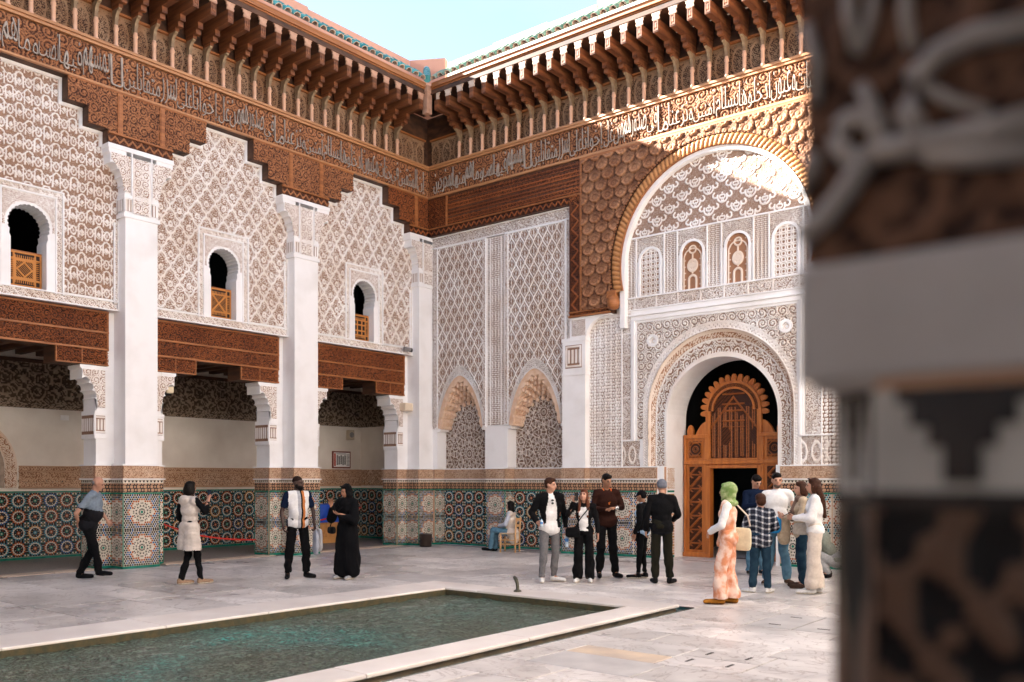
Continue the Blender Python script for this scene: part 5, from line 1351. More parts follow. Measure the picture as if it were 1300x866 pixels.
for x0, x1 in ((-1.11, -.71), (.68, 1.11)):
    c = (x0 + x1) / 2
    relief('lattice_panel', x0 + .05, x1 - .05, .16, 1.98, lambda S, Z: diag(S - c, Z), DOORC, dd, n0=.002, depth=.028, res=.0105)
    relief('star_panel', x0 + .05, x1 - .05, 2.18, 2.54, lambda S, Z: np.maximum(stars(S - c, Z - 2.36, 40.), line(np.maximum(np.abs(S - c), np.abs(Z - 2.36)) - .15, .01)), DOORC, dd, n0=.002, depth=.03, res=.0105)
def kuf(S, Z):
    x = S + .02; z = Z
    v = line(np.abs(fr(x / .13) - .5) - .18, .07, .04) * (np.sin(x * 9) * np.sin(z * 5 + 1) > -.55)
    w = line(fr((x + z) / .034) - .5, .17, .12) * .5 * (z < 3.3); w2 = line(fr((x - z) / .034) - .5, .17, .12) * .5
    hb = line(np.abs(fr(z / .36) - .5) - .3, .04, .02) * (np.abs(x) < .26) * (np.sin(z * 4.4) > -.2)
    d = line(np.abs(x) + (z - 2.9) * .8 - .45, .02, .01) * (z > 2.75)
    return np.clip(np.maximum.reduce([v * (z < 3.25), w * (x > 0) + w2 * (x <= 0), hb, d]), 0, 1)
relief('inscribed_panel', -.54, .50, 2.16, 3.68, kuf, DOORC, dd, n0=.002, depth=.03, res=.010, keep=lambda x, z: (z < 3.18) | (np.hypot(x + .02, z - 3.18) < .47))
cr_ = MB()
def ringp(r0, r1, n0, n1): 
    a = arc(-.02, 3.18, r1, PI, 0, 28); b2 = arc(-.02, 3.18, r0, 0, PI, 28); cr_.poly(a + b2, n0, n1)
ringp(.455, .50, 0, .05); ringp(.50, .58, -.1, .02); ringp(.575, .63, -.1, .05)
cr_.build('crest_arch', DW, dd)
relief('crest_band', 0, PI, .50, .575, lambda A_, Q: leafy(A_ * .9, Q, .07), DOORC, dd, n0=.021, depth=.012, res=.012, mapf=lambda A_, Q, n: (-.02 + Q * np.cos(A_), -n, 3.18 + Q * np.sin(A_)))
tb = MB().poly([(-.055, -.01), (.055, -.01), (.062, .06), (.045, .12), (.02, .155), (-.02, .155), (-.045, .12), (-.062, .06)], -.06, .0)
tb.poly([(-.035, .02), (.035, .02), (.03, .09), (0, .125), (-.03, .09)], 0, .012)
tme = mesh_of(tb, 'crest_tooth', [DW])
for i in range(17):
    q = R(-4 + 188 * i / 16); o = link('crest_tooth', tme, dd, loc=(-.02 + .625 * math.cos(q), .0, 3.18 + .625 * math.sin(q))); o.rotation_euler = (0, PI / 2 - q, 0)
for sg in (-1, 1):
    MB().poly([(-.02 + sg * .62, 2.68), (-.02 + sg * .62, 2.96)][:: 1] + [(-.02 + sg * (.62 + .27 * t), 2.96 - .26 * t ** 2.2) for t in (.2, .4, .6, .8, 1)] + [(-.02 + sg * .89, 2.68)], -.08, -.004).build('shoulder_scroll', DW, dd)
    c = -.02 + sg * 1.03
    MB().poly([(c - .07, 2.68), (c - .075, 2.78), (c - .04, 2.87), (c, 2.90), (c + .04, 2.87), (c + .075, 2.78), (c + .07, 2.68)], -.08, -.004).build('shoulder_tooth', DW, dd)
MB().box(-.52, .50, -.18, -.12, 0, 0.02).build('threshold', WOODD, dd)

# ------------------------------------------------------------ the two sides of the court behind the camera (they bounce the sunlight)
def back_side(name, lab, loc, rot, L0, L1, ps):
    t = thing(name, lab, 'building side', loc, rot, 'courtyard sides behind the viewpoint')
    MB().box(L0, L1, -.42, -.10, 4.84, 8.88).build('stucco_wall', pm('plain_carved_stucco_tone', (.72, .68, .63), (.64, .59, .54), scale=9, rough=.85, bump=.5, bscale=20), t)
    MB().box(L0, L1, -.42, -.04, 8.88, 11.0).box(L0, L1, -.42, .9, 11.02, 11.12).build('cedar_frieze_band', WOODB, t)
    MB().box(L0, L1, -.60, -.15, 3.82, 4.835).build('lintel', WOODD, t)
    MB().box(L0, L1, -3.4, -3.2, 0, 11.0).build('inner_wall', PLASG, t)
    MB().box(L0, L1, -3.3, -.3, 4.45, 4.55).box(L0, L1, -3.3, .2, 11.2, 11.35).build('floor_slab', WOODD, t)
    for c in ps:
        MB().box(c - .325, c + .325, -.9, 0, 1.95, 6.6).build('pier', PLAS, t); MB().box(c - .38, c + .38, -.93, .03, 0, 1.95).build('pier_base', ZBR, t)
        MB().box(c - .64, c + .64, -.4, 0, 7.6, 8.87).build('capital', WOODB, t)
back_side('courtyard_side', 'plain stucco and cedar side of the courtyard on the right, out of view', (-.43, 0, 0), R(-90), -16.6, 6, (-16.5, -12.76, -8.88, -5.0, 2.9))
back_side('courtyard_side', 'plain stucco and cedar side of the courtyard behind the camera, out of view', (0, -5.5, 0), R(180), .4, 16.2, (2.0, 6.0, 10.0, 14.0))
MB().box(-.5, 3.2, -17, 6, -.05, .0).build('gallery_floor', GFL, kind='structure')

# ------------------------------------------------------------ the near column at the right edge of the picture (out of focus)
nc = thing('tiled_column', 'large dark column close to the camera with painted script, grey ledge and black merlon tiles', 'column', (-.006, .65, 0))
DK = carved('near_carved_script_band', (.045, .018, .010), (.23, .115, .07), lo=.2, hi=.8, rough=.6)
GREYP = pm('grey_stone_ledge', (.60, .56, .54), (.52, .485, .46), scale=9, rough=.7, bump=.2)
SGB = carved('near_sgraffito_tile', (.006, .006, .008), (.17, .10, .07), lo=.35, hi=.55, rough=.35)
MB().box(-.198, .50, -.72, -.004, 0, 1.739).box(-.238, .52, -.74, -.008, 1.826, 3.83).build('column_core', SGB, nc)
relief('carved_script_ground', -.242, .50, 1.828, 2.75, lambda S, Z: np.maximum(scroll(S, Z, .12) * .8, leafy(S, Z, .05) * .6), DK, nc, n0=-.006, depth=.006, res=.006)
MB().box(-.246, .52, -.74, .004, 1.7405, 1.8265).box(-.236, .51, -.73, -.0, 1.7335, 1.742).build('stone_ledge', GREYP, nc, bevel=.007)
def upx(u, v):
    a = (u - 650) / 1142; t = .65 / (.7788 + a * .6273)
    return (t * (-.6273 + a * .7788), 1.67 + (609 - v) / 1142 * t)
SCR = pm('pale_painted_script', (.50, .455, .42), (.42, .38, .35), scale=20, rough=.6)
for pts, w in (([(1030, 302), (1062, 274), (1090, 238), (1112, 200)], .0085), ([(1104 + 27 * math.cos(q * .5236), 175 + 27 * math.sin(q * .5236)) for q in range(13)], .0075),
               ([(1125, 192), (1165, 186), (1210, 178), (1260, 168), (1330, 150)], .0095), ([(1190, 196), (1250, 198), (1330, 190)], .008), ([(1180, 178), (1166, 140), (1176, 100), (1205, 68), (1250, 46), (1330, 30)], .0085),
               ([(1106, 108), (1122, 135), (1134, 165)], .0045), ([(1100, 62), (1092, 20), (1088, -40)], .0045), ([(1103, 68), (1118, 30), (1128, -40)], .004), ([(1172, 62), (1164, 20), (1166, -60)], .0045),
               ([(1036, 30), (1050, 80), (1048, 130)], .004), ([(1046, 195), (1040, 225), (1026, 250)], .007), ([(1190, 110), (1225, 128), (1270, 142)], .004)):
    p3_ = [upx(*p) for p in pts]
    o = MB().tube([(a, -.004, z) for a, z in p3_], w, 8).build('painted_letter', SCR, nc, smooth=True)
# white tile course with black merlons, chamfered corner
NW = pm('near_dimmed_white_tile', (.58, .56, .52), (.46, .44, .41), scale=14, rough=.35)  # white tile darkened, the column's shade put into its colour
def tilecourse(x0, x1, par, mer, rot=0, at=(0, 0)):
    mb = MB().box(0, x1 - x0, -.01, .0, 1.662, 1.7325, 9).box(0, x1 - x0, -.01, .0015, 1.650, 1.662, K_).box(0, x1 - x0, -.01, .0, 1.7325, 1.7405, ZM.index(ZBR))
    for c, hw in mer:
        d = 0.0012
        mb.box(c - hw, c + hw, -.01, .002, 1.722, 1.7325, K_).box(c - hw * .78, c + hw * .78, -.01, .0021, 1.706, 1.722, K_).box(c - hw * .5, c + hw * .5, -.01, .0022, 1.692, 1.706, K_).box(c - hw * .28, c + hw * .28, -.01, .0023, 1.668, 1.692, K_)
    o = mb.build('merlon_tiles', ZM + [NW], par); o.location = (at[0], at[1], 0); o.rotation_euler = (0, 0, R(rot)); return o
tilecourse(-.19, .30, nc, [(.055, .042), (.155, .042), (.255, .042), (.355, .042)], 0, (-.19, 0))
tilecourse(0, .052, nc, [(.024, .014)], -40, (-.230, .034))
o = relief('sgraffito_tiles', -.19, .50, .02, 1.650, lambda S, Z: 1 - np.maximum(leafy(S * 1.15, Z * .8, .125), 0), SGB, nc, n0=-.003, depth=.003, res=.0075)
o = relief('sgraffito_tiles', 0, .053, .02, 1.650, lambda S, Z: 1 - line(np.abs(S - .023) - .008 * np.sin(Z * 40), .008), SGB, nc, n0=-.001, depth=.003, res=.0075); o.location = (-.230, .034, 0); o.rotation_euler = (0, 0, R(-40))
box('chamfer_core', -.231, -.1, -.70, -.032, 0, 1.739, SGB, nc)

# ------------------------------------------------------------ small fittings
def wpt(s, n, z, X=XS): return (X + n, s, z)
lam = thing('wall_lamp', 'small cream box lamp on a black bracket under the lintel beside the first pillar', 'lamp', (-16.9, 9.66, 0), LROT)
MB().box(.09, .24, -.02, .13, 3.42, 3.80).build('lamp_box', pm('cream_lamp_glass', (.75, .62, .40), (.8, .7, .5), rough=.3), lam, bevel=.015)
MB().box(-.02, .08, -.06, .08, 3.40, 3.58).box(.0, .28, -.08, -.02, 3.38, 3.83).box(.06, .10, -.03, .10, 3.39, 3.44).build('lamp_bracket', BLACK, lam, bevel=.01)
lam2 = thing('wall_lamp', 'small cream floodlight fixed to the corner pillar beside the last bracket', 'lamp', (-16.17, 16.08, 0), LROT)
MB().box(-.06, .22, -.42, -.20, 3.42, 3.62).build('lamp_box', pm('cream_lamp_metal', (.72, .58, .42), (.8, .68, .52), rough=.4), lam2, bevel=.02)
MB().tube([(.22, .31, 3.52), (.34, .31, 3.53)], [.05, .035], 10).build('lamp_bracket', CREAM, lam2)
cm = thing('security_camera', 'small black and grey security camera at the corner of the last stucco bay', 'camera', (-16.40, 16.05, 0), LROT)
MB().tube([(-.14, -.10, 4.97), (.06, -.12, 4.95)], .05, 12).build('camera_body', pm('grey_camera_shell', (.25, .24, .23), rough=.4), cm, smooth=False)
MB().tube([(.055, -.12, 4.95), (.10, -.125, 4.948)], [.055, .052], 12).build('lens_hood', BLACK, cm); MB().tube([(.0, 0.02, 4.98), (.0, -.09, 4.97)], .02, 8).build('camera_arm', PLAS, cm)
sw = thing('light_switch', 'small cream switch plate on the shaded gallery wall', 'switch', (GX, 9.06, 0), LROT)
MB().box(-.09, .09, 0, .018, 2.95, 3.06).build('switch_plate', PLAS, sw, bevel=.004); MB().box(-.06, -.01, .018, .028, 2.97, 3.04).box(.01, .06, .018, .028, 2.97, 3.04).build('rocker', PLAS, sw)
# framed information board on the gallery wall
ib = thing('information_board', 'framed board with a red border, white text panel and grey map on the gallery wall', 'notice board', (GX + .003, 16.72, 0), LROT)
MB().box(-.30, .36, 0, .035, 1.99, 2.47).build('board_frame', pm('dark_red_frame', (.16, .03, .02), (.2, .05, .03), rough=.4), ib, bevel=.006)
MB().box(-.26, .32, .035, .040, 2.03, 2.43).build('board_sheet', PLAS, ib)
RED_ = pm('red_print', (.45, .04, .02), (.5, .07, .04)); GR_ = pm('grey_print', (.16, .16, .17), (.3, .3, .3), scale=40)
pr_ = MB().box(-.25, -.19, .040, .042, 2.05, 2.41)
pr_.build('red_strip', RED_, ib)
tx = MB()
for i in range(9): tx.box(.20, .31, .040, .0415, 2.06 + i * .038, 2.078 + i * .038)
for i in range(5): tx.box(-.16 + .07 * i, -.105 + .07 * i, .040, .0415, 2.08 + .012 * (i % 3), 2.36 - .03 * (i % 2))
tx.box(-.17, .18, .040, .0414, 2.385, 2.405)
tx.build('printed_map', GR_, ib)
spk = thing('wall_speaker', 'small cream wall speaker above the information board', 'speaker', (GX + .003, 17.05, 0), LROT)
MB().box(-.11, .11, 0, .11, 2.80, 3.08).build('speaker_box', pm('cream_speaker', (.5, .42, .32), (.55, .47, .36), rough=.5), spk, bevel=.015)
MB().lathe([(.002, 0), (.075, 0), (.08, .012)], (0, 0), 16).build('speaker_cone', GR_, spk).matrix_local = Matrix.Translation((0, -.111, 2.94)) @ Matrix.Rotation(R(90), 4, 'X')
# low cabinet under a blue cloth in the gallery
cbn = thing('display_cabinet', 'low honey wood cabinet standing in the gallery behind the woman in black', 'cabinet', (-18.6, 15.55, 0), LROT)
HW = pm('honey_wood', (.52, .25, .08), (.62, .33, .12), scale=5, rough=.45, stretch=(1, 1, .3))
MB().box(-.95, .75, -.5, 0, .10, .62).box(-.90, .70, -.45, -.04, 0, .10, 0).build('cabinet_body', HW, cbn, bevel=.01)
MB().box(-.93, -.20, 0, .018, .16, .58).box(-.12, .70, 0, .018, .16, .58).build('cabinet_door', pm('burr_wood', (.55, .27, .10), (.42, .19, .06), scale=14, rough=.4), cbn, bevel=.008)
BLU = pm('royal_blue_cloth', (.012, .06, .42), (.02, .09, .50), scale=3, rough=.55)
def cloth(A_, Q): return .5 + .25 * np.sin(A_ * 7 + Q * 5) + .25 * np.sin(A_ * 13 - Q * 9 + 1)
cl_ = thing('cabinet_cover', 'royal blue cloth draped over the low cabinet in the gallery', 'cloth', (-18.6, 15.55, 0), LROT)
relief('cloth_front', -.99, .79, .55, 1.02, cloth, BLU, cl_, n0=.03, depth=.05, res=.03)
relief('cloth_top', -.99, .79, -.5, .06, cloth, BLU, cl_, n0=0, depth=.02, res=.04, mapf=lambda A_, Q, n: (A_, -Q, 1.02 + n))
MB().box(-.90, .70, -.44, -.02, .62, 1.015).build('display_case', pm('blue_lined_case', (.02, .06, .3)), cbn)
# red barrier tape between the pillars
RT = pm('red_barrier_tape', (.50, .018, .010), (.42, .014, .008), rough=.45)
def tape(name, lab, pts, loc=(0, 0, 0)):
    V = []; F = []; n = 16; out = []
    for i in range(len(pts) - 1):
        for k in range(n):
            t = k / n; p, q = pts[i], pts[i + 1]; sag = -.35 * t * (1 - t) * (Vector(q) - Vector(p)).length * .25
            out.append((p[0] + (q[0] - p[0]) * t, p[1] + (q[1] - p[1]) * t, p[2] + (q[2] - p[2]) * t + sag))
    out.append(pts[-1])
    for i, p in enumerate(out):
        tw = .25 * math.sin(i * .35)
        V += [(p[0] + .024 * tw, p[1], p[2] - .017), (p[0] + .002 + .024 * tw, p[1], p[2] + .017), (p[0] - .003, p[1], p[2] - .017), (p[0] - .001, p[1], p[2] + .017)]
    for i in range(len(out) - 1):
        a, b = 4 * i, 4 * i + 4
        F += [(a, b, b + 1, a + 1), (a + 3, b + 3, b + 2, a + 2), (a + 1, b + 1, b + 3, a + 3), (a, a + 2, b + 2, b)]
    o = raw(name, V, F, RT); tag(o, lab, 'barrier tape', 'red barrier tape across the gallery'); return o
tape('barrier_tape', 'red tape sagging behind the woman in the cream vest', [(-16.95, 9.56, .86), (-17.0, 10.6, .50), (-17.05, 12.08, .33)])
tape('barrier_tape', 'red tape rising across the blue covered cabinet', [(-17.0, 13.45, .66), (-17.2, 15.3, .98)])
# dark waste bin on the floor by the corner pillar
bn = MB().lathe([(.13, 0), (.15, .01), (.165, .30), (.175, .31), (.165, .32), (.15, .30), (.13, .05), (.01, .04)], (0, 0), 20).build('waste_bin', pm('dark_brown_bin', (.03, .018, .014), (.045, .03, .022), rough=.4), smooth=True)
bn.location = (-15.75, 16.12, 0); tag(bn, 'small dark round waste bin on the floor at the corner pillar', 'bin')

# ------------------------------------------------------------ people
def cap_mesh(p0, r0, p1, r1, seg=14):
    p0, p1 = np.array(p0, float), np.array(p1, float); d = p1 - p0; L = np.linalg.norm(d)
    z = d / L if L > 1e-6 else np.array([0, 0, 1.]); a = np.array([1, 0, 0.]) if abs(z[0]) < .9 else np.array([0, 1., 0])
    x = np.cross(a, z); x /= np.linalg.norm(x); y = np.cross(z, x)
    V = []; F = []; rings = []
    for t in (-90, -60, -30, 0): rings.append((p0 + z * r0 * math.sin(R(t)), r0 * math.cos(R(t))))
    for t in (0, 30, 60, 90): rings.append((p1 + z * r1 * math.sin(R(t)), r1 * math.cos(R(t))))
    q = np.arange(seg) * 2 * PI / seg
    for c, r in rings: V.append(c + max(r, 1e-4) * (np.cos(q)[:, None] * x + np.sin(q)[:, None] * y))
    V = np.concatenate(V)
    for i in range(len(rings) - 1):
        for j in range(seg):
            k = (j + 1) % seg; F.append((i * seg + j, i * seg + k, (i + 1) * seg + k, (i + 1) * seg + j))
    F.append(tuple(range(seg))[::-1]); F.append(tuple(range((len(rings) - 1) * seg, len(rings) * seg)))
    return V, F
def ell_mesh(c, r, rot=(0, 0, 0), seg=16, rg=10):
    V = []; F = []
    for i in range(rg + 1):
        t = PI * i / rg
        for j in range(seg):
            q = 2 * PI * j / seg; V.append((max(math.sin(t), 1e-3) * math.cos(q) * r[0], max(math.sin(t), 1e-3) * math.sin(q) * r[1], math.cos(t) * r[2]))
    from mathutils import Euler
    M = Euler([R(a) for a in rot]).to_matrix(); V = [tuple(M @ Vector(v) + Vector(c)) for v in V]
    for i in range(rg):
        for j in range(seg):
            k = (j + 1) % seg; F.append(((i + 1) * seg + j, (i + 1) * seg + k, i * seg + k, i * seg + j))
    F.append(tuple(range(seg))); F.append(tuple(range(rg * seg, (rg + 1) * seg))[::-1])
    return np.array(V), F
def merge(ms):
    V = []; F = []; b = 0
    for v, f in ms:
        V.append(np.asarray(v)); F += [tuple(i + b for i in q) for q in f]; b += len(v)
    return np.concatenate(V), F
def remesh(prims, vox, smooth=3):
    V, F = merge(prims)
    me = bpy.data.meshes.new('tmp'); me.from_pydata(V.tolist(), [], F)
    o = bpy.data.objects.new('tmp', me); COL.objects.link(o)
    m = o.modifiers.new('r', 'REMESH'); m.mode = 'VOXEL'; m.voxel_size = vox; m.use_smooth_shade = True
    if smooth: s = o.modifiers.new('s', 'SMOOTH'); s.factor = .5; s.iterations = smooth
    dg = bpy.context.evaluated_depsgraph_get(); out = bpy.data.meshes.new_from_object(o.evaluated_get(dg))
    bpy.data.objects.remove(o); bpy.data.meshes.remove(me)
    n = len(out.vertices); co = np.empty(n * 3, np.float32); out.vertices.foreach_get('co', co); co = co.reshape(-1, 3)
    nm = np.empty(n * 3, np.float32); out.vertex_normals.foreach_get('vector', nm); nm = nm.reshape(-1, 3)
    return out, co, nm
def blob(name, prims, mats, par, vox=.014, smooth=3, fold=None, color=None, sc=1., label=None, cut=None):
    me, co, nm = remesh(prims, vox, smooth)
    if fold is not None: co = co + nm * fold(co)[:, None].astype(np.float32)
    if cut is not None:
        F = [tuple(f.vertices) for f in me.polygons]; n = len(F[0]); fz = np.array([co[list(f), 2].mean() for f in F])
        F = [f for f, z in zip(F, fz) if z > cut]; bpy.data.meshes.remove(me)
        me = bpy.data.meshes.new(name); me.from_pydata(co.tolist(), [], F); me.polygons.foreach_set('use_smooth', [True] * len(F))
    if not isinstance(mats, (list, tuple)): mats = [mats]
    for m in mats: me.materials.append(m)
    if color is not None:
        nf = len(me.polygons); fc = np.empty(nf * 3, np.float32); me.polygons.foreach_get('center', fc); fc = fc.reshape(-1, 3)
        me.polygons.foreach_set('material_index', np.asarray(color(fc), dtype=np.int32))
    me.vertices.foreach_set('co', (co * sc).astype(np.float32).ravel()); me.name = name; me.update()
    return link(name, me, par, label=label)
def folds(amp=.005, seed=0, vert=0.):
    rr = np.random.RandomState(seed); ks = rr.normal(0, 1, (7, 3)); ks[:, 2] *= (.45 if vert else 1.2); ks = ks / np.linalg.norm(ks, axis=1)[:, None] * rr.uniform(18, 46, 7)[:, None]; ph = rr.uniform(0, 6, 7)
    def f(c):
        s = 0
        for k, p in zip(ks, ph): s = s + np.sin(c @ k + p + 1.2 * np.sin(c[:, 2] * 9 + p))
        return amp * s / 2.2
    return f
def v3(*a): return np.array(a, float)
SKL = pm('skin_light', (.50, .27, .18), (.42, .21, .135), scale=9, rough=.5)
SKM = pm('skin_olive', (.36, .18, .105), (.29, .135, .075), scale=9, rough=.5)
SKD = pm('skin_dark', (.055, .023, .013), (.04, .016, .01), scale=9, rough=.45)
EYE = pm('eye_dark', (.02, .012, .01), (.03, .02, .015), rough=.2); LIP = pm('lips', (.42, .14, .11), (.36, .11, .09), rough=.45)
def cm_(name, c1, c2=None, sc=30, rough=.9, bump=.3): return pm(name, c1, c2 or tuple(x * .8 for x in c1), scale=sc, rough=rough, bump=bump, bscale=90, spec=.12)
FB = cm_('black_cloth', (.003, .003, .0035), (.006, .006, .007)); FN = cm_('navy_cloth', (.005, .012, .035)); FW = cm_('white_cloth', (.78, .77, .76), (.70, .69, .68))
FG = cm_('grey_trousers_cloth', (.17, .165, .17), (.13, .13, .135)); FJ = cm_('blue_denim', (.075, .16, .23), (.12, .24, .32), sc=12); FJD = cm_('dark_denim', (.010, .028, .052), (.018, .045, .07), sc=12)
FBR = cm_('brown_shirt_cloth', (.030, .010, .006), (.022, .007, .005)); FC = cm_('cream_cloth', (.66, .58, .50), (.58, .50, .43)); FBE = cm_('beige_cloth', (.50, .40, .28), (.42, .33, .23))
FOL = cm_('dark_olive_cloth', (.014, .013, .008)); FGB = cm_('grey_blue_shirt', (.20, .25, .30), (.16, .20, .25)); FLB = cm_('pale_blue_shirt', (.42, .60, .80), (.36, .52, .72)); FCH = cm_('charcoal_cloth', (.012, .012, .015))
HB = cm_('black_hair', (.004, .003, .0025), (.008, .006, .005), sc=60, rough=.5); HBR = cm_('brown_hair', (.060, .022, .011), (.028, .011, .006), sc=60, rough=.45); HG = cm_('grey_hair', (.22, .20, .19))
SHW = cm_('white_leather', (.75, .74, .72)); SHK = cm_('black_leather', (.005, .005, .006), rough=.5); SHT = cm_('tan_leather', (.34, .22, .14), rough=.6); SHO = cm_('mustard_leather', (.42, .17, .02), rough=.5); SOLE = cm_('pale_sole', (.68, .62, .52))

class P:
    """a standing adult of 1.75 m facing +y, x to their right hand side; joints can be moved before dressing"""
    def __init__(s, name_label, x, y, alpha, H, skin, head=0, nod=0, group=None, cat='person', z=0, **kw):
        s.t = thing('person', name_label, cat, (x, y, z), R(38.855 - alpha), group); s.k = H / 1.75; s.t.scale = (s.k,) * 3; s.skin = skin
        lean = kw.get('lean', 0.)
        s.J = dict(pel=v3(0, 0, .95), che=v3(0, lean * .35, 1.27), nek=v3(0, lean * .62 - .005, 1.46), hed=v3(0, lean * .8 + .02, 1.615),
                   sR=v3(.175, lean * .55, 1.415), sL=v3(-.175, lean * .55, 1.415), eR=v3(.235, lean * .3 - .02, 1.13), eL=v3(-.235, lean * .3 - .02, 1.13), wR=v3(.245, lean * .2 + .06, .90), wL=v3(-.245, lean * .2 + .06, .90),
                   hR=v3(.09, 0, .90), hL=v3(-.09, 0, .90), kR=v3(.105, .02, .50), kL=v3(-.105, .02, .50), aR=v3(.115, -.02, .09), aL=v3(-.115, -.02, .09), fR=v3(.13, .14, .03), fL=v3(-.13, .14, .03))
        for k, v in kw.items():
            if k in s.J: s.J[k] = v3(*v)
        s.head, s.nod = head, nod; s.hd = kw.get('hands', {}); s.fem = kw.get('fem', 0); s.fat = kw.get('fat', 0)
        s.body()
    def arm(s, sd, r=(.047, .037, .026)):
        J = s.J; return [cap_mesh(J['s' + sd], r[0], J['e' + sd], r[1]), cap_mesh(J['e' + sd], r[1], J['w' + sd], r[2])]
    def leg(s, sd, r=(.066, .040, .028)):
        J = s.J; return [cap_mesh(J['h' + sd], r[0], J['k' + sd], r[1]), cap_mesh(J['k' + sd], r[1], J['a' + sd], r[2])]
    def hm(s, p, r, rot=(0, 0, 0)):
        """ellipsoid in head space"""
        from mathutils import Euler
        E_ = Euler((R(s.nod), 0, R(s.head))).to_matrix(); c = Vector(s.J['hed']) + E_ @ Vector(p)
        V, F = ell_mesh((0, 0, 0), r, rot); V = np.array([tuple(E_ @ Vector(v) + c) for v in V]); return V, F
    def hp(s, p):
        from mathutils import Euler
        return np.array(Vector(s.J['hed']) + Euler((R(s.nod), 0, R(s.head))).to_matrix() @ Vector(p))
    def torso(s, g=0., fem=None):
        J = s.J; f = s.fem; w = .165 - .022 * f + s.fat * .03; q = []
        q.append(cap_mesh(J['sL'] * [.82, 1, 1] + v3(0, 0, -.012), .058 + g, J['sR'] * [.82, 1, 1] + v3(0, 0, -.012), .058 + g))
        q.append(ell_mesh(J['che'] + v3(0, .005, 0), (w + g, .108 + g + s.fat * .04, .185 + g)))
        mid = (J['che'] + J['pel']) / 2 + v3(0, .01 + s.fat * .05, -.01)
        q.append(ell_mesh(mid, (.134 - .018 * f + g + s.fat * .04, .098 + g + s.fat * .07, .16 + g)))
        q.append(ell_mesh(J['pel'] + v3(0, -.005, 0), (.160 + .014 * f + g, .112 + g, .125 + g)))
        if f: q += [ell_mesh(J['che'] + v3(x_, .085, .02), (.062 + g * .6, .05 + g * .6, .06 + g * .6)) for x_ in (-.07, .07)]
        return q
    def body(s):
        J = s.J; q = s.torso(-.010)
        q.append(cap_mesh(J['nek'] + v3(0, 0, -.05), .056 - .008 * s.fem, s.hp((0, -.015, -.07)), .050 - .007 * s.fem))
        q += [s.hm((0, -.012, .025), (.074, .090, .088)), s.hm((0, .022, -.035), (.060, .070, .075)), s.hm((0, .048, -.088), (.034, .034, .028)), s.hm((0, .098, -.012), (.0125, .020, .026), (25, 0, 0)), s.hm((0, .108, -.028), (.016, .013, .011)),
              s.hm((0, .076, .022), (.052, .018, .012)), s.hm((.077, -.005, -.008), (.010, .022, .033)), s.hm((-.077, -.005, -.008), (.010, .022, .033)), s.hm((0, .080, -.060), (.026, .018, .016))]
        for sd in 'RL': q += s.arm(sd) + s.leg(sd)
        for sd in 'RL': q.append(cap_mesh(J['a' + sd] + v3(0, 0, -.02), .035, J['f' + sd] + v3(0, 0, .01), .03))
        fingers = []
        for sd in 'RL':
            w = J['w' + sd]; d = w - J['e' + sd]; d /= np.linalg.norm(d)
            hd = s.hd.get(sd, {}); d = v3(*hd['d']) if 'd' in hd else d; d = d / np.linalg.norm(d)
            pn = v3(*hd['n']) if 'n' in hd else v3(-.9 if sd == 'R' else .9, .3, 0)
            pn = pn - d * (pn @ d); pn /= np.linalg.norm(pn); sv = np.cross(d, pn); cu = hd.get('c', .5)
            # thumb side: forward / upward
            if 't' in hd: sgn = 1 if sv @ v3(*hd['t']) > 0 else -1
            else: sgn = 1 if sv @ v3(0, 1, .3) > 0 else -1
            sv = sv * sgn; pc = w + d * .045
            for o_ in (-.022, 0, .022): q.append(cap_mesh(w + sv * o_ * .5 - pn * .002, .017, w + d * .078 + sv * o_, .0145))
            for i, (off, ln) in enumerate(((.030, .070), (.010, .080), (-.010, .075), (-.029, .058))):
                b = w + d * .082 + sv * off; a1 = cu * .8
                d1 = d * math.cos(a1) + pn * math.sin(a1); p1_ = b + d1 * ln * .5; a2 = cu * 1.9; d2 = d * math.cos(a2) + pn * math.sin(a2); p2_ = p1_ + d2 * ln * .5
                fingers += [cap_mesh(b - d * .012, .0095, p1_, .0085, 7), cap_mesh(p1_, .0085, p2_, .0068, 7)]
            tb_ = w + d * .028 + sv * .026; d1 = d * .75 + sv * .6 + pn * .3; d1 /= np.linalg.norm(d1); tm = tb_ + d1 * .036; d2 = d * .85 + sv * .15 + pn * (.3 + cu * .5); d2 /= np.linalg.norm(d2)
            fingers += [cap_mesh(tb_ - d1 * .015, .0135, tm, .0105, 7), cap_mesh(tm, .0105, tm + d2 * .032, .008, 7)]
        me, co, nm = remesh(q, .0125, 3)
        nv = len(me.vertices); V = [tuple(c) for c in co.tolist()]; F = [tuple(p.vertices) for p in me.polygons]; mi = [0] * len(F)
        extra = [(m, 0) for m in fingers]
        for x_ in (-.030, .030):
            extra.append((s.hm((x_, .0825, .004), (.016, .008, .0078)), 1)); extra.append((s.hm((x_, .088, .024), (.021, .006, .0052), (0, 0, 0)), 1))
        extra.append((s.hm((0, .094, -.062), (.019, .006, .0065)), 2))
        for (v, f), m in extra:
            b = len(V); V += [tuple(p) for p in np.asarray(v).tolist()]; F += [tuple(i + b for i in p) for p in f]; mi += [m] * len(f)
        bpy.data.meshes.remove(me)
        s.b = raw('body', V, F, [s.skin, EYE, LIP], s.t, True, mi)
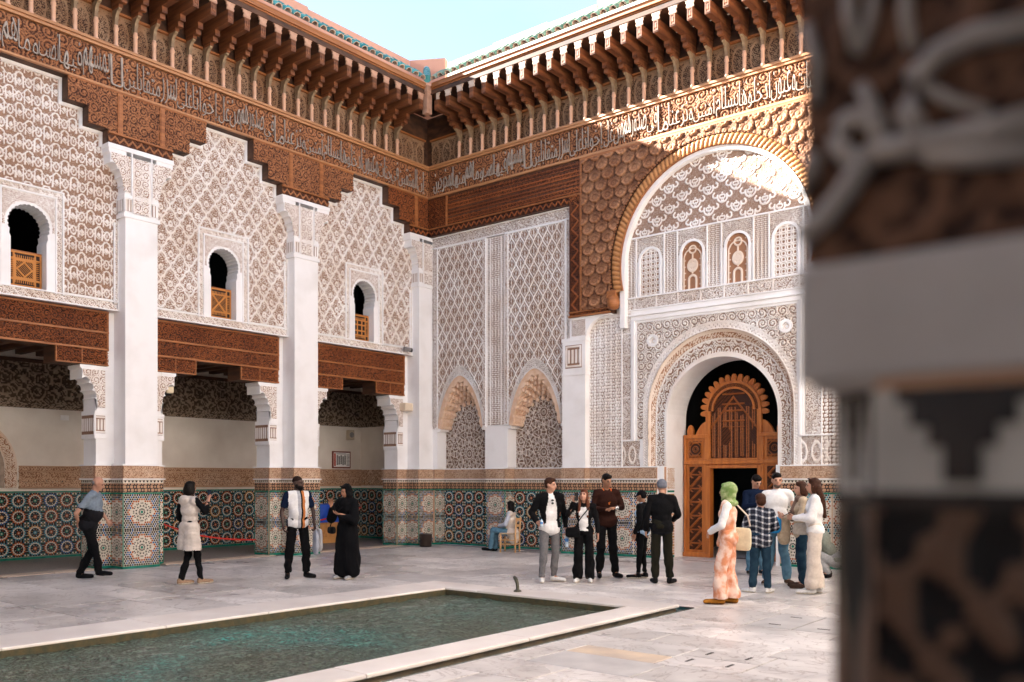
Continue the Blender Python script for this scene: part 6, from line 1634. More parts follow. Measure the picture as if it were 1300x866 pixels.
    # ---- clothing, each a mesh of its own over the body
    def trousers(s, mt, hip=.088, knee=.070, ank=.058, end=.10, label=None, color=None, amp=.007, seed=1, name='trousers', top=1.0):
        J = s.J; q = [ell_mesh(J['pel'] + v3(0, -.005, -.005), (.168 + .014 * s.fem + s.fat * .03, .122 + s.fat * .05, .10)), cap_mesh(J['pel'] + v3(-.05, 0, .05), .105 + s.fat * .05, J['pel'] + v3(.05, 0, .05), .105 + s.fat * .05)]
        for sd in 'RL':
            h, k, a = J['h' + sd], J['k' + sd], J['a' + sd]; e = k + (a - k) * min(1, (k[2] - end) / max(.05, (k[2] - a[2]))) if k[2] - a[2] > .1 else a
            q += [cap_mesh(h, hip, k, knee), cap_mesh(k, knee, e, ank)]
        fo = folds(amp, seed); zz = J['aR'][2]
        return blob(name, q, mt, s.t, .014, 2, lambda c: fo(c) * np.clip(.5 + 1.3 * np.abs(c[:, 2] - .75), .5, 1.6), color, label=label, cut=(end - ank * .35 if J['aR'][2] < .2 and J['aL'][2] < .2 else None))
    def shirt(s, mt, g=.012, sleeve='long', hem=.93, sr=(.060, .050, .040), label=None, color=None, name='shirt', amp=.007, seed=2, cuff=1., extra=(), vox=.014):
        J = s.J; q = s.torso(g); q.append(cap_mesh(J['nek'] + v3(0, -.01, -.045), .066 + g * .5, J['nek'] + v3(0, -.008, -.012), .062 + g * .3))
        if hem < .9: q += [cap_mesh(J['pel'] + v3(-.055, 0, 0), .115 + g, v3(-.06, J['pel'][1], hem + .1), .108 + g), cap_mesh(J['pel'] + v3(.055, 0, 0), .115 + g, v3(.06, J['pel'][1], hem + .1), .108 + g), cap_mesh(J['pel'], .115 + g, v3(0, J['pel'][1], hem + .1), .11 + g)]
        for sd in 'RL':
            S0, E0, W0 = J['s' + sd], J['e' + sd], J['w' + sd]
            if sleeve == 'long': q += [cap_mesh(S0, sr[0], E0, sr[1]), cap_mesh(E0, sr[1], E0 + (W0 - E0) * (cuff - .06), sr[2])]
            elif sleeve == 'short': q.append(cap_mesh(S0, sr[0] + .004, S0 + (E0 - S0) * .62, sr[1] + .010))
            elif sleeve == 'elbow': q += [cap_mesh(S0, sr[0], E0, sr[1]), cap_mesh(E0, sr[1], E0 + (W0 - E0) * .3, sr[1])]
        fo = folds(amp, seed); o = blob(name, q, mt, s.t, vox, 2, fo, color, label=label, cut=hem - .005); return o
    def shoe(s, mt, sole=None, L=.0, hi=0):
        for sd in 'RL':
            a, f = s.J['a' + sd], s.J['f' + sd]; d = f - a; d2 = v3(d[0], d[1], 0); n = np.linalg.norm(d2); d2 = d2 / n if n > 1e-3 else v3(0, 1, 0)
            tip = f + d2 * (.045); heel = v3(a[0], a[1], f[2] + .015) - d2 * .03 if a[2] < .16 else a + v3(0, 0, -.05) - d2 * .02
            q = [cap_mesh(heel, .042, heel + d2 * .09 + v3(0, 0, (tip[2] - heel[2]) * .4), .044), cap_mesh(heel + d2 * .08, .044, v3(*tip[:2], f[2] + .008), .036), cap_mesh(heel + v3(0, 0, .03), .040, a + v3(0, 0, .0 + hi), .040)]
            def flat(c, f=f): return 0 * c[:, 0]
            o = blob('shoe', q, mt, s.t, .012, 2)
            co = np.empty(len(o.data.vertices) * 3, np.float32); o.data.vertices.foreach_get('co', co); co = co.reshape(-1, 3)
            if a[2] < .16 and f[2] < .05: co[:, 2] = np.maximum(co[:, 2], .004); o.data.vertices.foreach_set('co', co.ravel()); o.data.update()
            if sole is not None:
                o.data.materials.append(sole); fc = np.empty(len(o.data.polygons) * 3, np.float32); o.data.polygons.foreach_get('center', fc); fc = fc.reshape(-1, 3)
                o.data.polygons.foreach_set('material_index', (fc[:, 2] < .026).astype(np.int32))
    def hair(s, mt, kind='short', label=None):
        q = [s.hm((0, -.022, .040), (.080, .092, .085))]
        if kind == 'short': q = [s.hm((0, -.024, .042), (.079, .090, .078)), s.hm((0, -.045, .0), (.077, .062, .078)), s.hm((0, .040, .084), (.060, .044, .034))]
        if kind == 'bob': q += [s.hm((0, -.05, -.03), (.088, .07, .12)), s.hm((.072, -.015, -.03), (.020, .05, .09)), s.hm((-.072, -.015, -.03), (.020, .05, .09)), s.hm((0, .03, .085), (.06, .05, .035))]
        if kind == 'fluffy': q = [s.hm((0, -.02, .045), (.097, .105, .092)), s.hm((0, -.05, -.01), (.088, .075, .085)), s.hm((0, .05, .09), (.07, .05, .04))]
        if kind == 'long':
            q += [s.hm((.068, -.015, -.03), (.024, .055, .09)), s.hm((-.068, -.015, -.03), (.024, .055, .09)), s.hm((0, .03, .085), (.06, .05, .03))]
            b0 = s.hp((0, -.06, -.02)); b1 = s.J['nek'] + v3(0, -.10, -.07); b2 = s.J['nek'] + v3(0, -.13, -.30)
            for x_ in (-.045, 0, .045): q += [cap_mesh(b0 + v3(x_, 0, 0), .05, b1 + v3(x_, 0, 0), .046), cap_mesh(b1 + v3(x_, 0, 0), .046, b2 + v3(x_ * .8, 0, 0), .030)]
        if kind == 'front':
            q += [s.hm((.07, -.01, -.04), (.024, .05, .10)), s.hm((-.07, -.01, -.04), (.024, .05, .10)), s.hm((0, .03, .085), (.06, .05, .03))]
            for x_ in (-.075, .075): q += [cap_mesh(s.hp((x_, .0, -.08)), .030, s.J['nek'] + v3(x_ * 1.1, .09, -.12), .028), cap_mesh(s.J['nek'] + v3(x_ * 1.1, .09, -.12), .028, s.J['nek'] + v3(x_, .11, -.24), .016)]
            q.append(s.hm((0, -.06, -.08), (.07, .05, .11)))
        fo = folds(.004, 9, vert=1)
        return blob('hair', q, mt, s.t, .0115, 1, fo, label=label)
    def bag(s, name, c, size, mt, rot=0, tilt=0, strap=None, label=None, smt=None):
        V, F = ell_mesh((0, 0, 0), (1, 1, 1)); V = np.sign(V) * np.abs(V) ** .55 * (np.array(size) / 2)
        from mathutils import Euler
        M = Euler((R(tilt), 0, R(rot))).to_matrix(); V = np.array([tuple(M @ Vector(v)) for v in V]) + v3(*c)
        o = blob(name, [(V, F)], mt, None, .012, 1, folds(.004, 4)); o.location = s.t.location; o.rotation_euler = s.t.rotation_euler; o.scale = s.t.scale
        if strap:
            m = MB(); m.tube(strap, .011, 6); k = m.build('strap', smt or mt, o)
        return o
def phone(par_loc, par, c, rot, lab, loc=None):
    m = MB().box(-.036, .036, -.004, .004, -.075, .075, 0).box(-.032, .032, .004, .0048, -.068, .068, 1)
    o = m.build('phone', [BLACK, pm('phone_glass', (.02, .03, .05), (.03, .05, .08), rough=.1)], None, bevel=.003)
    M = par.t.matrix_basis @ Matrix.Translation(c) @ Matrix.Rotation(R(rot[2]), 4, 'Z') @ Matrix.Rotation(R(rot[0]), 4, 'X')
    o.matrix_world = M; tag(o, lab, 'phone'); return o
def held(o, lab, cat): tag(o, lab, cat); return o
def neckcord(p, mt, name, dz=-.22):
    m = MB(); n = p.J['nek']; f = p.J['che']
    for sg in (-1, 1): m.tube([n + v3(sg * .055, -.04, .03), n + v3(sg * .07, .03, .015), n + v3(sg * .05, .10, -.07), v3(0, f[1] + .145, n[2] + dz)], .009, 6)
    return m.build(name, mt, p.t, smooth=True)

# 1 bald man walking at the left
p = P('bald man in a grey and black shirt walking past the first tiled pillar', -15.04, 7.32, 82, 1.74, SKL, nod=-24, lean=.16,
      wR=(.10, -.14, .98), eR=(.27, -.12, 1.12), wL=(-.20, .24, .98), eL=(-.24, .12, 1.14), kR=(.10, .13, .51), aR=(.10, .20, .11), fR=(.11, .34, .09), kL=(-.09, .02, .49), aL=(-.09, -.17, .09), fL=(-.10, -.03, .03),
      hands={'R': dict(d=(-.6, -.35, -.5), n=(0, 1, 0), c=.25)}, fat=.6)
p.trousers(FB, seed=3); p.shirt([FGB, FCH], sleeve='short', hem=.80, g=.022, color=lambda c: (c[:, 2] + .25 * c[:, 1] < 1.20).astype(int), label='short sleeved shirt, grey above and black below')
p.shoe(SHK)
q = [p.hm((0, -.055, -.01), (.077, .05, .045))]; blob('hair', q, HG, p.t, .012, 1, label='short grey hair at the back of a bald head')

# 2 woman in cream vest
p = P('woman with black hair in a long cream hooded vest holding a phone, seen from behind', -13.0, 7.94, 34, 1.66, SKL, head=6, fem=1,
      eR=(.30, .10, 1.22), wR=(.16, .26, 1.42), eL=(-.25, -.03, 1.13), wL=(-.20, .10, .93), kR=(.09, .09, .50), aR=(.12, .14, .09), fR=(.15, .28, .03), kL=(-.06, .02, .49), aL=(-.06, -.12, .09), fL=(-.02, .02, .03), hands={'R': dict(d=(-.5, .35, .6), n=(-.3, 1, 0), c=.7)})
p.trousers(FB, hip=.082, knee=.062, ank=.048, name='leggings'); p.shirt(FB, g=.004, hem=.95, name='sweater', cuff=.75)
q = p.torso(.026); J = p.J
q += [cap_mesh((x_, 0, .95), .128, (x_ * 1.5, -.01, .55), .150) for x_ in (-.06, .06)] + [ell_mesh((0, -.10, 1.43), (.105, .065, .085)), ell_mesh((0, -.03, 1.455), (.10, .09, .05))]
vest = cm_('quilted_cream_vest', (.62, .55, .49), (.52, .46, .41), sc=12)
blob('hooded_vest', q, vest, p.t, .013, 2, lambda c: .004 * np.abs(np.sin(c[:, 2] * 55 + 2.0 * np.sin(c[:, 0] * 28))) + folds(.006, 5)(c) - .008 * np.exp(-((c[:, 2] - 1.06) / .022) ** 2), cut=.585)
p.shoe(SHT, SOLE); p.hair(HB, 'bob')
phone(None, p, (.10, .33, 1.52), (10, 0, 20), 'dark phone held up by the woman in the cream vest')
b = p.bag('handbag', (-.27, .12, .80), (.10, .26, .26), cm_('purple_leather', (.07, .012, .05)), strap=[(-.27, .05, .88), (-.25, .08, 1.0), (-.25, .16, .88)]); held(b, 'small dark purple handbag at the left side of the woman in the cream vest', 'bag')

# 3 bearded man
p = P('bearded man with shaved head in a white, grey and orange striped shirt', -12.40, 9.60, 150, 1.75, SKD, head=42, nod=-6, fat=.25,
      aR=(.17, -.02, .09), fR=(.22, .12, .03), kR=(.14, .02, .5), aL=(-.16, -.02, .09), fL=(-.22, .12, .03), kL=(-.13, .02, .5), eR=(.27, -.02, 1.13), wR=(.27, .07, .90), eL=(-.27, 0, 1.13), wL=(-.26, .10, .90), hands={'R': dict(c=.8), 'L': dict(c=1.1)})
p.trousers(FB, ank=.066, end=.13, knee=.078); STR = [FW, cm_('pale_grey_cloth', (.42, .43, .46)), FB, cm_('orange_cloth', (.55, .20, .06)), FN]
def stripes(c):
    x = c[:, 0]; m = np.zeros(len(c), int); fr_ = c[:, 1] > 0
    m[(x < .03) & (x > -.02)] = 1; m[(x <= -.02) & (x > -.045)] = 2; m[(x <= -.045) & (x > -.095)] = 3; m[np.abs(x) > .175] = 4; m[~fr_ & (np.abs(x) < .176)] = 4; return m
p.shirt(STR, sleeve='short', hem=.86, g=.022, color=stripes, label='short sleeved striped shirt with navy sleeves'); p.shoe(SHK)
blob('beard', [p.hm((0, .052, -.075), (.060, .052, .052)), p.hm((.055, .01, -.05), (.02, .03, .05)), p.hm((-.055, .01, -.05), (.02, .03, .05)), p.hm((0, .06, -.105), (.04, .035, .03))], HB, p.t, .011, 1)
blob('shaved_hair', [p.hm((0, -.018, .040), (.0765, .0905, .077))], cm_('shaved_black_hair', (.025, .014, .011)), p.t, .012, 1)
b = p.bag('shopping_bag', (-.27, .14, .60), (.07, .24, .42), cm_('grey_plastic', (.34, .36, .42), (.45, .47, .52), sc=8, rough=.4), strap=[(-.27, .08, .78), (-.26, .11, .88), (-.27, .18, .78)]); held(b, 'pale grey plastic shopping bag hanging from the bearded man\'s hand', 'bag')
b = p.bag('shopping_bag', (-.33, .10, .64), (.06, .20, .40), cm_('white_plastic', (.6, .6, .62), (.5, .48, .48), sc=8, rough=.4), rot=20, strap=[(-.32, .06, .82), (-.27, .10, .89), (-.32, .14, .82)]); held(b, 'white plastic shopping bag behind the grey one in the bearded man\'s hand', 'bag')

# 4 woman in black abaya
p = P('woman in a black abaya and headscarf with both hands raised in front of her', -11.66, 10.04, -152, 1.60, SKM, head=-18, nod=-14, fem=1,
      eR=(.26, .12, 1.14), wR=(.14, .27, 1.34), eL=(-.25, .10, 1.12), wL=(-.06, .27, 1.20), hands={'R': dict(d=(-.2, .15, .9), n=(-.5, 1, 0), c=.35), 'L': dict(d=(.9, .2, .1), n=(0, -.5, 1), c=.5)})
q = p.torso(.03) + [cap_mesh((x_, -.01, .95), .150, (x_ * 2.0, -.02, .16), .150) for x_ in (-.06, 0, .06)]
for sd in 'RL': q += [cap_mesh(p.J['s' + sd], .075, p.J['e' + sd] + v3(0, 0, -.03), .095), cap_mesh(p.J['e' + sd] + v3(0, 0, -.03), .090, p.J['w' + sd] + v3(0, -.03, -.03), .055)]
blob('abaya', q, cm_('black_abaya', (.003, .003, .004), (.005, .005, .006), sc=8), p.t, .014, 2, lambda c: folds(.010, 7, vert=1)(c) * np.clip(1.6 - c[:, 2], .4, 1.8), cut=.035)
q = [p.hm((0, -.03, .03), (.094, .100, .105)), p.hm((0, -.03, -.08), (.098, .085, .09)), ell_mesh(p.J['nek'] + v3(0, .0, -.04), (.155, .115, .10)), ell_mesh(p.J['che'] + v3(0, .08, .10), (.12, .07, .12)), p.hm((.0, .02, .085), (.072, .066, .035)), p.hm((0, .04, -.115), (.05, .045, .03)), p.hm((.072, .02, -.01), (.02, .045, .08)), p.hm((-.072, .02, -.01), (.02, .045, .08))]
blob('headscarf', q, FB, p.t, .012, 1, folds(.004, 3)); p.shoe(cm_('grey_trainer', (.4, .4, .4)), SOLE)
blob('sunglasses', [p.hm((.03, .072, .112), (.026, .02, .012)), p.hm((-.03, .072, .112), (.026, .02, .012))], pm('glossy_black_lens', (.02, .02, .02), rough=.1), p.t, .008, 1)
b = p.bag('belt_bag', (.22, .16, .90), (.26, .09, .14), SHK, rot=-25, strap=[(.30, .10, .96), (.20, .14, 1.15), (0, .15, 1.32), (-.16, .06, 1.42)]); held(b, 'shiny black cross-body bag at the hip of the woman in the abaya', 'bag')

# 5 seated woman on her chair
CHX, CHY = -13.10, 16.18
st = thing('wooden_chair', 'small pale wooden chair with woven seat by the tiled wall', 'chair', (CHX, CHY, 0), R(38.855 + 75))
CW = pm('pale_turned_wood', (.58, .32, .13), (.66, .40, .18), scale=6, rough=.5)
for x_, y_, h in ((-.19, .17, .44), (.19, .17, .44), (-.19, -.18, .80), (.19, -.18, .80)): MB().tube([(x_, y_, 0), (x_, y_, h * .5), (x_, y_ - (.03 if h > .5 else 0), h)], [.019, .022, .019], 8).build('leg', CW, st, smooth=True)
for a, b_ in (((-.19, .17), (.19, .17)), ((-.19, -.18), (.19, -.18)), ((-.19, .17), (-.19, -.18)), ((.19, .17), (.19, -.18))):
    MB().tube([(a[0], a[1], .18), (b_[0], b_[1], .18)], .011, 6).tube([(a[0], a[1], .28), (b_[0], b_[1], .28)], .011, 6).build('stretcher', CW, st)
MB().box(-.21, .21, -.20, .19, .415, .45).build('woven_seat', FBE, st, bevel=.015); 
for z_ in (.58, .72): MB().box(-.18, .18, .185, .205, z_, z_ + .06).build('back_slat', CW, st, bevel=.006)
p = P('woman in cream waistcoat and jeans sitting on a wooden chair by the tiled wall', CHX + .02, CHY + .02, -75, 1.62, SKL, head=-12, nod=-4, fem=1, z=-.43,
      hR=(.09, 0, .93), hL=(-.09, 0, .93), kR=(.11, .42, 1.0), kL=(-.08, .44, 1.02), aR=(.12, .44, .56), aL=(-.05, .52, .58), fR=(.13, .60, .50), fL=(-.05, .68, .52),
      eR=(.24, .06, 1.16), wR=(.08, .28, 1.08), eL=(-.24, .08, 1.16), wL=(-.05, .30, 1.12), hands={'R': dict(d=(-.5, .8, -.1), n=(0, 0, -1), c=.5), 'L': dict(d=(.4, .8, 0), n=(0, 0, -1), c=.5)})
p.trousers(FJ, ank=.066, end=.1); p.shirt(cm_('pale_grey_blue_shirt', (.50, .54, .62)), g=.008); p.shoe(SHK); p.hair(HB, 'front')
blob('cream_waistcoat', p.torso(.030) + [cap_mesh((x_, -.06, .95), .12, (x_ * 1.2, -.08, .76), .10) for x_ in (-.06, .06)], FC, p.t, .014, 2, folds(.005, 4), label='long cream sleeveless waistcoat')
blob('scarf', [ell_mesh(p.J['nek'] + v3(0, .02, -.03), (.10, .09, .05)), cap_mesh(p.J['nek'] + v3(.03, .09, -.05), .035, v3(.03, .14, 1.12), .03)], cm_('taupe_scarf', (.20, .13, .10)), p.t, .013, 1, folds(.006, 8))

# 7 young man with black jacket
p = P('young man in open black jacket, white T-shirt and grey trousers holding a water bottle', -8.72, 11.81, 165, 1.72, SKL, head=48, nod=-4,
      aR=(.13, -.02, .09), fR=(.18, .13, .03), kR=(.12, .03, .5), aL=(-.10, -.10, .09), fL=(-.20, .03, .03), kL=(-.10, -.02, .5), eR=(.30, -.04, 1.16), wR=(.27, .15, 1.00), eL=(-.27, -.05, 1.13), wL=(-.27, .02, .88), hands={'R': dict(d=(-.3, .8, -.3), n=(-.8, 0, 0), c=1.0), 'L': dict(c=1.1)})
p.trousers(FG, ank=.052, knee=.070, amp=.006, seed=11); p.shirt(FW, g=.012, hem=.78, name='t_shirt', sleeve=None, amp=.006)
def opening(w0, w1, z0, z1):
    return lambda c: c
def jacket(p, mt, op=.055, hem=.92, g=.030, name='jacket', seed=3, sr=(.068, .058, .046), amp=.005, label=None):
    q = p.torso(g) + [cap_mesh(p.J['nek'] + v3(0, -.02, -.04), .075, p.J['nek'] + v3(0, -.02, -.005), .07)]
    for sd in 'RL': S0, E0, W0 = p.J['s' + sd], p.J['e' + sd], p.J['w' + sd]; q += [cap_mesh(S0, sr[0], E0, sr[1]), cap_mesh(E0, sr[1], E0 + (W0 - E0) * .93, sr[2])]
    me, co, nm = remesh(q, .013, 2); co = co + nm * folds(amp, seed)(co)[:, None].astype(np.float32)
    fc = np.array([co[list(f.vertices)].mean(0) for f in me.polygons]); keep = ~((fc[:, 1] > p.J['che'][1] * .4 + .01) & (np.abs(fc[:, 0]) < op * np.clip((1.6 - fc[:, 2]) / .35 + .25, .6, 1.3)) ) & (fc[:, 2] > hem - .02 * 0)
    F = [tuple(f.vertices) for f, k in zip(me.polygons, keep) if k]; bpy.data.meshes.remove(me)
    o = raw(name, co, F, mt, p.t, True, label=label); sm_ = o.modifiers.new('thick', 'SOLIDIFY'); sm_.thickness = .008; sm_.offset = -1; return o
jacket(p, FB, op=.075, hem=.90, label='open black bomber jacket'); p.shoe(SHW, SOLE); p.hair(HBR, 'short')
blob('sunglasses', [ell_mesh((.0, .142, 1.36), (.03, .012, .018)), ell_mesh((.0, .148, 1.31), (.026, .012, .022))], pm('glossy_black_lens', (.02, .02, .02)), p.t, .008, 1, label='dark sunglasses hung on the collar')
def bottle(p, c, lab):
    m = MB().lathe([(.001, 0), (.030, .003), (.032, .06), (.029, .075), (.032, .09), (.032, .15), (.024, .185), (.012, .205), (.012, .222), (.001, .223)], (0, 0), 14)
    o = m.build('water_bottle', pm('clear_blue_plastic', (.42, .55, .66), (.55, .66, .75), scale=20, rough=.15), None, smooth=True); o.matrix_world = p.t.matrix_basis @ Matrix.Translation(c)
    tag(o, lab, 'bottle'); MB().lathe([(.014, .205), (.0145, .225), (.001, .226)], (0, 0), 10).build('bottle_cap', FLB, o); MB().lathe([(.0325, .09), (.0325, .145)], (0, 0), 14).build('bottle_label', pm('blue_bottle_label', (.05, .2, .5)), o); return o
bottle(p, (-.275, .06, .58), 'clear plastic water bottle hanging from the young man\'s left hand')
bottle(p, (.22, .25, .93), 'small dark capped bottle in the young man\'s right hand').scale = (.8, .8, .55)

# 8 woman taking a photo
p = P('woman with long auburn hair in black and white raising a phone to take a photo', -8.29, 12.16, -172, 1.53, SKL, head=-14, nod=14, fem=1,
      eR=(.30, .12, 1.26), wR=(.17, .26, 1.50), eL=(-.24, -.03, 1.12), wL=(-.26, .05, .88), aR=(.11, 0, .09), fR=(.14, .16, .03), aL=(-.11, -.02, .09), fL=(-.13, .14, .03), hands={'R': dict(d=(-.15, .2, .9), n=(0, 1, 0), c=.8)})
p.trousers(FB, hip=.09, knee=.085, ank=.100, end=.10, seed=8); p.shirt([FB, FW], g=.014, hem=.93, color=lambda c: ((c[:, 1] > .02) & (np.abs(c[:, 0]) < .085) & (c[:, 2] < 1.40) & (c[:, 2] > .96)).astype(int), label='black cardigan over a white top'); p.shoe(SHW, SOLE); p.hair(cm_('auburn_hair', (.15, .05, .025), (.09, .03, .016), sc=60, rough=.45), 'front')
phone(None, p, (.12, .33, 1.60), (0, 0, 10), 'dark phone raised by the woman in black and white')
b = p.bag('shoulder_bag', (.20, .14, .93), (.28, .12, .20), FB, rot=-10, strap=[(.16, .16, 1.02), (.05, .18, 1.20), (-.08, .13, 1.36), (-.15, .03, 1.46), (-.10, -.08, 1.40)]); held(b, 'black cross-body bag at the hip of the woman taking a photo', 'bag')

# 9 guide
p = P('tall man in a brown shirt with an orange lanyard, hands together at his waist', -8.39, 12.99, 168, 1.79, SKM, head=16, nod=-16,
      eR=(.26, .03, 1.16), wR=(.08, .25, 1.14), eL=(-.26, .03, 1.16), wL=(-.07, .26, 1.17), aR=(.12, -.02, .09), fR=(.16, .13, .03), aL=(-.15, .02, .09), fL=(-.18, .16, .03), hands={'R': dict(d=(-.9, .3, .1), n=(0, 0, 1), c=.3), 'L': dict(d=(.9, .2, 0), n=(0, 0, -1), c=.6)})
p.trousers(FB, knee=.075, ank=.066, seed=21); p.shirt(FBR, g=.024, hem=.84, amp=.006, seed=5, name='shirt'); p.shoe(SHK); p.hair(HB, 'short'); neckcord(p, pm('orange_ribbon', (.80, .20, .02), (.75, .14, .02)), 'lanyard', -.24)
blob('wristwatch', [cap_mesh(p.J['wL'] + v3(-.03, 0, 0), .034, p.J['wL'] + v3(-.012, 0, 0), .034)], pm('silver_watch', (.6, .6, .6), metal=1, rough=.25), p.t, .008, 1)

# 10 person with cap
p = P('short person in black cap and jacket over pale blue shirt, beside the beanie man', -7.82, 13.22, -62, 1.50, SKM, head=-10, nod=-18, fem=1,
      eR=(.22, .03, 1.13), wR=(.16, .16, .98), aR=(.09, -.02, .09), fR=(.11, .14, .03), aL=(-.09, .06, .09), fL=(-.11, .22, .03))
p.trousers([FB, FW], hip=.085, knee=.06, ank=.045, color=lambda c: ((np.abs(c[:, 1] + .0) < .012) & (c[:, 0] > .12)).astype(int), end=.14, label='black sports leggings with a white side stripe'); p.shirt(FLB, g=.014, hem=.86, sleeve=None, label='pale blue shirt')
jacket(p, FB, op=.17, hem=.88, g=.026); p.shoe(SHK, SOLE)
blob('cap', [p.hm((0, -.015, .055), (.086, .100, .065)), p.hm((0, .105, .045), (.066, .07, .010)), p.hm((0, -.05, .0), (.08, .06, .06))], FB, p.t, .010, 1)
b = p.bag('tote_bag', (.20, .10, .82), (.12, .26, .26), FB, strap=[(.20, .04, .93), (.21, .0, 1.2), (.20, .12, .93)]); held(b, 'black bag at the side of the person in the black cap', 'bag')

# 11 man with beanie
p = P('man in a grey beanie, black sweater and dark olive trousers, seen from behind', -7.19, 12.76, 8, 1.69, SKL, head=10,
      eR=(.27, .02, 1.15), wR=(.20, .20, 1.05), eL=(-.25, -.02, 1.12), wL=(-.26, .06, .88), aR=(.13, .0, .09), fR=(.20, .13, .03), aL=(-.11, .0, .09), fL=(-.15, .15, .03), fat=.35)
p.trousers(FOL, knee=.078, ank=.060, end=.13, amp=.007, seed=6); p.shirt([FB, FCH], g=.024, hem=.82, color=lambda c: ((c[:, 2] < .865)).astype(int), amp=.006, sr=(.068, .060, .048), label='black sweater with a grey hem'); p.shoe(SHK, None)
blob('beanie', [p.hm((0, -.012, .050), (.086, .100, .078)), p.hm((0, -.03, .015), (.086, .090, .055))], cm_('grey_melange_wool', (.11, .12, .15), (.17, .18, .21), sc=80), p.t, .0105, 1)

# 12 woman with green hijab
TD = pm('tie_dye_cotton', (.80, .60, .50), (.62, .24, .12), scale=7, rough=.85, bump=.2, detail=8, lo=.40, hi=.58)
p = P('woman in a green headscarf and orange tie-dye jumpsuit with folded hands', -5.31, 11.22, -68, 1.64, SKL, head=-12, nod=2, fem=1, fat=.15,
      eR=(.24, .05, 1.14), wR=(.05, .24, 1.06), eL=(-.24, .06, 1.14), wL=(-.04, .26, 1.02), aR=(.10, -.06, .09), fR=(.12, .10, .03), aL=(-.09, .10, .09), fL=(-.12, .26, .03), kL=(-.1, .1, .5), hands={'R': dict(d=(-.7, .5, -.4), n=(0, -.6, 0), c=.5), 'L': dict(d=(.7, .5, -.4), n=(0, -.6, 0), c=.5)})
p.shirt(FW, g=.008, hem=.95, sr=(.062, .056, .046), label='white long sleeved top')
p.trousers(TD, hip=.100, knee=.092, ank=.118, end=.13, amp=.008, seed=14, name='jumpsuit')
q = [m for m in p.torso(.018)][1:]; q += [cap_mesh(p.J['s' + sd] + v3(0, .02, .03), .05, p.J['s' + sd] * [.9, 1, 1] + v3(0, .09, -.12), .04) for sd in 'RL'] + [cap_mesh((0, .10, 1.0), .05, (.02, .14, .84), .03)]
blob('jumpsuit_bib', q, TD, p.t, .013, 2, folds(.007, 2), label='tie-dye bib with ruffled straps')
GS = pm('green_scarf_cloth', (.15, .25, .06), (.34, .40, .19), scale=14, rough=.7, bump=.3, lo=.42, hi=.62)
q = [p.hm((0, -.035, .032), (.102, .118, .108)), p.hm((0, -.035, -.05), (.096, .100, .10)), p.hm((.064, .022, -.01), (.028, .056, .10)), p.hm((-.064, .022, -.01), (.028, .056, .10)), p.hm((0, .032, .088), (.072, .060, .036)), p.hm((0, .030, -.115), (.062, .056, .036)), p.hm((0, -.045, -.13), (.082, .085, .075)), ell_mesh(p.J['nek'] + v3(0, -.03, -.015), (.125, .105, .06))]
blob('headscarf', q, GS, p.t, .0115, 6, folds(.0025, 11, vert=1)); blob('neck_scarf', [ell_mesh(p.J['nek'] + v3(0, .0, .0), (.098, .092, .040))], cm_('plum_scarf', (.16, .03, .05)), p.t, .012, 1, folds(.006, 12)); p.shoe(SHO, cm_('brown_sole', (.16, .07, .02)))
def tote(p):
    t = bpy.data.objects.new('tote_bag', None); COL.objects.link(t); t.empty_display_size = .1; t.matrix_world = p.t.matrix_basis @ Matrix.Translation((.24, -.16, .92)) @ Matrix.Rotation(R(-8), 4, 'Z')
    tag(t, 'cream canvas tote bag with a teal printed flower beside the green headscarf woman', 'bag')
    V, F = ell_mesh((0, 0, 0), (1, 1, 1)); V = np.sign(V) * np.abs(V) ** .4 * np.array([.045, .135, .17]); b_ = blob('bag_body', [(V, F)], cm_('cream_canvas', (.68, .60, .42), (.62, .54, .38)), None, .010, 1, folds(.004, 3)); b_.parent = t
    for y_ in (-.10, .10): pass
    MB().tube([(.03, -.11, .19), (.0, -.08, .34), (-.06, .06, .50), (-.05, .12, .50), (.0, .12, .34), (.03, .11, .19)], .012, 6).build('handle', FC, t)
    TP = pm('teal_print', (.02, .26, .26), (.03, .32, .32)); YP = pm('yellow_print', (.75, .50, .05), (.7, .45, .05))
    m = MB()
    for i in range(7):
        q_ = i * 2 * PI / 7; m.add([(.047, -.01 + .0 * math.cos(q_), .03), (.0485, -.01 + .045 * math.cos(q_ - .3), .03 + .05 * math.sin(q_ - .3)), (.0485, -.01 + .062 * math.cos(q_), .03 + .07 * math.sin(q_)), (.0485, -.01 + .045 * math.cos(q_ + .3), .03 + .05 * math.sin(q_ + .3))], [(0, 1, 2, 3)], 0)
    m.add([(.049, -.08, -.12), (.049, .06, -.12), (.049, .06, -.105), (.049, -.08, -.105)], [(0, 1, 2, 3)], 0); m.add([(.049, .05, -.02), (.049, .09, -.02), (.049, .09, -.005), (.049, .05, -.005)], [(0, 1, 2, 3)], 1)
    m.build('printed_flower', [TP, YP], t)
tote(p)

# 13 man in navy behind
p = P('man in a navy polo looking down at his phone in front of the dark doorway', -6.56, 14.96, 172, 1.77, SKL, head=10, nod=-30,
      eR=(.24, .06, 1.18), wR=(.07, .29, 1.24), eL=(-.24, .06, 1.18), wL=(-.06, .29, 1.25), hands={'R': dict(d=(-.6, .5, .4), n=(-.5, 0, 1), c=.8), 'L': dict(d=(.6, .5, .4), n=(.5, 0, 1), c=.8)})
p.trousers(FJ, seed=9, ank=.062); p.shirt(FN, g=.020, hem=.88, amp=.005); p.shoe(SHK, SOLE); p.hair(HB, 'short'); phone(None, p, (0, .38, 1.33), (-50, 0, 180), 'dark phone in the hands of the man in the navy polo')

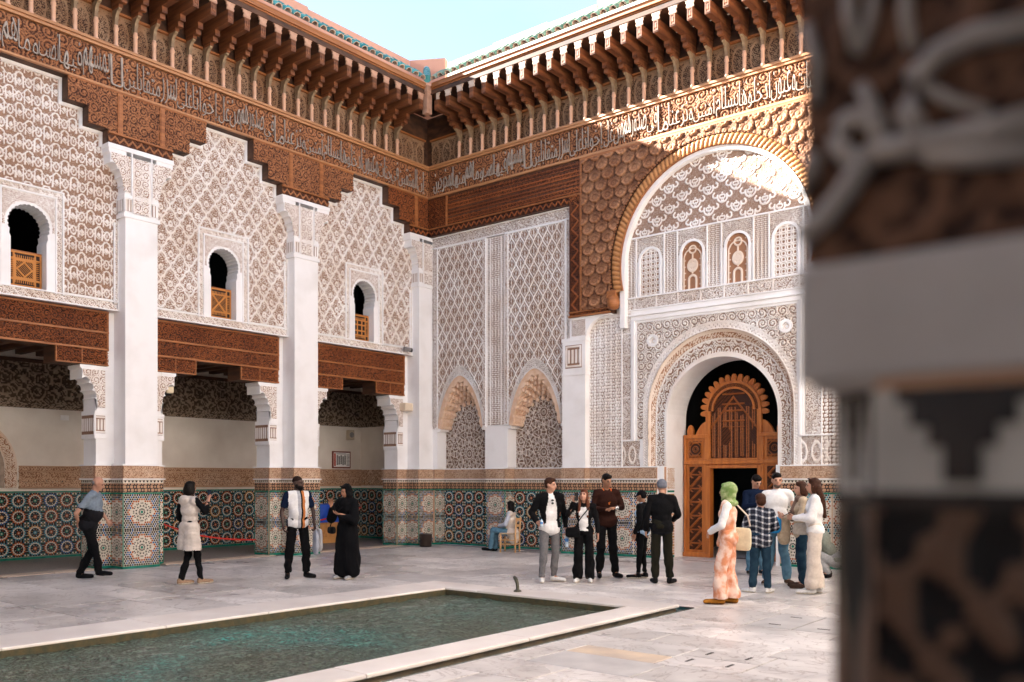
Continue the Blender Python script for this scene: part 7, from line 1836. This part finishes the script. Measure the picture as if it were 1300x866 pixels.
# 14 man in white shirt
p = P('dark haired man with stubble in a white shirt and jeans behind the boy in plaid', -5.72, 13.84, -168, 1.80, SKL, head=8, nod=-8, fat=.35,
      eR=(.28, .0, 1.14), wR=(.20, .18, .98), eL=(-.28, -.02, 1.13), wL=(-.26, .10, .92), aR=(.15, 0, .09), fR=(.20, .15, .03), aL=(-.16, 0, .09), fL=(-.21, .15, .03))
p.trousers(FJ, seed=19, ank=.062, knee=.076, hip=.094); p.shirt(FW, g=.014, hem=.86, amp=.008, seed=31, cuff=.8, sr=(.056, .047, .038)); p.shoe(cm_('brown_suede', (.10, .055, .035)), SOLE); p.hair(HB, 'short')
blob('stubble', [p.hm((0, .046, -.078), (.056, .050, .040))], cm_('grey_stubble', (.12, .085, .07)), p.t, .011, 1)

# 15 boy in plaid
p = P('boy with fluffy brown hair in black and white plaid shirt, seen from behind', -5.46, 12.61, 14, 1.47, SKL, head=18, nod=-6, fat=.3,
      eR=(.27, .02, 1.16), wR=(.18, .20, 1.10), eL=(-.27, .04, 1.16), wL=(-.12, .24, 1.14), aR=(.12, -.02, .09), fR=(.19, .12, .03), aL=(-.14, .0, .09), fL=(-.26, .08, .03))
PLD = [cm_('plaid_black', (.015, .018, .030)), cm_('plaid_grey', (.16, .17, .20)), cm_('plaid_white', (.62, .62, .62))]
def plaid(c):
    a = (np.abs(fr((c[:, 0] + .02) / .11) - .5) < .14).astype(int); b = (np.abs(fr((c[:, 2] + .03 * np.sin(c[:, 0] * 12)) / .10) - .5) < .16).astype(int); return a + b
p.trousers(FJD, hip=.094, knee=.076, ank=.066, end=.12, seed=5, amp=.006); p.shirt(PLD, g=.030, hem=.80, color=plaid, amp=.005, sr=(.072, .064, .052), extra=(), vox=.0105, label='black and white plaid flannel shirt'); p.shoe(SHW, SOLE); p.hair(HBR, 'fluffy')
for sd, sg in (('R', 1), ('L', -1)):
    a = p.J['a' + sd]; MB().tube([(a[0] + sg * .047, a[1] + .10, .045), (a[0] + sg * .046, a[1] + .05, .035), (a[0] + sg * .043, a[1] - .02, .062)], [.003, .008, .002], 6).build('shoe_stripe', FB, p.t)
blob('sock', [cap_mesh(p.J['aR'] + v3(0, 0, 0), .047, p.J['aR'] + v3(0, 0, .05), .046)], FW, p.t, .012, 1); blob('sock', [cap_mesh(p.J['aL'] + v3(0, 0, 0), .047, p.J['aL'] + v3(0, 0, .05), .046)], FW, p.t, .012, 1)

# 16 woman with scarf, behind
p = P('woman with a taupe scarf, half hidden behind the woman with long brown hair', -5.22, 13.61, -80, 1.66, SKL, head=0, nod=-2, fem=1,
      eR=(.22, .04, 1.14), wR=(.10, .25, 1.16), eL=(-.22, .06, 1.14), wL=(-.06, .28, 1.16), aR=(.1, -.02, .09), fR=(.11, .14, .03), hands={'R': dict(d=(-.4, .8, .2), n=(0, 0, 1), c=.5)})
p.trousers(FJD, ank=.058); p.shirt(FBE, g=.02, hem=.80, seed=8); p.shoe(cm_('dark_brown_shoe', (.06, .035, .025))); p.hair(HBR, 'bob')
blob('scarf', [ell_mesh(p.J['nek'] + v3(0, .03, -.02), (.11, .10, .07)), cap_mesh(p.J['nek'] + v3(0, .10, -.08), .055, v3(0, .15, 1.12), .045)], cm_('taupe_scarf', (.20, .13, .10)), p.t, .012, 1, folds(.008, 4))
b = p.bag('folded_coat', (.12, .27, .92), (.16, .20, .46), FBE, rot=10); held(b, 'beige coat hanging over the arm of the woman with the taupe scarf', 'coat')
b = p.bag('blue_bag', (.02, .42, 1.02), (.10, .20, .28), cm_('bright_blue_plastic', (.02, .22, .50), rough=.4), rot=10); held(b, 'bright blue bag between the white shirted man and the beige coat', 'bag')

# 17 woman with long hair
p = P('woman with long brown hair in white blouse and cream trousers holding a phone', -4.80, 13.02, -72, 1.71, SKL, head=-6, nod=0, fem=1, fat=.1,
      eR=(.22, .03, 1.14), wR=(.08, .26, 1.14), eL=(-.22, .05, 1.14), wL=(-.08, .30, 1.14), aR=(.09, -.05, .09), fR=(.11, .11, .03), aL=(-.08, .05, .09), fL=(-.10, .20, .03), hands={'R': dict(d=(-.4, .8, .2), n=(0, 0, 1), c=.5)})
p.trousers(FC, hip=.104, knee=.098, ank=.108, end=.13, amp=.005, seed=4); p.shirt(FW, g=.022, hem=.92, sr=(.074, .070, .048), amp=.006); p.shoe(SHW, SOLE); p.hair(HBR, 'long')
blob('sunglasses', [p.hm((.03, .068, .108), (.026, .022, .012)), p.hm((-.03, .068, .108), (.026, .022, .012))], pm('glossy_black_lens', (.02, .02, .02)), p.t, .008, 1)
phone(None, p, (.0, .40, 1.19), (-60, 0, 180), 'dark phone in the hands of the woman with long brown hair')
b = p.bag('crossbody_bag', (.16, .20, .96), (.12, .26, .18), cm_('pale_grey_canvas', (.5, .46, .40)), strap=[(.16, .16, 1.04), (.10, .14, 1.25), (-.04, .10, 1.42)]); held(b, 'pale beige canvas bag at the waist of the woman with long hair', 'bag')

# 18 crouching person behind the column
p = P('person crouching low by the tiled wall, mostly hidden by the blurred column', -5.30, 15.35, -70, 1.70, SKL, head=-10, nod=-35, z=-.62, lean=.55,
      hR=(.09, 0, .90), hL=(-.09, 0, .90), kR=(.12, .38, 1.10), kL=(-.10, .38, 1.10), aR=(.12, .12, .74), aL=(-.10, .12, .74), fR=(.13, .28, .67), fL=(-.12, .28, .67), eR=(.22, .36, 1.08), wR=(.10, .52, .92), eL=(-.22, .38, 1.08), wL=(-.06, .54, .92))
p.trousers(cm_('grey_cotton', (.35, .35, .35)), end=.75, ank=.055); p.shirt(cm_('olive_top', (.22, .24, .20)), g=.018); p.shoe(SHK); p.hair(HBR, 'short')
